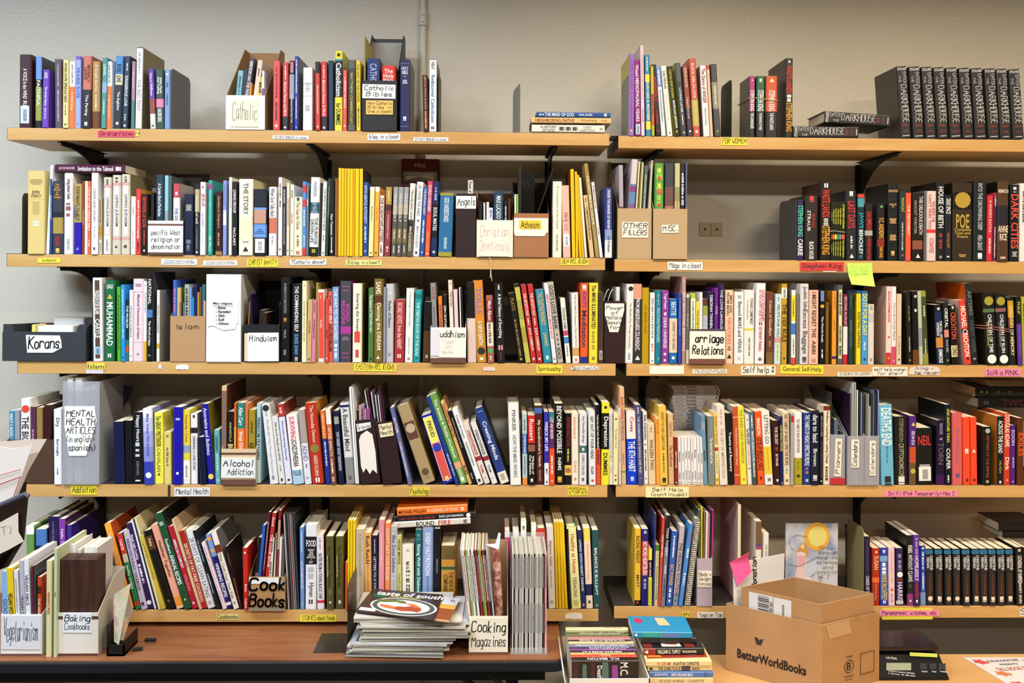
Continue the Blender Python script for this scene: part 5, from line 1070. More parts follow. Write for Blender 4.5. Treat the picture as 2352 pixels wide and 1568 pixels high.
bookend(1982.8, 1214, '5R', 'olive tan bookend behind the big carton', 1, .12, mat('8a7c50', .5), .001)
bookend(1408.4, 430, '2L', 'black bookend at the end of the Gen Religion books', -1, .12, DK, .001)
# ---------------------------------------------------------------- rows of books
for k in ROWS:
    run(ROWS[k], SH[k][2], 0.0, .2, 'on the shelf ' + WHERE[k], 'books on the shelf ' + WHERE[k])
# ---------------------------------------------------------------- file boxes and what stands in them
def local_card(parent, w, h, c, name='paper_label', lift=0):
    """c = x0, x1, top, bottom as fractions of the front face, then colour, text, ink, style, tilt, outline"""
    x0, x1, t0, t1, col, text, ink, sty = c[:8]; tilt = c[8] if len(c) > 8 else 0; poly = c[9] if len(c) > 9 and c[9] else [(-.5, -.5), (.5, -.5), (.5, .5), (-.5, .5)]
    W, H = (x1 - x0) * w, (t1 - t0) * h
    R = Matrix.Translation(((x0 + x1) / 2 * w, -.0012 - lift, h * (1 - (t0 + t1) / 2))) @ Matrix.Rotation(tilt, 4, 'Y')
    mb = MB(); mb.prism([(u * W, v * H) for u, v in poly], lambda u, v, t: R @ Vector((u, t, v)), -.0004, .0009)
    o = mb.build(name, mat(col, .6), parent, True); o['label'] = f"{cname(col)} stuck-on paper label" + (' with handwriting' if sty == 'h' else '')
    th = c[10] if len(c) > 10 else .09
    if text:
        M2 = R @ frame((0, -.0009, 0), (1, 0, 0), (0, 0, 1))
        if sty == 'h': hand(o, text, M2, W * .88, H * .85, ink, th, local=True)
        elif sty == 'v': hand(o, text, R @ frame((0, -.0009, 0), (0, 0, 1), (-1, 0, 0)), H * .88, W * .8, ink, th, local=True)
        else: put_text(text, o, M2, W * .85, H * .8, ink, bold=0, multi=False)
    return o
def filebox(label, xl, xr, zb, yf, yb, Yf, dep, front, side, cards=(), stripes=(), dx=0, frac=.8, closed=False, name='magazine_file', cat='magazine file', th=.002, inner=None, group='file boxes'):
    X0 = xat(xl, Yf, zb); X1 = xat(xr, Yf, zb); xm = (xl + xr) / 2; T = p2w(xm, yf, Yf)
    a = math.atan2(dx * (2.56 + Yf) / FPX, T.z - zb) if dx else 0
    w = (X1 - X0) * math.cos(a); hf = (T.z - zb) / math.cos(a); hb = p2w(xm, yb, Yf + dep).z - zb if yb is not None else hf
    mt = Matrix.Translation((X0, Yf, zb + .0003 + (w * math.sin(a) if a > 0 else 0))) @ Matrix.Rotation(a, 4, 'Y')
    r = bpy.data.objects.new(name, None); COL.objects.link(r); r.matrix_basis = mt; r.empty_display_size = .02; tagit(r, label, cat, group)
    mats = [front, side]; mb = MB()
    if stripes:
        zs = [hf] + [hf * (1 - q) for s_ in stripes for q in s_[:2]] + [0]
    mb.box(0, w, 0, th, 0, hf, 0)
    sp = [(th, 0), (th, hf), (dep * frac, hb), (dep, hb), (dep, 0)]
    for x in (0, w - th): mb.prism(sp, lambda u, v, t: (t, u, v), x, x + th, 1)
    mb.box(th, w - th, dep - th, dep, 0, hb, 1); mb.box(th, w - th, th, dep - th, 0, th, 1)
    if closed: mb.box(th, w - th, th, dep - th, hf - th, hf, 0)
    mb.build('file_body', mats, r, True)
    if inner:
        q = MB(); q.box(th, w - th, dep - th - .0006, dep - th - .0002, .004, hb - .012)
        for x in (th + .0002, w - th - .0006): q.prism([(th, .004), (th, hf - .004), (dep * frac, hb - .014), (dep - th - .001, hb - .014), (dep - th - .001, .004)], lambda u, v, t: (t, u, v), x, x + .0004)
        q.build('lining', inner, r, True)['kind'] = 'stuff'
    for s_ in stripes:
        q = MB(); q.box(-.0002, w + .0002, -.0006, .0004, hf * (1 - s_[1]), hf * (1 - s_[0])); q.build('front_stripe', mat(s_[2], .6), r, True)
    for ci, c in enumerate(cards): local_card(r, w, hf, c, lift=ci * .0006)
    return r
WHT = mat('E8E6E2', .5); CRM = mat('EAE2CC', .6); BLK = mat('1A1A1E', .45); MAR = mat('2C181C', .42); KRA = mat('B48C62', .7); TAN = mat('B79B74', .6); KRB = mat('A06C42', .7)
BRN = '6A4438'
def zs(r): return SH[r][2]
def inside(rows, row, Yf, dep, where, noun='book', zb=None, cat='book', group=None):
    run(rows, (zs(row) if row else zb) + .0028, Yf, dep, where, group or 'things ' + where, noun, cat, .0005)
D_ = .235
filebox('white-fronted cardboard file box with a cream note reading Catholic', 518.4, 608, zs('1L'), 219, 122, -.002, D_, WHT, M_CARD, [(.13, .84, .13, .92, 'ebe6c4', 'Catholic', '2a2a30', 'h', 0, None, .05)])
inside('''534 13 162 13 7ab0c0 405860|-.1,.5,.4
545 11 157 15 14181c 888888
549 13 134 24 3a3434 f0f0f0|SERMON ON THE MOUNT@.05,.6,.5
566 5 190 8 d89030
572 12 138 20 e8c8b0 2a3440|~Jesus@.1,.25,.5
589 11 177 4 d8b030 2a2a20|-.1,.3,.5
601 5.5 163 1 eceaf4 5a3a98|#.3,.8,6a48a8''', '1L', .006, .2, 'in the white Catholic file box')
filebox('tall black file box with a white card reading Catholic Bibles', 831.8, 911, zs('1L'), 185, 90, -.004, D_, BLK, BLK, inner=mat('A8A69E', .6), cards=[(.0, .96, .08, .36, 'ECEBE9', 'Catholic\nBibles', '15151a', 'h', .01), (.11, .89, .4, .68, 'E6BC62', 'Non-Catholic\nBibles in\nthe closet', '8a6a30', 'h')])
inside('''834.5 4 84 0 8a8a58 d8c020 sb8a018
842 29 134 0 1c2c68 b8c0e0 h|~CATHOLIC@.08,.45,.5,a8b0d8
876 32 150.4 0 d83828 ffe8dc|The Holy Bible@.06,.26,.7,ffe8e0,,h''', '1L', .006, .2, 'in the black Catholic Bibles file')
filebox('white file box with a note on specific religion or denomination', 339.5, 420, zs('2L'), 507, 400, -.004, D_, WHT, mat('4a3a34', .6), [(.05, .97, .2, .93, 'F0EFEC', 'pecific West\nreligion or\ndenomination', '15151a', 'h')], [(.09, .14, BRN), (.93, 1, BRN)])
inside('''345 8 443 0 1c1a18 806040
357 18 401 0 22384a e8eef2|A Certain Kind of Perfection@.12,.52,.4
377 9 403 0 8ac4c8 506a70|#.45,1,8a9a98
386.5 7 404 0 4a5a60
396.5 16 421.6 0 e8e4e2 3a5a88 sb8b0ac|#0,.2,c04850|THE DESIRE@.35,.6,.4|o.14,f0f0f0,2''', '2L', .006, .2, 'in the white denomination file box')
z2, z3, z4, z5 = zs('2L'), zs('3L'), zs('4L'), zs('5L')
angels = filebox('dark maroon binder box with a white card reading Angels', 1047, 1092.5, z2, 444.4, None, -.002, D_, MAR, MAR, [(.0, 1, .04, .24, 'ECEBE8', 'Angels', '15151a', 'h')], closed=False)
inside('1073.6 12 414 0 e8e4de 2a2a30 sb0aca4|~Power of@.02,.16,.6', '2L', .01, .1, 'in the Angels binder', 'booklet')
filebox('cream file box with faint red writing Christian Devotionals', 1094.5, 1178, z2, 505.5, 445, -.006, D_, CRM, mat('6a4424', .7), [(.04, .92, .07, .98, 'EEE8D6', 'Christian\nDevotionals', 'D8A8A4', 'h', .01, [(-.5, -.4), (-.45, -.5), (.45, -.5), (.5, .3), (.4, .5), (-.5, .5)], .05)])
inside('''1099 8 463 0 1a1a1e 888888
1111 4.5 465 -1 c8c8ca
1116.5 6 464 0 ecebee 888890
1122.5 9 477 0 dfe0ea 3858b0|-.05,.2,.5
1133.5 22 439 0 22405c e8f0f4 s2a3c30 h|~MAX LUCADO@.08,.42,.45
1157 8 461 0 10141c c8ccd8|-.1,.4,.4
1166 6 456 0 4a2818''', '2L', .004, .2, 'in the Christian Devotionals box')
filebox('brown cardboard file box with a yellow Atheism sticker on white card', 1180, 1260, z2, 490, 420, -.004, D_, KRB, mat('4a2c1a', .7), [(.0, .98, .11, .52, 'ECE6DA', '', '2a2a20', 'p', 0, [(-.5, -.3), (-.46, -.5), (.4, -.5), (.45, -.3), (.5, -.3), (.5, .5), (-.5, .5)]), (.15, .78, .16, .36, 'ECC838', 'Atheism', '3a3418', 'p')])
inside('''1181 3.5 446 0 e8ece0
1185 5 446 0 80b850
1190.5 6.5 379 0 2c1c20 a8a0a4 s585050
1199 3 386 72 1c1412 c8c0a8''', '2L', .004, .19, 'in the brown Atheism box')
mb = MB(); A = p2w(1198, 396, .17); B = p2w(1227, 580, .17); mb.box(A.x, B.x, .17, .185, B.z, A.z)
o = thing('display_book', (A.x, .17, B.z), 'black book facing forward with large letters RY, standing in the Atheism box', 'book'); mb.build('cover', mat('121214', .3), o)
put_text('RY', o, frame(((A.x * .62 + B.x * .38), .1695, A.z - .036), (1, 0, 0), (0, 0, 1)), .028, .022, '6a6a6c', local=False)
z2r = zs('2R')
filebox('beige file box with a white note reading Other Fillers', 1418, 1496, z2r, 478.6, 375, 0, D_, TAN, mat('948064', .6), [(.13, .9, .27, .58, 'E8E2D4', 'OTHER\nFILLERS', '202024', 'h')])
inside('''1424 10 379 -3 a8a0aa 5a3038|#.45,1,6a3438
1436 14 366 16 d0c6cc 5a5a70|#.25,.45,5a86b4|#.27,.33,8a3880|#.45,.7,7a5a98
1453 4 371 14 d8d0a0
1458 3.5 371 15 8a8048
1463 4 374 12 d0c898
1469 8 380 12 4a6268 a8b0a0|-.1,.5,.5
1480 5 368 16 b0a48c
1487 4 376 8 c8beb0''', '2R', .006, .2, 'in the Other Fillers box', 'calendar', cat='calendar')
filebox('beige file box with a small white note reading Misc', 1500, 1578, z2r, 479.6, 380, -.006, D_, TAN, mat('948064', .6), [(.25, .74, .32, .48, 'ECE6D8', 'MISC.', '202024', 'h', -.02)])
inside('''1503 20.5 374.5 0 5a9a40 c83838|o.08,e8e048,2|o.16,d03838,2|o.24,d8e040,2|o.3,d84040,3|o.38,e8e048,1|o.44,d03838,2|-.05,.45,.7,8ac048
1526 21 375 0 3a3e44 888888|#.25,.5,6a4a48|#.45,1,a87058
1549 12 375 0 c0bc90 6a6850|#.25,.4,8a9468|-.3,.5,.4,c87048
1562 10 376 2 18181c c8c8cc|-.1,.45,.6
1573.5 4 374 4 5a6480 8890a8''', '2R', .002, .2, 'in the Misc box', 'calendar', cat='calendar')
# third shelf
filebox('kraft cardboard file box with Islam written on its front', 390.5, 471, z3, 726, 650, -.002, D_, KRA, mat('8a6844', .7))
ii = p2w(428, 751, -.0035); hand([o for o in COL.objects if o.get('label', '').startswith('kraft cardboard file box with Islam')][0], 'Islam', frame(ii, (1, 0, 0), (0, 0, 1)), .075, .02, '2a2420', .07)
inside('''396 9 643 1 3a60c0 d080b0|-.1,.4,.5,c070b0
405.5 9 660.6 1 c0b070 7a6a30 s8a9040
411 5 694 0 8a5a48
419 3 696 0 3a7a80
422.5 11 653 1 a8b0a0 404840|-.05,.6,.6,384040
434 5 659 1 7a98c8
439 6 683 0 2a80c0 e0f0ff
445.5 7 653 2 1c1850 8888b0
452 5 671 2 b08820
457 5 659 3 6a4a38
463 7 653 1 3a6a70
466.5 4 691 0 e0b088 c06838''', '3L', .004, .2, 'in the kraft Islam box')
filebox('closed white box with a paper list of misc religions', 473, 552.5, z3, 630, None, -.004, .24, mat('EAEAEC', .45), mat('D8D6D2', .5), [(.04, .93, .29, .64, 'E4E4E6', '', '2a2a30', 'p', 0, [(-.5, -.38), (-.3, -.35), (0, -.5), (.4, -.46), (.44, -.3), (.5, -.25), (.48, .5), (-.5, .48)])], closed=True, name='storage_box', cat='box')
o = [q for q in COL.objects if q.get('label', '').startswith('closed white box')][0]
for i, s_ in enumerate(['Misc religions', '- Bahai', '- Rastafari', '- Sikh', '- Sufi', '- Others']):
    y = 697 + i * 9.1; W_ = [.062, .028, .043, .026, .024, .035][i]; x = [511.5, 507, 513, 506, 505, 511][i]
    put_text(s_, o, frame(p2w(x, y, -.0066), (1, 0, 0), (0, 0, 1)), W_, .0078, '25252c', bold=.02, multi=False, local=False)
mb = MB(); a, b = p2w(489, 701.5, -.0066), p2w(536, 701.5, -.0066); mb.box(a.x, b.x, -.0067, -.0062, a.z - .0004, a.z); mb.build('underline', mat('25252c'), o)
filebox('black file box with a white label reading Hinduism', 559, 641, z3, 745, 645, -.002, D_, BLK, mat('2a2018', .6), [(.03, .22, .24, .98, 'E0C8A4', '', '222222', 'h'), (.12, .99, .22, .98, 'ECECEA', 'Hinduism\n \n ', '202028', 'h', -.01)])
inside('''564 4 690 8 8a5a10 c89830
577 5 676 -4 1c1430 8080a0 s201838
590 8 712 6 241c18
600 12 718 2 2c1c18''', '3L', .006, .2, 'in the black Hinduism box', 'magazine', cat='magazine')
filebox('white file box with a peeling Buddhism label', 988.5, 1070, z3, 752, 655, -.008, D_, WHT, mat('b8a070', .7), [(.22, 1, .03, .84, 'ECE8DC', 'uddhism\n \n ', '15151a', 'h', .02), (.0, .25, .04, .8, 'DCD8E0', '', '222222', 'h')], [(.86, 1, BRN)])
o = [q for q in COL.objects if 'peeling Buddhism' in q.get('label', '')][0]; hand(o, 'Tao\n on\n below', frame(p2w(1026, 796, -.0115), (1, 0, 0), (0, 0, 1)), .035, .045, 'E0B8B4', .05)
inside('''996 12 650 -8 8c8c90 b04048|AS IT IS@.05,.2,.5|-.3,.6,.3,5a5a60
1012 9 681 -6 e88028 3a2c78|~IDIOT'S GUIDE@.1,.5,.5
1022 8 677 -5 16181a e0e0e0|ZEN GUITAR@.15,.5,.6
1036 9 643 -7 e4d8c0 b04038|THE DOJO@.12,.35,.6,b84838|o.04,666666,2
1047 9 665 -6 dcc8cc 8878a8
1059 3 660 -5 e8e4e0
1063 4 662 -5 242020''', '3L', .002, .2, 'in the Buddhism box')
filebox('black binder box with a white card about the power of meditation', 1387, 1434, z3, 691, None, 0, D_, MAR, MAR, [(.03, .97, .04, .5, 'EAE8DE', 'Power\nof\nMeditation\nResource\nfor', '25252a', 'h', 0, [(-.25, -.5), (.2, -.5), (.5, .25), (.5, .5), (-.5, .5), (-.5, .1)])])
mb = MB()
for k, x in enumerate((1386, 1396)):
    mb.tube([p2w(x + q * 2.6, 692 - math.sin(min(q, 5) / 5 * 1.6) * 28 + (q > 5) * 0, .03) for q in range(0, 6)][::-1], .0011, 6)
t = thing('comb_binding', p2w(1392, 700, .03), 'two curved white plastic strips poking out of the meditation binder', 'binding'); mb.build('strip', WHT, t)
inside('1414 9 659 0 d8d8dc 888888', '3L', .02, .1, 'in the meditation binder', 'booklet')
filebox('white file box with a bubbled label reading Marriage Relations', 1583.5, 1665, zs('3R'), 756, 655, -.008, D_, WHT, mat('5a4434', .7), [(.02, 1, .06, .85, 'ECE8DC', ' arriage\nRelations', '15151a', 'h', 0, None, .13)], [(.0, .05, '3A3438'), (.86, 1, '74483A')])
inside('''1585.5 11.5 672.7 0 ece8dc 4a5a40|#0,.08,a8c838|-.12,.6,.3
1598 8 692 0 e0d450 3a3a20|Going Through Home@.05,.6,.5
1606 7 671 0 e4e2e2 88888c
1614 11.5 686 0 b0b4c0 50506a|#0,.11,5a3424|#.11,.26,98a040
1627 12 671 0 1a1c3c e0e4f0|~DEBORAH TANNEN@.05,.5,.5
1640.5 9 661 0 6a2090 e8a0e0|~STAR@.1,.5,.5
1651 11 650.6 0 2c2050 d8d8ec|THE LOVE LANGUAGE@.08,.65,.5''', '3R', .002, .2, 'in the Marriage box')
# Korans trough
t = thing('open_cardboard_tray', p2w(100, 825, 0), 'black open cardboard tray with a white card reading Korans', 'box')
x0, x1 = xat(5, -.004, z3), xat(197, -.004, z3); zt = p2w(100, 762, -.004).z; zb_ = p2w(100, 741, .2).z; th = .003; SL = mat('34373c', .5); INN = mat('4a2c1c', .7)
mb = MB(); mb.box(x0, x1, -.004, -.004 + th, z3, zt, 0); mb.box(x0, x1, .2, .2 + th, z3, zb_, 1); mb.box(x0, x1, 0, .2, z3 + .0002, z3 + th, 1)
for x in (x0, x1 - th): mb.prism([(0, z3), (0, zt + .012), (.02, zt + .02), (.2, zb_), (.2, z3)], lambda u, v, t_: (t_, u, v), x, x + th, 0)
for a, s_ in ((x0, 1), (x1, -1)): mb.prism([(0, zt - .02), (s_ * .028, zt - .02), (s_ * .028, zt + .012), (s_ * .02, zt + .022), (0, zt + .022)], lambda u, v, t_: (a + u, t_, v), .0005, .0025, 0)
mb.build('tray_body', [SL, INN], t)
tag(t, 59.5, 142, 769, 810, -.0052, 'E6E6E8', 'Korans', '15151a', 'h', 'white torn label with handwriting', 0, [(-.46, -.5), (.25, -.5), (.5, -.22), (.48, .2), (.44, .48), (-.5, .5)], .11, .85)
for i, (a, b, y, Y, sp, lb) in enumerate([(72, 81, 745, .02, 'e8d878 a09040', 'yellow-edged book lying in the Korans tray'), (83, 168, 748, .03, 'ecebe4 888888', 'thick book with cream page edges in the Korans tray'), (122, 192, 729, .12, 'e6e6ea 9090a0', 'white book standing at the back of the Korans tray')]):
    X0, X1 = xat(a, Y, z3), xat(b, Y, z3)
    book_at(Matrix.Translation((X0, Y, z3 + .0035)), X1 - X0, p2w(a, y, Y).z - z3 - .004, .06, sp, lb, 'book', 'books in the Korans tray')
# fourth shelf
filebox('brown carton of books at the very start of the Psychology shelf', 16, 122, z4, 1010, 905, 0, .24, mat('4a3020', .7), mat('3a2418', .7), name='carton', cat='box', th=.004)
inside('''21 12 943.7 -1 4a90b8 e8f4f8|MAY I ADD@.05,.35,.5
33.5 11.5 942 -1 9a9ca4 686a72
46 23 916 -1 ece9e8 1c1c20|THE BIG FIX@.22,.65,.6|o.12,d84830,5
70 13 934 -1 5a2c4c c0a8b4|-.3,.5,.3
84 14 936 -1 9a7c48 6a5428
99 17 930 -1 3a1814 6a3430''', '4L', .008, .2, 'in the carton on the shelf start')
filebox('frosted plastic file with a white card reading Mental Health Articles', 142.5, 227.7, z4, 876, None, -.006, .22, M_CLEAR, M_CLEAR, [(.06, .93, .24, .72, 'EEEDE8', 'MENTAL\nHEALTH\nARTICLES\n(in english +\n spanish)', '202026', 'h', 0, [(-.35, -.5), (.18, -.5), (.5, .2), (.44, .42), (.44, .5), (-.5, .5), (-.5, .1)])])
inside('''152 14 868 0 e8e4da 3a3a40
170 18 868 -1 ece9e4 303038
189 15 890 0 c8c4b8 303038
206 14 885 0 b8b4ac 303038''', '4L', .012, .15, 'in the frosted Mental Health file', 'leaflet', cat='leaflet')
t = thing('brochure', p2w(250, 1100, .12), 'large curved navy and red brochure flopping over behind the frosted file', 'brochure')
mb = MB(); c = []
L1 = [(232, 1100), (236, 1000), (238, 920), (238, 874)]; R1 = [(255, 1102), (268, 990), (288, 930), (309, 889)]
for i in range(3):
    a = [p2w(*L1[i], .1 + .01 * i), p2w(*R1[i], .13 + .015 * i), p2w(*R1[i + 1], .145 + .015 * i), p2w(*L1[i + 1], .11 + .01 * i)]; mb.poly(a, [0, 1, 0][i])
o = mb.build('sheet', [mat('141838', .3), mat('7a2c20', .3)], t); s_ = o.modifiers.new('thick', 'SOLIDIFY'); s_.thickness = .0015
filebox('striped cardboard file box with a white card reading Alcohol Addiction', 508, 587.3, z4, 1031, 925, -.008, D_, mat('D8C29C', .6), mat('C0A478', .6), [(.0, .98, .25, .8, 'E6E6E6', 'Alcohol\n  Addiction', '25252a', 'h', .01)], [(.1, .16, BRN), (.84, 1, BRN)])
inside('''507.5 12 886 -1 9a6844 3a3448 s4a281c|#0,.05,d8b890|-.08,.95,.7,6a6478
521 15 945 0 14140f c8b878|~ANNAPOLA@.15,.42,.3|BUZZED@.46,.75,.7,e8d8a0
536.5 5 925 0 c86820 f0c040|#.3,.6,d8a048
543.5 17.5 925 0 e87838 f8f0e8|#0,.32,2a8078|~Allen Carr@.06,.28,.5|Stop Drinking@.35,.75,.5
562 6.5 927 0 d87830
569.5 15.5 941 0 a08828 3a3010|~LEVINE@.1,.38,.3|REFUGE RECOVERY@.46,.9,.6''', '4L', .003, .2, 'in the Alcohol Addiction box')
inside('588.5 9.5 926.6 -1 a8ccd4 1c2c50|FREEDOM FEATHERS@.08,.8,.6', '4L', .004, .14, 'beside the Alcohol Addiction box')
inside('''816.5 4.6 890 -15 efefee c8c8cc
821.5 3 892 -14 e8e8e6''', '4L', -.004, .16, 'folded beside the Grieving binder', 'white paper', cat='paper')
filebox('maroon binder with a torn white paper label and Grieving card', 829, 874, z4, 966, None, -.002, .2, MAR, MAR, [(.05, .78, .05, .17, 'ECEAE8', 'Grieving', '25252a', 'h', -.05, [(-.5, -.5), (-.2, -.45), (.5, -.2), (.5, .5), (-.5, .5)]), (.08, .9, .17, .85, 'E8E2D6', '', '222222', 'h', -.02, TORN)], dx=-14)
inside('''815 10 943 -3 181a1c b8b8b8|UNA@.02,.15,.5
825.5 6 932 -2 d8b898 604838
832 8.5 930 -4 a078b8 4a2868|-.05,.2,.5
841 3.5 940 -4 d8a090
845 8.5 938 -4 9a5090 e0b0d8''', '4L', .03, .12, 'in the Grieving binder')
filebox('maroon binder with a cream card reading Mental Health', 880, 924.5, z4, 971, None, -.004, .2, MAR, MAR, [(.16, .87, .03, .24, 'E8DCB4', 'Mental\nHealth', '25252a', 'h', -.03)], dx=-19)
inside('''872 2.6 896 -36 d0d0d2
875.5 2.4 898 -33 5a2c40
879 2.6 900 -28 c8c8cc
884 2.4 907 -24 c0c0c4
889 2.4 908 -22 e0e0e2
896 3 891 -27 7a3048
900 2.6 891 -26 303036 888888 s2a1418''', '4L', .03, .13, 'in the maroon Mental Health binder', 'pamphlet', cat='pamphlet')
z4r, z5r = zs('4R'), zs('5R')
filebox('short frosted plastic file with a card reading Planners', 1906.5, 1940.5, z4r, 998, 880, 0, .23, M_CLEAR, M_CLEAR, [(.3, .75, .08, .83, 'E8E2D0', 'Planners', '15151a', 'v', .03), (.0, 1, .86, .99, 'B82C34', '', '222222', 'h')], frac=.9)
inside('''1906.5 3 902 0 2c3030
1911 4 960 0 20282c
1917 9 963 -1 5a6a84 8a98b0
1929 5 990 0 303438''', '4R', .006, .18, 'in the Planners file', 'planner', cat='planner')
filebox('frosted plastic file with a vertical card reading Calendars, by the Planners file', 1946, 1984.6, z4r, 1001.5, 880, -.006, .23, M_CLEAR, M_CLEAR, [(.22, .68, .07, .64, 'ECE8DC', 'Calendars', '15151a', 'v', 0)], frac=.9)
filebox('frosted plastic file with a vertical Calendars card, beside the blue science fiction book', 1985.2, 2019.5, z4r, 1001, 880, -.006, .23, M_CLEAR, M_CLEAR, [(.33, .73, .1, .8, 'ECE8DC', 'Calendars', '15151a', 'v', 0)], frac=.9)
cals = [(1949, 904, '2c1430'), (1953, 903, '8a8c90'), (1957, 879, 'c8c8ca'), (1962, 878, 'b8b8b4'), (1967, 896, 'dcdcd8'), (1971.5, 897, '1c2430'), (1976, 902, '88909c'), (1980, 905, '40486a'), (1988, 903, '7a7c74'), (1992, 905, 'a8acb8'), (1996, 933, 'd0c8d0'), (2000, 903, '2a4038'), (2004, 896, '6a746a'), (2008, 903, '3a3c60'), (2012, 896, '1c2a78'), (2015, 896, '8a98a8')]
inside('\n'.join(f'{x} 2.8 {y} 2 {c}' for x, y, c in cals), '4R', .002, .2, 'in the two frosted Calendars files', 'calendar', cat='calendar')
# fifth shelf
filebox('cardboard file box with Cook Books written in thick marker', 571, 654.5, z5, 1324.6, 1200, -.012, D_, M_CARD, mat('7a5a3a', .7), [(.01, .9, .02, .2, 'E4E4E4', '', '222222', 'h')], [(.9, 1, '8A8070')])
o = [q for q in COL.objects if 'Cook Books written' in q.get('label', '')][0]
hand(o, 'Cook\nBooks', frame(p2w(612, 1363, -.0142), (1, 0, 0), (0, 0, 1)), .1, .095, '16161a', .13)
inside('''579 8 1234 14 1c1816 8a5a30|#.5,1,8a5a40
586 7 1206 17 2860b8 e0e8ff
594 6 1176 22 5a1c28 c89098|-.1,.6,.4
601 10 1178 24 b83028 fbe8e0 s301c1c|~Good@.03,.15,.5|THE COOK BOOK@.2,.6,.5
612 8.5 1234 10 e4dcc8 3a3028|-.05,.2,.4|-.35,.6,.4
621 3.4 1227 10 1c2c28
625 4 1228 6 e4e0dc
630 6 1172 10 8a2c28 d8b8a0|#.1,.4,b89878
637 5 1234 6 e8e8e6
643 8 1237 4 5a5450''', '5L', .002, .2, 'in the Cook Books box', 'cookbook')
mg = []; cs = ['1a1c3c', 'e0dcd8', 'b8a8b0', '2c3030', '3c4044', '1c1c20', '8a8c8c', '303438', 'c83028', 'e0dcdc', '26282c', 'b0b0b4', '1c1e22', '303236', '5a5c5c', '24262a']
for i, c in enumerate(cs): mg.append(f'{660 + i * 1.78:.1f} 1.75 {1180 + (i % 3) * 1.2} -11 {c} {c} s1c1c1e')
run('\n'.join(mg), z5, 0, .2, 'in the slim row beside the Cook Books box', 'slim cooking magazines', 'magazine', 'magazine', .002, 'magazine')
filebox('frosted plastic file with a card reading Body and Weight Exercises', 1600.5, 1635.5, z5r, 1282.5, 1190, -.002, .2, mat('B8A8B4', .3), M_CLEAR, [(.06, .95, .26, .6, 'ECE4D0', 'Body &\nWeight\nExercises', '15151a', 'h', .02)], frac=.9)
inside('''1603 5 1171 2 4a5a58
1609 3.6 1164 3 d8d030
1613 3 1175 4 8a6a60
1617 5 1176 5 dcd8d4
1623 4 1180 4 b88878
1628 3 1171 4 2c2450
1631.4 3 1171 5 c82c88''', '5R', .004, .17, 'in the Body and Weight file', 'folder', cat='folder')
inside('''1693.5 7.5 1159 1 e4d8b4 a89868 sb8a098
1735 13.5 1197 3 e8e0cc b88878|#0,.28,7a5a3c|#.28,.3,5838a0|#.3,.34,a84860
1750.5 12 1225 4 ece8dc a8a89c|CELEBRATE@.08,.5,.4''', '5R', .004, .2, 'behind the big carton', 'folder', cat='folder')
# spiral notebook
t = book_at(Matrix.Translation((xat(1572, 0, z5r), 0, z5r)) @ Matrix.Rotation(.115, 4, 'Y'), .016, .26, .19, '8a8478 4a4440', 'curled spiral notebook with woven-look cover beside the Body and Weight file', 'notebook', None, 'spiral_notebook')
mb = MB()
mb.tube([(.008 + .0085 * math.cos(q * 1.2), -.004 + .005 * math.sin(q * 1.2), .006 + q * .00118) for q in range(210)], .0009, 4); mb.build('wire_coil', mat('C8BCAC', .35, .5, .6), t, True)
# ---------------------------------------------------------------- flat-lying books
lying(1232, 1402.5, 257, 269.6, .0, '1c4c8c e8eef8 h|-.04,.1,.4|THE MIND OF GOD@.12,.5,.6|~PAUL DAVIES@.58,.75,.35|o.93,c8d0e0,3', 'blue hardcover titled The Mind Of God, topmost of the three lying books', .15, 'flat stack on the top shelf')
lying(1220, 1403.5, 269.8, 283, .0, 'e0bc7c 8a3a20|NEIGHBORING FAITHS@.06,.53,.5|~Nirenberg@.62,.82,.45,a87840|-.88,.95,.2', 'tan book titled Neighboring Faiths, middle of the three lying books', .16, 'flat stack on the top shelf')
lying(1221.5, 1389, 283.2, 301, -.004, 'e6e2d8 5a5850 s6a5c40|A HISTORY OF GOD@.12,.34,.75|#.37,.375,8a8a84|o.41,4a4a48,3|o.5,4a4a48,3|o.59,4a4a48,3|~KAREN ARMSTRONG@.66,.86,.7,a09c94|o.95,a8a49c,2', 'white paperback titled A History Of God, bottom of the three lying books', .15, 'flat stack on the top shelf', zb=zs('1L') + .0004)
lying(126, 287.5, 377.5, 396.5, .0, '4a1230 f4ecf0|~JACOB NEUSNER@.06,.28,.35,d8b8c8|Invitation to the Talmud@.34,.82,.5|o.9,f0e8ec,3', 'maroon book titled Invitation To The Talmud lying across the upright books', .15, None)
DHS = '2b2a2c e8e8ec s38342f h|~STOLARZ@.02,.06,.85,,,h|ENTER@.08,.24,.42,,.18,,s|THE@.13,.22,.26,,-.28,,s|DARK@.26,.5,.75,,,,s|HOUSE@.51,.78,.78,,,,s|=.58,.7,.4,4a4638,.25|-.8,.84,.7,7a3028|-.88,.92,.6,6a2c24|-.96,.98,.8,d8d8dc'
lying(1822, 1972, 288, 314, .0, DHS, 'black horror hardcover lying flat on the shelf, under its slanting twin', .145, 'black horror hardcovers', zb=zs('1R') + .0004)
lying(1893, 2043.5, 259, 286, .004, DHS, 'black horror hardcover lying at a slant on top of its flat twin', .145, 'black horror hardcovers', tilt=.055)
PB = 6.9; z0 = zs('4R') + .0004; zt = p2w(1600, 884.5, .125).z; n = 26; hh = (zt - z0) / n
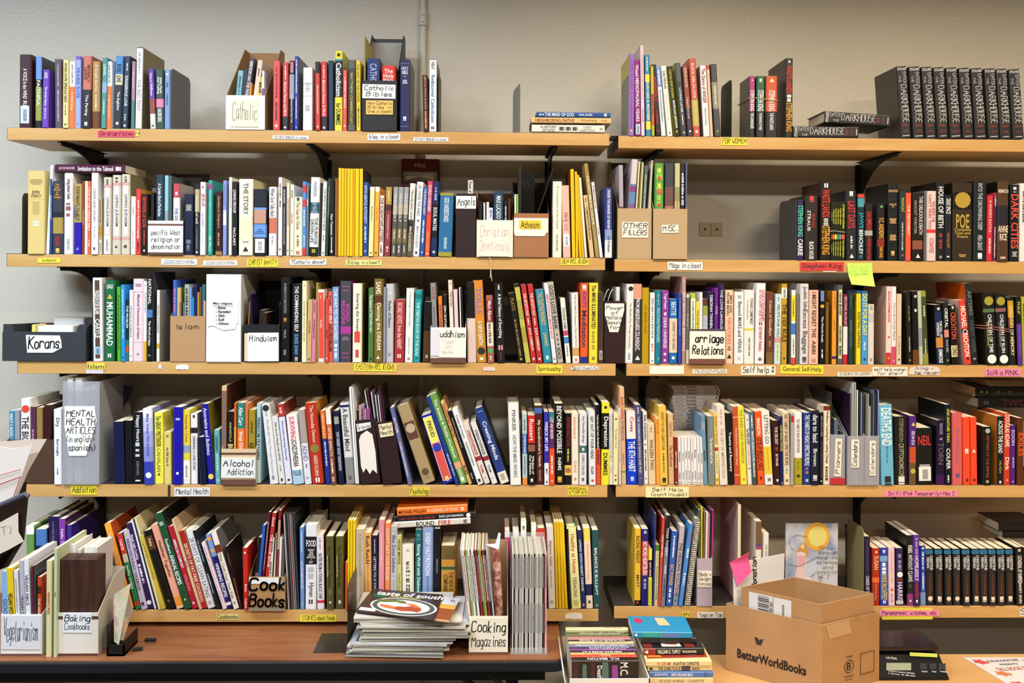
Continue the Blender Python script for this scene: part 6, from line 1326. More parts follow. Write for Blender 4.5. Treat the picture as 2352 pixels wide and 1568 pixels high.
for i in range(n):
    nm = n - i; zz = z0 + hh * i; j = random.uniform(-3, 3); Y = .125
    A = xat(1546 + j, Y, zz); B = xat(1652 + j, Y, zz)
    mt = Matrix.Translation((B, Y, zz)) @ Matrix(((0, 0, -1, 0), (0, 1, 0, 0), (1, 0, 0, 0), (0, 0, 0, 1)))
    book_at(mt, hh - .0005, B - A, .11, 'b4b0b0 18181c' + ('|Anxiety@.3,.52,.65|-.08,.22,.3,8a8a8a|-.66,.88,.3,8a8a8a|o.95,222222,3' if nm < 18 else ''), f"thin white Anxiety booklet, {ORD[nm - 1]} from the top of the flat pile at the shelf back", 'book', 'flat pile of anxiety booklets')
zz = 1.371; 
for i, (a, b, hh, sp, lb) in enumerate([(2247, 2370, .032, '141416 6a2c2c|-.1,.2,.4,5a5a60|TWO@.45,.9,.6,5a2428', 'black book with dark red lettering, lowest of the books lying at the back above the science fiction'), (2241, 2372, .034, '1a1a16 50504a|~YANAGIHARA@.3,.9,.5,3a3a3a|o.1,a8a048,1|o.2,a8a048,1|o.4,a8a048,1|o.6,a8a048,1', 'black book with yellow flecks lying at the back above the science fiction'), (2273, 2376, .019, '8a7a72 a09080|-.1,.5,.4,7a7048', 'grey tan book, topmost of the books lying at the back above the science fiction')]):
    Y = .1; A = xat(a, Y, zz); B = xat(b, Y, zz)
    book_at(Matrix.Translation((B, Y, zz)) @ Matrix(((0, 0, -1, 0), (0, 1, 0, 0), (1, 0, 0, 0), (0, 0, 0, 1))), hh - .0004, B - A, .14, sp, lb, 'book', 'books lying at the back'); zz += hh
zz = .9705
for i, (a, b, hh, lb) in enumerate([(2303, 2400, .022, 'black paperback lying on the vampire paperbacks, lower of two'), (2294, 2396, .026, 'black paperback lying on the vampire paperbacks, upper of two')]):
    Y = .09; A = xat(a, Y, zz); B = xat(b, Y, zz)
    book_at(Matrix.Translation((B, Y, zz)) @ Matrix(((0, 0, -1, 0), (0, 1, 0, 0), (1, 0, 0, 0), (0, 0, 0, 1))), hh - .0004, B - A, .12, '16161a 50505a', lb, 'book', 'books lying on the vampire paperbacks'); zz += hh
lying(906, 1081, 1203, 1217, .004, 'd8d0c4 2a2c30|#.27,.75,e8e4da|BOUND@.29,.52,.75|FIRE@.58,.74,.75,b84030|-.03,.08,.5,c89888|o.93,333333,3', 'white paperback titled Bound Fire, lowest of three lying across the food books', .15, 'three books lying across the food books', zb=1.0335, tilt=-.06)
lying(906, 1091, 1187, 1200, .008, '121316 e8e8ec|~SARU JAYARAMAN@.56,.85,.5|-.06,.5,.4,8a2c28|o.92,e8e8e8,4', 'slim black book, middle of three lying across the food books', .15, 'three books lying across the food books', zb=1.0505, tilt=-.062)
lying(912.5, 1074, 1165, 1184, .006, 'f07828 5a2410|~MICHAEL POLLAN@.03,.4,.35|IN DEFENSE OF FOOD@.44,.86,.35,fbd8b8|o.93,f8f0e8,2', 'orange paperback titled In Defense Of Food, topmost of three lying books', .15, 'three books lying across the food books', zb=1.067, tilt=-.06)
# ---------------------------------------------------------------- banded sets and their rubber bands
run('''1721.3 12 174.5 1 16161a f0f0f4 s4a4642|#0,.58,a83078|~STEPHEN KING@.24,.57,.8|~THE GUNSLINGER@.61,.86,.6|o.07,f0d0e0,2
1736.8 19.5 174.5 1 16161a f0f0f4|#0,.58,185a38|~STEPHEN KING@.24,.57,.6|~THE DRAWING OF THREE@.61,.88,.5|o.07,c0e0d0,2
1758 28 174.5 1 16161a f0f0f4|#0,.58,c85024|~STEPHEN KING@.24,.57,.5|~THE WASTE LANDS@.61,.88,.45|o.07,f0d8c0,2''', zs('1R'), 0, .11, 'in the banded trio before Waste Lands', 'banded trio of paperbacks', jitter=0)
g6 = [(1908.7, 2.8, 'b04080'), (1911.9, 4.6, 'e07030'), (1916.8, 5, 'e8e040'), (1922.2, 4.8, '40a058'), (1927.3, 5.2, '7080c0'), (1933, 7.4, 'e85838')]
run('\n'.join(f'{x} {w_} 463.5 0 20260f d8d848|~STEPHEN KING@.05,.45,.6|#.56,.64,{c}|~THE GREEN MILE@.66,.94,.5' for x, w_, c in g6), zs('2R'), 0, .105, 'in the banded set beside Waste Lands', 'banded set of six thin paperbacks', jitter=0)
def band(px0, px1, py0, py1, Y, dep, col, label, r=.0011):
    A = p2w(px0, py0, Y - .0012); B = p2w(px1, py1, Y - .0012); p = []
    p = [A, A.lerp(B, .33) + Vector((0, 0, .002)), A.lerp(B, .66), B, B + Vector((.001, .004, 0)), B + Vector((.001, dep, -.004)), A + Vector((-.001, dep, 0)), A + Vector((-.001, .004, 0)), A]
    t = thing('rubber_band', A, label, 'rubber band'); mb = MB(); mb.tube(p, r, 6); mb.build('loop', mat(col, .6), t)
band(1720, 1787.2, 225, 231.5, 0, .112, 'B0A080', 'tan rubber band around the three banded paperbacks', .0014)
band(1907.5, 1941, 531, 533, 0, .107, 'C8D0C0', 'pale rubber band around the six thin paperbacks', .0009)
band(2250, 2321, 747, 757, -.003, .14, 'B87068', 'upper pink rubber band across the Children of Time books')
band(2250, 2321, 753, 762, -.003, .14, 'B87068', 'lower pink rubber band across the Children of Time books')
t = thing('string', p2w(1126, 592, -.003), 'cream string dangling from under the Christian Devotionals box', 'string')
mb = MB(); mb.tube([p2w(1124, 590.5, -.004), p2w(1128, 603, -.006), p2w(1127, 620, -.006), p2w(1126, 638, -.006)], .0011, 6); mb.tube([p2w(1127, 612, -.0075), p2w(1128, 630, -.0075), p2w(1130, 645, -.0075)], .001, 6); mb.build('strand', mat('D8C8A8', .8), t)
# ---------------------------------------------------------------- brown table
TZ = .74; TF = -.215; TX = .197
t = thing('folding_table', (-.7, -.1, 0), 'brown wood-topped folding table with thick black edge beneath the shelves', 'table')
r = .03; pr = [(-1.75, TF), (TX - r, TF)] + [(TX - r + r * math.sin(q * .314), TF + r - r * math.cos(q * .314)) for q in range(1, 6)] + [(TX, .27), (-1.75, .27)]
mb = MB(); mb.prism(pr, lambda u, v, t_: (u, v, t_), TZ - .004, TZ); mb.build('table_top', M_TABLE, t)
pr2 = [(-1.752, TF - .004), (TX - r, TF - .004)] + [(TX - r + (r + .004) * math.sin(q * .314), TF + r - (r + .004) * math.cos(q * .314)) for q in range(1, 6)] + [(TX + .004, .272), (-1.752, .272)]
mb = MB(); mb.prism(pr2, lambda u, v, t_: (u, v, t_), TZ - .034, TZ - .0042); mb.build('black_edge', mat('1c1e22', .4), t, bevel=.004)
mb = MB(); mb.box(-1.7, TX - .05, TF + .04, TF + .055, TZ - .075, TZ - .034); mb.build('apron', M_BLACK, t)
for x in (-1.6, .06):
    mb = MB()
    for y in (TF + .07, .2): mb.tube([(x, y, TZ - .04), (x, y, .01)], .014, 10)
    mb.tube([(x, TF + .07, .25), (x, .2, .25)], .01, 8); mb.build('leg', mat('2a2a2c', .4, .5, .5), t)
mb = MB(); mb.tube([(.055, TF + .06, .56), (-.12, TF + .06, TZ - .045)], .008, 8); mb.tube([(.09, TF + .045, .6), (-.02, TF + .045, TZ - .05)], .007, 8); mb.build('fold_brace', mat('3a3a3c', .35, .5, .7), t)
# boxes on the brown table
YB = -.186
filebox('white file box with a crumpled label reading Vegetarianism', 1.5, 96, TZ, 1411, 1310, YB, .17, WHT, mat('c8c4bc', .6), [(.02, .97, .02, .84, 'DCDCE0', 'Vegetarianism', '2a2860', 'h', .01)], [(.95, 1, BRN)])
run('''3 17 1312 -1 80b0dc 3a5a98|GOOD VEG@.3,.8,.5
24 15 1305 -11 e4c420 1c1c14|VEGAN WITH A VENGEANCE@.3,.85,.6
39.5 10 1311 -9 dcdce0 7a7c84|#.62,.72,b83028|-.1,.5,.3
50.5 11 1288 -8 b4b4c0 4a4c60|VEGAN TABLE@.35,.7,.5
62.5 11.5 1284 -9 e4e4ea 40444c|VEGAN ABCS@.15,.5,.55
75 5 1300 -4 6a2030 c8a0a0
80.5 3.6 1298 -3 38484c
84.5 9.5 1325 0 c44820 f0d8c0|THE VEGETARIAN@.25,.7,.5|#.12,.22,5a2018''', TZ + .0028, YB + .006, .155, 'in the Vegetarianism box', 'books in the Vegetarianism box', jitter=.0005)
run('''104.8 12.6 1288 3 dcd4a4 b04838|HERBIVORES@.28,.6,.4
122.3 7.4 1260 4 c4cca4 404830|Vegan@.34,.5,.5''', TZ, YB - .006, .17, 'between the two boxes on the brown table', 'cream books on the brown table')
filebox('white file box with a card reading Baking Cookbooks', 131.5, 225, TZ, 1407, 1300, YB, .17, mat('E2DCD2', .6), mat('c8c0b0', .6), [(.14, .84, .0, .46, 'E6E8EC', 'Baking\nCookbooks', '383c48', 'h', .01)], [(.08, .15, '5A3428'), (.95, 1, '5A3428')], frac=.6)
t = thing('accordion_file', (xat(176, YB + .006, TZ), YB + .03, TZ), 'dark brown woodgrain box standing in the Baking Cookbooks file', 'box')
a, b = xat(134, YB + .006, TZ), xat(222, YB + .006, TZ); zt = p2w(176, 1284, YB + .006).z
mb = MB(); mb.box(a, b, YB + .006, YB + .06, TZ + .003, zt); o = mb.build('body', M_GRAIN, t, bevel=.002)
run('''134 7 1268 0 d02c78 f8f0f4|CUPCAKES@.05,.4,.6
142 8 1262 0 dccfd4 c05880
151 22 1250 2 e4e0de 4a4650 h|ESSENTIALS@.1,.5,.5
175 9 1262 2 d8c8b8 a05030
186 24 1256 6 ece8dc 8a2c28 h|o.12,7a2c28,2
212 10 1258 4 d8d0cc 5a5070''', TZ + .0028, YB + .062, .1, 'at the back of the Baking Cookbooks box', 'books in the Baking Cookbooks box', jitter=.0005)
filebox('cream file box with Cooking Magazines in large handwriting', 1076.5, 1166.5, TZ, 1415, 1238, YB, .172, CRM, mat('A08058', .7), [(.01, .99, .04, .93, 'ECE6D4', 'Cooking\nMagazines', '18181c', 'h', 0)], [(.94, 1, '74503C')])
cm = [('c8a8a0', 4), ('e0dcdc', 6), ('8a5828', 3.4), ('88a060', 6), ('dcdcdc', 6), ('58504c', 3.2), ('ecebe8', 6), ('1c1c1c', 3), ('9a2828', 6), ('302c2a', 3), ('78985c', 4.2), ('b8a838', 3.4), ('242424', 3), ('8a2c24', 6), ('1c1c20', 3.4), ('30343c', 3), ('d8d8dc', 2.6)]
x = 1081; rows = []
for i, (c, w_) in enumerate(cm): rows.append(f'{x:.1f} {w_ - .2} {1262 + (i * 7 % 5)} -25 {c} {"e8e8e8" if int(c[:2], 16) < 150 else "6a4848"}|-.05,.5,.4'); x += w_ * .87
run('\n'.join(rows), TZ + .0028, YB + .006, .155, 'in the Cooking Magazines box', 'magazines in the Cooking Magazines box', 'magazine', 'magazine', .0005, 'magazine')
t = thing('paper_roll', p2w(1150, 1500, YB + .04), 'rolled magazine with a pink floral pattern in the Cooking Magazines box', 'magazine')
mb = MB(); mb.tube([p2w(1152, 1495, YB + .05), p2w(1146, 1400, YB + .05), p2w(1139, 1258, YB + .05)], .0115, 14)
def _flo(nt, b):
    n = noise(nt, 60, 4, coords(nt, (1, 1, 1))); r_ = ramp(nt, n.outputs[0], [(.4, '8A4A44'), (.52, 'C89080'), (.62, 'E0C0A8')]); nt.links.new(r_.outputs[0], b.inputs['Base Color'])
mb.build('roll', nodemat('floral_print', _flo), t)
mb = MB(); P = [p2w(1113, 1250, YB + .05), p2w(1146, 1262, YB + .04), p2w(1150, 1225, YB + .06), p2w(1145, 1222, YB + .06), p2w(1138, 1248, YB + .06)]; mb.sheet(P, .001)
o = mb.build('folded_page', mat('DCDCE0', .6), t)
# clear magazine file
cf = filebox('clear plastic file packed with cooking magazines, beside the Cooking Magazines box', 1172, 1257, TZ, 1488, 1222, YB, .17, M_CLEAR2, M_CLEAR2, frac=.5, th=.0015)
cols = 'd8d4cc 2c2c30 b8bcb0 e0dcd4 484c50 d0ccc8 c8a8a0 e0e0e0 1c1e24 c4c8cc dcd8c8 303438 e4e0dc b8a890 d8d8dc 24262c d4c8c0 e8e4e0 a8acb0 c8cc98 d8d4d8 303036 8a2430 d8d8dc'.split(); x = 1175.5; rows = []
for i, c in enumerate(cols): w_ = 3.3; rows.append(f'{x:.1f} {w_ - .15:.2f} {1271 + (i * 5 % 3)} 0 {c} {"e0e0e0" if int(c[:2], 16) < 100 else "555560"}|-.03,.35,.4|-.5,.8,.35'); x += w_
run('\n'.join(rows), TZ + .0022, YB + .004, .155, 'in the clear plastic file', 'magazines in the clear plastic file', 'magazine', 'magazine', .0003, 'magazine')
# metal bookend and leaning pile of magazines
bookend(798, 1343, None, 'large dark metal bookend with a wide foot at the magazine pile', -1, .155, mat('3e3834', .28, .5, .6), .094, -.172, TZ)
zz = TZ + .0004; rng = random.Random(3); ec = ['C8C4BC', 'B8B4AE', 'D4D0C8', 'A8A6A2', 'C4BCA8', 'DAD8D4']; cc = ['B0ACA4', '9A9C88', 'A8B0B8', 'B0A498', '4A4A50', '98A0A8', 'C8C4B8', '8A8680']
NM = 23
for i in range(NM):
    th_ = .0047; u = i / NM
    L = xat([800, 806, 822, 836, 820, 812][min(int(u * 6), 5)] + rng.uniform(-5, 5), -.2, zz); wd = .262 + (.03 if .45 < u < .9 else 0)
    t = thing('magazine', (L, -.2, zz), f"cooking magazine lying {ORD[NM - i]} from the top of the leaning magazine pile", 'magazine', 'leaning pile of cooking magazines')
    R = Matrix.Translation((L, 0, 0)) @ Matrix.Rotation(rng.uniform(-.05, .03), 4, 'Z')
    y0 = -.2 + rng.uniform(-.006, .006)
    pts = [R @ Vector(p) for p in ((.0, y0, zz), (wd, y0, zz), (wd, -.02, zz), (0, -.02, zz), (0, y0, zz + th_ * .86), (wd, y0, zz + th_ * .86), (wd, -.02, zz + th_ * .86), (0, -.02, zz + th_ * .86))]
    mb = MB(); mb.hexa(pts); mb.build('pages', mat(rng.choice(ec), .7), t)
    pts = [p + Vector((0, 0, th_ * .87)) if k < 4 else p + Vector((0, 0, th_ * .1)) for k, p in enumerate(pts)]
    mb = MB(); mb.hexa(pts); mb.build('cover', mat(rng.choice(cc), .35), t)
    zz += th_
def quad_thing(q, z, th_, label, name, col, cat, grp=None):
    P = [p2z(x, y, z) for x, y in q]; c = sum(P, Vector()) / 4
    t = thing(name, c, label, cat, grp); mb = MB()
    mb.hexa([p + Vector((0, 0, -th_)) for p in P] + P); mb.build('cover', mat(col, .3), t)
    o, X, Yv = P[0], P[1] - P[0], P[3] - P[0]
    return t, (lambda u, v, e=.0002: o + X * u + Yv * v + Vector((0, 0, e))), X, Yv
zt = zz + .0042
t, f, X, Yv = quad_thing([(955, 1418), (1031, 1427), (1050, 1376), (985, 1366)], zt, .003, 'magazine with an orange sunset cover poking out under the top magazine', 'magazine', 'C8A078', 'magazine', 'leaning pile of cooking magazines')
mb = MB(); mb.poly([f(.5, .05), f(1, .05), f(1, .5), f(.5, .5)], 0); mb.poly([f(.5, .5), f(1, .5), f(1, .68), f(.5, .68)], 1); mb.poly([f(.5, .68), f(1, .68), f(1, 1), f(.5, 1)], 2); mb.build('cover_print', [mat('8A4A28'), mat('E0A848'), mat('D0D4D8')], t)
put_text('h', t, frame(f(.83, .86, .0006), X, Yv), .018, .016, 'C83828', local=False)
zt += .0048
t, f, X, Yv = quad_thing([(816, 1402), (997, 1424), (1018, 1365), (857, 1351)], zt, .004, 'glossy food magazine on top of the pile showing a plate on its cover', 'magazine', '3A2A28', 'magazine', 'leaning pile of cooking magazines')
def ell(cu, cv, ru, rv, e, n_=24, rg=None):
    return [f(cu + (ru + (rg.uniform(-.02, .02) if rg else 0)) * math.cos(k * 2 * math.pi / n_), cv + (rv + (rg.uniform(-.03, .03) if rg else 0)) * math.sin(k * 2 * math.pi / n_), e) for k in range(n_)]
mb = MB(); mb.poly(ell(.54, .38, .43, .36, .0003), 0); mb.poly(ell(.54, .38, .4, .33, .0005), 1); mb.poly(ell(.54, .38, .34, .27, .0007), 0); rg = random.Random(5)
mb.poly(ell(.35, .5, .2, .12, .0009, 16, rg), 2); mb.poly(ell(.5, .36, .26, .16, .0011, 18, rg), 3); mb.poly(ell(.62, .3, .18, .1, .0013, 16, rg), 4); mb.poly(ell(.42, .42, .2, .07, .0015, 16, rg), 5)
mb.poly(ell(.16, .73, .1, .09, .0004, 14), 6); mb.poly([f(.03, .05, .0004), f(.24, .05, .0004), f(.24, .17, .0004), f(.03, .17, .0004)], 5)
mb.build('cover_photo', [mat('C8CCC8'), mat('4A4E4C'), mat('5A6A30'), mat('C86838'), mat('A04020'), mat('E4E0D8'), mat('1C5A3C')], t)
put_text('taste of south', t, frame(f(.53, .88, .0006), X, Yv), X.length * .86, Yv.length * .17, 'F0F0EC', bold=.02, local=False, multi=False)
put_text('Hearty Autumn Favorites', t, frame(f(.5, .74, .0018), X, Yv), X.length * .4, Yv.length * .07, 'D8C838', local=False, multi=False)
# leaflet holder with clear leaflets
t = thing('leaflet_holder', p2w(266, 1487, -.19), 'small black acrylic leaflet holder on the brown table', 'leaflet holder')
a, b = xat(247, -.185, TZ), xat(287, -.185, TZ); mb = MB(); mb.box(a, b, -.19, -.1, TZ, TZ + .006); mb.box(a, b, -.19, -.186, TZ, TZ + .03); mb.box(a, a + .004, -.19, -.1, TZ, TZ + .085); mb.box(b - .004, b, -.19, -.1, TZ, TZ + .04); mb.build('tray', M_BLACK, t)
mb = MB(); mb.tube([(b + .01, -.16, TZ + .006), (b + .035, -.155, TZ + .006)], .005, 8); mb.tube([(b + .02, -.1, TZ + .006), (b + .05, -.1, TZ + .006)], .005, 8); mb.build('foot', M_BLACK, t)
for i, (q, c) in enumerate([([(262, 1473, -.18), (273, 1480, -.184), (301, 1338, -.13), (261, 1366, -.15)], 'C8B8AC'), ([(270, 1470, -.17), (282, 1470, -.172), (306, 1400, -.11), (290, 1345, -.12)], 'A09488')]):
    t2 = thing('leaflet', p2w(*q[0]), ['glossy curled leaflet standing in the black leaflet holder', 'second curled leaflet behind the first in the leaflet holder'][i], 'leaflet')
    mb = MB(); mb.sheet([p2w(*p) for p in q], .0008)
    def _lf(nt, b_, c=c):
        n = noise(nt, 22, 3, coords(nt, (1, 1, 1))); r_ = ramp(nt, n.outputs[0], [(.4, 'A8988C'), (.5, c), (.58, 'A8B898'), (.66, 'D8A890')]); nt.links.new(r_.outputs[0], b_.inputs['Base Color']); b_.inputs['Roughness'].default_value = .25
    mb.build('sheet', nodemat('leaflet_print', _lf), t2)
# ---------------------------------------------------------------- tan table with cartons, scale, paperbacks
T2 = .68; y2 = p2z(2250, 1501, T2).y
t = thing('work_table', (1.2, -.45, 0), 'tan laminate work table under the right-hand shelves', 'table')
mb = MB(); mb.box(.203, 2.3, -.85, y2, T2 - .03, T2); mb.build('table_top', M_TABLE2, t, bevel=.002)
for x in (.26, 2.24):
    for y in (-.8, y2 - .05):
        mb = MB(); mb.tube([(x, y, 0), (x, y, T2 - .03)], .02, 10); mb.build('leg', M_BLACK, t)
# big carton, turned a corner to the viewer
Lc = p2z(1667, 1538, T2); Rc = p2z(2019, 1563, T2); Ct = p2z(1889, 1436, T2 + .186); Cc = Vector((Ct.x, Ct.y, T2)); Bc = Lc + Rc - Cc
def wallbox(mb, cs, z0, z1, th_, mi=0):
    c = sum(cs, Vector()) / 4
    inn = [p + (c - p).normalized() * th_ * 1.6 for p in cs]
    for i in range(4):
        j = (i + 1) % 4; a, b, a2, b2 = cs[i], cs[j], inn[i], inn[j]
        mb.hexa([(q.x, q.y, z) for z in (z0, z1) for q in (a, b, b2, a2)], mi)
    mb.poly([(q.x, q.y, z0 + .002) for q in cs], mi)
t = thing('carton', (Cc + Bc) / 2, 'large open brown carton printed with a bookseller name, corner towards the viewer', 'box')
mb = MB(); wallbox(mb, [Lc, Cc, Rc, Bc], T2 + .0004, T2 + .186, .003); mb.build('outer_walls', M_CARD, t)
def face(P, Q, z0, hgt):
    d = (Q - P); d.z = 0; n = Vector((d.y, -d.x, 0)).normalized()
    return (lambda u, v, e=.0006: Vector((P.x, P.y, z0)) + d * u + Vector((0, 0, hgt * v)) + n * e), d
fL, dL = face(Lc, Cc, T2, .186); fR, dR = face(Cc, Rc, T2, .186)
put_text('BetterWorldBooks', t, frame(fL(.485, .30), dL, (0, 0, 1)), dL.length * .72, .026, '2A2220', bold=.035, local=False, multi=False)
mb = MB(); mb.poly([fL(.33, .5), fL(.38, .5), fL(.405, .6), fL(.375, .59), fL(.36, .565), fL(.345, .6), fL(.31, .6)]); mb.build('bird_logo', mat('2A2A30'), t)
put_text('B', t, frame(fR(.46, .33), dR, (0, 0, 1)), .016, .02, '2A2018', local=False)
mb = MB(); cp = [fR(.46 + .078 * math.cos(k * .2618), .33 + .088 * math.sin(k * .2618), .001) for k in range(25)]; mb.tube(cp, .0009, 4)
q4 = [fR(.66, .17, .001), fR(.9, .17, .001), fR(.9, .47, .001), fR(.66, .47, .001), fR(.66, .17, .001)]
mb.tube(q4, .0008, 4); mb.tube([fR(.38, .19, .001), fR(.54, .19, .001)], .0008, 4); mb.build('printed_marks', mat('2A2018'), t)
put_text('Certified', t, frame(fR(.46, .47), dR, (0, 0, 1)), .024, .006, '3A2C20', local=False, multi=False); put_text('Corporation', t, frame(fR(.46, .14), dR, (0, 0, 1)), .024, .005, '3A2C20', local=False, multi=False)
mb = MB(); mb.poly([fR(.05, .99, .0008), fR(.45, .995, .0008), fR(.5, .8, .0008), fR(.12, .78, .0008)]); mb.poly([fR(.5, 1.0, .001), fR(.62, 1.03, .004), fR(.66, .98, .001)]); mb.build('packing_tape', mat('B89870', .15), t)
# inner carton
u = (Cc - Lc); v = (Rc - Cc); I = [Lc + u * .14 + v * .04, Cc - u * .035 + v * .035, Rc - v * .05 - u * .03, Bc + u * .14 - v * .04]
t = thing('carton', (I[0] + I[2]) / 2, 'second open brown carton nested inside the printed carton, with a shipping label', 'box')
mb = MB(); wallbox(mb, I, T2 + .004, T2 + .237, .003); mb.build('inner_walls', M_CARD, t)
fI, dI = face(I[0], I[1], T2, .237)
mb = MB(); mb.poly([fI(.1, .62), fI(.64, .62), fI(.64, .97), fI(.1, .97)], 0)
for k in range(15): mb.poly([fI(.22, .95 - k * .021, .0012), fI(.36, .95 - k * .021, .0012), fI(.36, .95 - k * .021 - (.006 + .006 * (k % 3 > 0)), .0012), fI(.22, .95 - k * .021 - (.006 + .006 * (k % 3 > 0)), .0012)], 1)
mb.poly([fI(.41, .97, .0012), fI(.415, .97, .0012), fI(.415, .62, .0012), fI(.41, .62, .0012)], 1)
o = mb.build('shipping_label', [mat('D0D0D4', .5), mat('24242a')], t); o['label'] = 'white shipping label with a barcode'
put_text('UPS GROUND', o, frame(fI(.385, .8, .0014), (0, 0, -1), dI), .05, .008, '24242a', local=False, multi=False); put_text('VA', o, frame(fI(.47, .72, .0014), (0, 0, -1), dI), .014, .012, '24242a', local=False)
put_text('ALEXANDRIA VA', o, frame(fI(.54, .78, .0014), (0, 0, -1), dI), .06, .006, '24242a', local=False, multi=False)
mb = MB(); g1 = I[3]; mb.box(g1.x + .03, g1.x + .045, g1.y - .014, g1.y - .013, T2 + .13, T2 + .24); mb.build('tape_strip', mat('DCD8D0', .4), t)
# white card and pink note standing in the cartons
t = thing('cardboard_sign', p2w(1740, 1400, -.13), 'white card reading donation sideways, standing in the nested cartons', 'sign')
P = [p2w(x, y, Y) for x, y, Y in ((1686, 1420, -.15), (1799, 1420, -.11), (1802, 1271, -.11), (1684, 1294, -.15))]; mb = MB(); mb.sheet(P, .002); mb.build('card', mat('E0DEDC', .6), t)
ey = (P[3] - P[0]).normalized(); ex = (P[1] - P[0]).normalized(); hand(t, "'donation", frame(p2w(1733, 1318, -.1345) + Vector((0, -.001, 0)), ey, -ex), .095, .02, '141418', .13)
t = thing('sticky_note', p2w(1700, 1300, -.16), 'bright pink sticky note stuck on the white donation card', 'sticky note')
mb = MB(); mb.sheet([p2w(x, y, -.154) for x, y in ((1676, 1292), (1694.5, 1346), (1726, 1313), (1719, 1280))], .0006); mb.sheet([p2w(1676, 1292, -.1545), p2w(1719, 1280, -.1545), p2w(1721, 1268, -.166)], .0006); mb.build('paper', mat('F060A0', .6), t)
# painting
t = thing('painting', p2w(1864, 1391, .04), 'watercolour of a blond figure in pink with a yellow balloon and black handwriting', 'painting')
A = p2w(1805, 1202, .05); B = p2w(1923.5, 1391, .05)
def _wc(nt, b):
    n = noise(nt, 9, 4, coords(nt, (1, 1, 1)), .8); r_ = ramp(nt, n.outputs[0], [(.3, '7E8CB8'), (.42, 'B0B4C4'), (.55, 'D0CED0'), (.68, 'DCC4C8'), (.8, 'D8D8DC')]); nt.links.new(r_.outputs[0], b.inputs['Base Color']); b.inputs['Roughness'].default_value = .7
mb = MB(); mb.box(A.x, B.x, .05, .055, zs('5R') + .0004, A.z); mb.build('canvas', nodemat('watercolour_wash', _wc), t)
W_, H_ = B.x - A.x, A.z - p2w(1864, 1350, .05).z
def g(u, v, e=0): return Vector((A.x + W_ * u, .0497 - e, A.z - H_ * v))
def disc(cu, cv, ru, rv, e, n_=28, a0=0): return [g(cu + ru * math.cos(k * 2 * math.pi / n_), cv + rv * math.sin(k * 2 * math.pi / n_), e) for k in range(n_)]
mb = MB(); mb.poly(disc(.6, .2, .25, .22, .0002), 0); mb.poly(disc(.61, .2, .18, .16, .0004), 1); mb.poly([g(.5, .32, .0001), g(.8, .3, .0001), g(.68, .42, .0001), g(.4, .36, .0001)], 0)
mb.poly([g(.22, .42, .0003), g(.3, .3, .0003), g(.36, .3, .0003), g(.44, .44, .0003), g(.4, .52, .0003), g(.33, .42, .0003), g(.24, .48, .0003)], 2); mb.poly(disc(.32, .355, .035, .04, .0006, 12), 3)
mb.poly([g(.2, .45, .0005), g(.3, .43, .0005), g(.38, .46, .0005), g(.4, .62, .0005), g(.45, .85, .0005), g(.38, .98, .0005), g(.15, .95, .0005), g(.22, .65, .0005)], 4); mb.poly([g(.22, .5, .0008), g(.38, .5, .0008), g(.36, .66, .0008), g(.24, .66, .0008)], 5); mb.poly([g(.36, .66, .0006), g(.62, .55, .0006), g(.6, .72, .0006), g(.42, .86, .0006)], 6)
mb.build('painted_figure', [mat('E0A838', .7), mat('E0D478', .7), mat('C89838', .7), mat('E8C4AC', .7), mat('E4C8C8', .7), mat('E0A8AC', .7), mat('C8CCDC', .7)], t)
mb = MB()
for pts in ([(.4, .2), (.2, .17), (.06, .25), (.1, .38), (.14, .4)], [(.62, .5), (.4, .6), (.25, .66), (.05, .62)], [(.55, .78), (.35, .88), (.15, .92), (.03, .84), (.08, .76)], [(.6, .76), (.68, .86), (.6, .98)]): mb.tube([g(*p, .0012) for p in pts], .0005, 4)
mb.build('ribbon_line', mat('606878', .7), t)
hand(t, 'Grow\n through\n enough time\nand harmony\n and\n constantly Grow\n ok 2017', frame(g(.78, .6, .0014), (1, 0, 0), (0, 0, 1)), W_ * .4, H_ * .52, '303844', .06)
# postal scale
t = thing('postal_scale', (1.15, -.17, T2), 'black digital postal scale with grey-green display beside the carton', 'scale')
xa, xb = xat(1985, -.2, T2), 1.246
pr = [(-.218, T2), (-.216, T2 + .008), (-.19, T2 + .058), (-.184, T2 + .062), (-.1, T2 + .064), (-.08, T2 + .05), (-.08, T2)]
mb = MB(); n0 = len(mb.v); mb.prism(pr, lambda u, v, t_: (t_ - (.018 * ((v - T2) / .066) ** 2 if t_ > 1.2 else 0), u, v), xa, xb); mb.build('body', mat('141416', .28), t, bevel=.004)
mb = MB(); mb.box(xa - .01, 1.228, -.194, -.085, T2 + .07, T2 + .082); mb.build('weighing_plate', mat('1a1414', .3), t, bevel=.002)
def sp(px, py):
    o_ = Vector((0, -CAMD, CAMZ)); d = p2w(px, py, 0) - o_; A_ = Vector((0, -.216, T2 + .008)); n_ = Vector((0, -.05, .026)).normalized()
    return o_ + d * ((A_ - o_).dot(n_) / d.dot(n_))
def fq(x0, x1, y0, y1, e=.0018): return [sp(x, y) + Vector((0, -e * .5, e * .26)) for x, y in ((x0, y1), (x1, y1), (x1, y0), (x0, y0))]
mb = MB(); mb.poly(fq(2035, 2092, 1522, 1539, .004)); mb.build('display', mat('98A08A', .2), t)
for i, x in enumerate((2112, 2134, 2155)):
    mb = MB(); mb.poly(fq(x, x + 16, 1523, 1537, .004)); mb.build('button', mat('3a3a3e', .2), t)
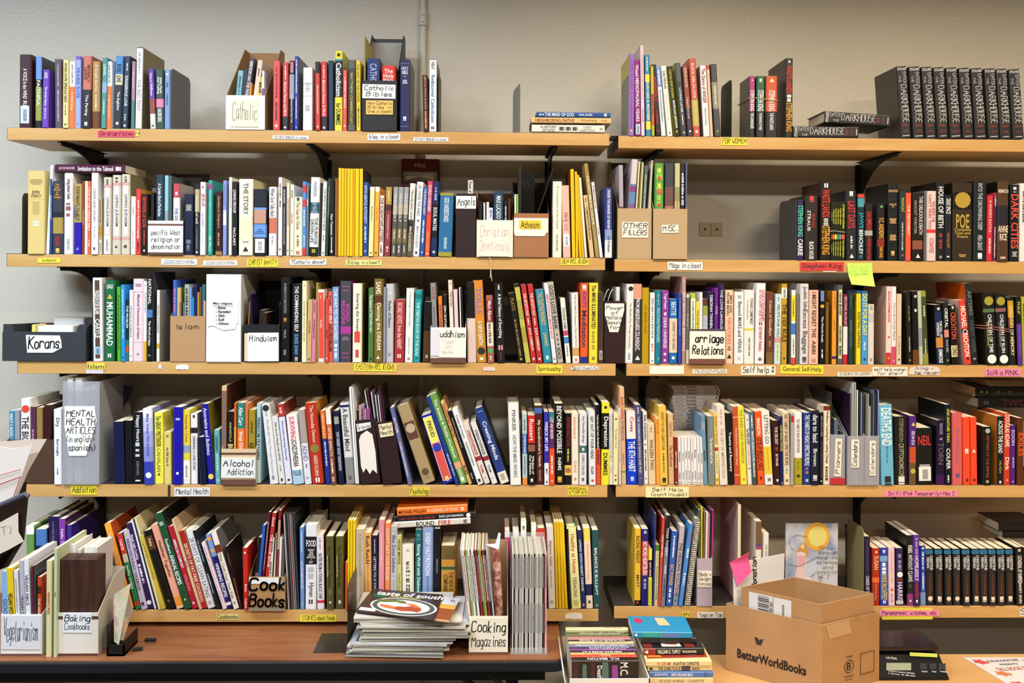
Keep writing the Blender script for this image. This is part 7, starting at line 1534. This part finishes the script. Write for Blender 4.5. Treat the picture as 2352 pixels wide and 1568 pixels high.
for s_, x0, x1, y0, y1 in (('ULTRA', 2030, 2064, 1508.5, 1513.5), ('Maximum Capacity: 55lb/25kg', 2041, 2099, 1541.5, 1545.5), ('0 - 2lb x 0.1oz   2lb - 55lb x 0.5oz', 2041, 2100, 1547, 1550.5), ('ON/OFF', 2116, 2129, 1540, 1543.5), ('Hold', 2140, 2149, 1540, 1543.5), ('Tare/Zero', 2158, 2175, 1540, 1543.5)):
    q = fq(x0, x1, y0, y1, .0042); put_text(s_, t, frame(sum(q, Vector()) / 4, q[1] - q[0], q[3] - q[0]), (q[1] - q[0]).length, (q[3] - q[0]).length, 'D8D8DC', local=False, multi=False)
t = thing('sticky_note', p2w(2121, 1503, -.2), 'yellow-green folded sticky note on the edge of the scale plate', 'sticky note')
mb = MB(); mb.sheet([p2w(2090, 1506, -.2), p2w(2153, 1509, -.2), p2w(2153, 1501, -.199), p2w(2090, 1498, -.199)], .0015); mb.build('paper', mat('C8D860', .6), t)
# flyer on the tan table
t, f, X, Yv = quad_thing([(2330, 1580), (2560, 1580), (2400, 1509), (2212, 1509)], T2 + .0015, .0008, 'white flyer with red maple leaves about a fall swap, lying on the tan table', 'flyer', 'D8D4D4', 'flyer')
mb = MB()
for cu, cv, c in ((.1, .84, 0), (.13, .45, 1), (.64, .84, 0), (.12, .12, 0)):
    mb.poly([f(cu + (.05 if k % 2 else .085) * math.cos(k * .571), cv + (.06 if k % 2 else .1) * math.sin(k * .571), .0006) for k in range(11)], c)
mb.build('leaf_print', [mat('C85050'), mat('C87850')], t)
put_text('THE BOOKSTORE', t, frame(f(.36, .88, .0006), X, Yv), X.length * .35, .012, '4A4A50', local=False, multi=False); put_text('PRESENTS', t, frame(f(.36, .76, .0006), X, Yv), X.length * .2, .01, '4A4A50', local=False, multi=False)
put_text('FALL BOOK SWAP', t, frame(f(.36, .62, .0006), X, Yv), X.length * .42, .02, 'A85840', local=False, multi=False)
# white box of mystery paperbacks, spines up
WY = -.335; x0, x1 = xat(1308, WY, T2 + .06), xat(1493, WY, T2 + .06)
t = thing('storage_box', ((x0 + x1) / 2, WY + .14, T2), 'low white cardboard box holding mystery paperbacks spines up', 'box')
mb = MB(); hz = .064; mb.box(x0, x1, WY, WY + .003, T2, T2 + hz); mb.box(x0, x1, WY + .25, WY + .253, T2, T2 + hz); mb.box(x0, x1, WY, WY + .25, T2 + .0003, T2 + .003)
mb.hexa([(x0 - .001, WY, T2), (x0 + .002, WY, T2), (x0 + .002, WY + .253, T2), (x0 - .001, WY + .253, T2), (x0 - .016, WY + .01, T2 + hz + .008), (x0 - .013, WY + .01, T2 + hz + .008), (x0 - .008, WY + .253, T2 + hz), (x0 - .011, WY + .253, T2 + hz)])
mb.box(x1 - .003, x1, WY, WY + .253, T2, T2 + hz); mb.build('box_body', mat('DCDAD6', .6), t)
bk_ = [('161214 e8e8ec|~M.C. BEATON@.3,.75,.55', .02, 'black'), ('c04028 f0d8c8|~RITA@.25,.7,.5,f0d0b0', .013, 'red'), ('c8b070 5a4820|-.1,.8,.3', .011, 'tan'), ('2c2a2c d0d0d0|-.2,.8,.5', .014, 'black'), ('6a3070 e0c0e8|-.15,.7,.5', .011, 'purple'), ('20283c c0c8d8|-.1,.7,.4', .012, 'navy'), ('6a6a90 e8e8f0|-.1,.9,.4', .013, 'lilac'), ('c8b888 5a4a30|-.1,.6,.4', .011, 'cream'), ('3a3034 d8d0c8|THE MURDER IN THE HOUSE@.1,.8,.5', .018, 'black'), ('b07878 a86868', .02, 'pink'), ('5a6838 c8c890|-.15,.8,.4', .012, 'green'), ('241c20 b8b0b0|-.1,.8,.4', .013, 'black'), ('8a9468 4a5030|-.2,.7,.4', .014, 'sage'), ('d8cca0 8a7850|-.1,.4,.3', .016, 'cream')]
y = WY + .006; zf = T2 + .0035
for i, (sp_, th_, cn) in enumerate(bk_):
    hgt = .107 + random.uniform(-.003, .003); ln = .172 + random.uniform(-.004, .004); xo = x0 + .006
    # z axis along +x, spine facing up
    mt = Matrix.Translation((xo, y + th_, zf + hgt)) @ Matrix(((0, 0, 1, 0), (-1, 0, 0, 0), (0, -1, 0, 0), (0, 0, 0, 1)))
    b = book_at(mt, th_ - .0006, ln, hgt, sp_, f"{cn}-spined mystery paperback, {ORD[i]} from the front of the low white box", 'book', 'mystery paperbacks in the white box')
    if i == 0:
        mb = MB(); wv = th_ - .0006
        for (za, zb2, ya, yb2, k) in ((.003, .02, .004, .1, 0), (.028, .042, .01, .1, 1), (.05, .062, .004, .1, 0), (.078, .098, .004, .1, 1), (.104, .122, .012, .1, 2)): mb.poly([(wv + .0004, ya, za), (wv + .0004, yb2, za), (wv + .0004, yb2, zb2), (wv + .0004, ya, zb2 - .004)], k)
        mb.build('cover_art', [mat('3a1c2c', .3), mat('4a6a68', .3), mat('8a3c90', .3)], b, True)
        put_text('M.C.', b, frame((wv + .0008, .022, .135), (0, 1, 0), (0, 0, 1)), .034, .02, 'F0F0F4'); put_text('Death', b, frame((wv + .0008, .03, .072), (0, 1, 0), (0, 0, 1)), .034, .012, 'F0F0F4')
    y += th_
# stack of mystery paperbacks
def flat(xl, xr, Y, z, hgt, dep, sp_, label, rz=0):
    A = xat(xl, Y, z); B = xat(xr, Y, z)
    mt = Matrix.Translation((B, Y, z)) @ Matrix.Rotation(rz, 4, 'Z') @ Matrix(((0, 0, -1, 0), (0, 1, 0, 0), (1, 0, 0, 0), (0, 0, 0, 1)))
    return book_at(mt, hgt - .0005, B - A, dep, sp_, label, 'book', 'pile of mystery paperbacks')
z = T2 + .0004; Y = -.268
for sp_, hg, xl, xr, lb in [('d8c498 7a6a48|~A. CHRISTIE@.1,.5,.5', .018, 1492, 1638, 'lowest cream paperback in the mystery pile'), ('dcc89c 8a7a50|THE SECRET ADVERSARY@.15,.55,.35|~CHRISTIE@.6,.85,.35', .018, 1492, 1638, 'cream paperback titled The Secret Adversary in the mystery pile'), ('4a70b0 e8ecf8|~JULIE SMITH@.08,.28,.4|NEW ORLEANS BEAT@.35,.68,.5|#.86,.9,3a5890', .0145, 1492, 1638, 'blue paperback in the mystery pile beneath The Dark Place'), ('d8c48c 4a4028|THE DARK PLACE@.16,.5,.6|#.52,.66,4a4450|~AARON@.68,.8,.5|o.05,222222,3', .0135, 1488, 1636, 'tan paperback titled The Dark Place in the mystery pile')]:
    flat(xl, xr, Y + random.uniform(-.003, .003), z, hg, .106, sp_, lb); z += hg
b = flat(1483.5, 1634.5, Y, z, .0155, .106, 'e0cc94 3a3c48|~N OR M?@.18,.38,.5,b86838|~AGATHA CHRISTIE@.42,.8,.5', 'tan paperback with red cover picture panels in the mystery pile')
wv = .0155 - .0005; mb = MB(); ln = xat(1634.5, Y, z) - xat(1483.5, Y, z)
mb.poly([(wv + .0003, .012, ln * .97), (wv + .0003, .095, ln * .94), (wv + .0003, .095, ln * .04), (wv + .0003, .02, ln * .03)], 0); mb.poly([(wv + .0006, .02, ln * .95), (wv + .0006, .09, ln * .92), (wv + .0006, .09, ln * .78), (wv + .0006, .02, ln * .74)], 1); mb.poly([(wv + .0006, .035, ln * .38), (wv + .0006, .08, ln * .36), (wv + .0006, .08, ln * .2), (wv + .0006, .03, ln * .2)], 2)
mb.build('cover_art', [mat('9a3428', .35), mat('d88838', .35), mat('8a7470', .35)], b, True)
put_text('N or M?', b, frame((wv + .0009, .055, ln * .67), (0, 0, -1), (0, 1, 0)), .02, .03, 'F0E0D0'); z += .0155
b = flat(1477, 1618, -.235, z, .019, .106, '16161a f0ecd8|~WILLIAM G. TAPPLY@.24,.6,.5|THE VULGAR BOATMAN@.64,.86,.6|#0,.2,8a2a24|o.05,f0e8e0,3', 'black and red paperback titled The Vulgar Boatman', .02)
wv = .0185; mb = MB(); ln = xat(1618, -.235, z) - xat(1477, -.235, z)
mb.poly([(wv + .0003, .01, ln * .68), (wv + .0003, .09, ln * .68), (wv + .0003, .09, ln * .4), (wv + .0003, .01, ln * .36)], 0); mb.poly([(wv + .0005, .025, ln * .62), (wv + .0005, .085, ln * .62), (wv + .0005, .085, ln * .44), (wv + .0005, .02, ln * .42)], 1)
mb.poly([(wv + .0003, .005, ln * .98), (wv + .0003, .1, ln * .98), (wv + .0003, .1, ln * .84), (wv + .0003, .005, ln * .84)], 2); mb.poly([(wv + .0003, .005, ln * .3), (wv + .0003, .1, ln * .34), (wv + .0003, .1, ln * .2), (wv + .0003, .005, ln * .14)], 2)
mb.build('cover_art', [mat('d8d4cc', .3), mat('8a4a38', .3), mat('7a2c28', .3)], b, True); z += .019
flat(1472, 1600, -.21, z, .016, .106, '2c2a26 a8a048', 'dark paperback under the bright blue paperback in the mystery pile'); z += .016
b = flat(1454, 1590, -.215, z, .017, .106, '2088b8 40c0a0|#.15,.5,2a98a0|~DEATH@.2,.4,.5|-.5,.8,.5,8860a8|o.05,f0f0f0,3', 'bright blue paperback on top of the mystery pile', -.03)
wv = .0165; ln = xat(1590, -.215, z) - xat(1454, -.215, z); mb = MB(); mb.poly([(wv + .0003, .075 + .018 * math.cos(k * .6283), ln * .85 + .012 * math.sin(k * .6283)) for k in range(10)], 0); mb.poly([(wv + .0003, .045, ln * .52), (wv + .0003, .095, ln * .55), (wv + .0003, .095, ln * .38), (wv + .0003, .045, ln * .32)], 1)
mb.build('cover_art', [mat('c02860', .35), mat('d8c090', .35)], b, True)
# ---------------------------------------------------------------- carton under the brown table, leaflet rack in the foreground
t = thing('carton', (-1.3, -.1, 0), 'brown carton on the floor under the brown table, only a corner seen', 'box')
mb = MB(); X1 = xat(33, -.16, .69); mb.box(-1.57, X1, -.1, .1, 0, .66); mb.build('body', M_CARD, t)
t = thing('leaflet_rack', (-1.12, -.72, 0), 'dark tiered leaflet rack in the near foreground with pockets of paper sheets', 'rack')
RY_ = -.75
def rp(x, y, Y=RY_): return p2w(x, y, Y)
M_R = mat('2a1c16', .35); M_R2 = mat('4a4a58', .3)
mb = MB(); mb.sheet([rp(-60, 1185), rp(-60, 1330), rp(20, 1300), rp(56, 1240), rp(66, 1136)][::-1], .003); mb.build('pocket_front', M_R, t); mb = MB(); mb.sheet([rp(-60, 1150, -.62), rp(-60, 1300, -.62), rp(50, 1250, -.62), rp(62, 1105, -.62)][::-1], .003); mb.build('pocket_back', M_R, t)
mb = MB(); mb.tube([rp(-60, 1186), rp(0, 1160), rp(58, 1135), rp(66, 1140)], .0055, 8); mb.build('pocket_rim', M_R2, t)
mb = MB(); mb.sheet([rp(-60, 1300), rp(-60, 1360), rp(10, 1300), rp(38, 1252)][::-1], .003); mb.build('lower_pocket', M_R, t)
mb = MB(); mb.tube([(-1.13, -.72, 0), (-1.13, -.68, 1.4)], .014, 10); mb.tube([(-1.13, -.7, 1.23), (-1.06, -.7, 1.23)], .01, 8); mb.build('post', M_R, t)
mb = MB(); mb.box(-1.3, -.96, -.9, -.5, 0, .02); mb.build('foot', M_R, t)
PAP = 'C8BCB4'
for i, (q, Y, c, lb) in enumerate([([(-60, 1020), (-60, 1215), (20, 1175), (36, 1152), (66, 1080), (108, 1008), (60, 1009)], -.7, 'D8CABC', 'tan stapled sheet behind, standing tallest in the foreground leaflet rack'), ([(-60, 1016), (-60, 1220), (8, 1190), (30, 1150), (78, 1010), (70, 1022), (30, 1030)], -.725, 'F0E6E0', 'pale sheet with a red frame curling in the foreground leaflet rack'), ([(-60, 1232), (-60, 1300), (20, 1262), (54, 1243), (42, 1222), (41, 1177)], -.762, 'E8DCCC', 'cream note curling out of the lower pocket of the foreground rack')]):
    t2 = thing('paper_sheet', rp(0, 1150, Y), lb, 'paper'); mb = MB(); P = [rp(x, y, Y) for x, y in q][::-1]; mb.sheet(P, .0012); mb.build('sheet', mat(c, .7), t2)
    if i == 1:
        mb = MB(); mb.tube([rp(-20, 1118, Y - .001), rp(47, 1094, Y - .001), rp(26, 1155, Y - .001)], .0009, 4); mb.tube([rp(-20, 1096, Y - .001), rp(48, 1077, Y - .001)], .0006, 4); mb.build('red_frame', mat('B84848'), t2)
    if i == 2: hand(t2, '(T)', frame(rp(8, 1222, Y - .0005), (1, 0, .2), (-.2, 0, 1)), .03, .02, '8a8078', .05)
fit_texts()
dup = {k: v for k, v in USED.items() if len(v) > 1}
for k, v in dup.items():
    for i, o in enumerate(v):
        nl = k.split(); nl = nl[:13] if len(nl) > 13 else nl
        o['label'] = ' '.join(nl) + ', ' + ORD[i] + ' such'

for o in COL.objects:
    if o.get('label'): o['label'] = ' '.join(o['label'].split()[:16]).rstrip(',')
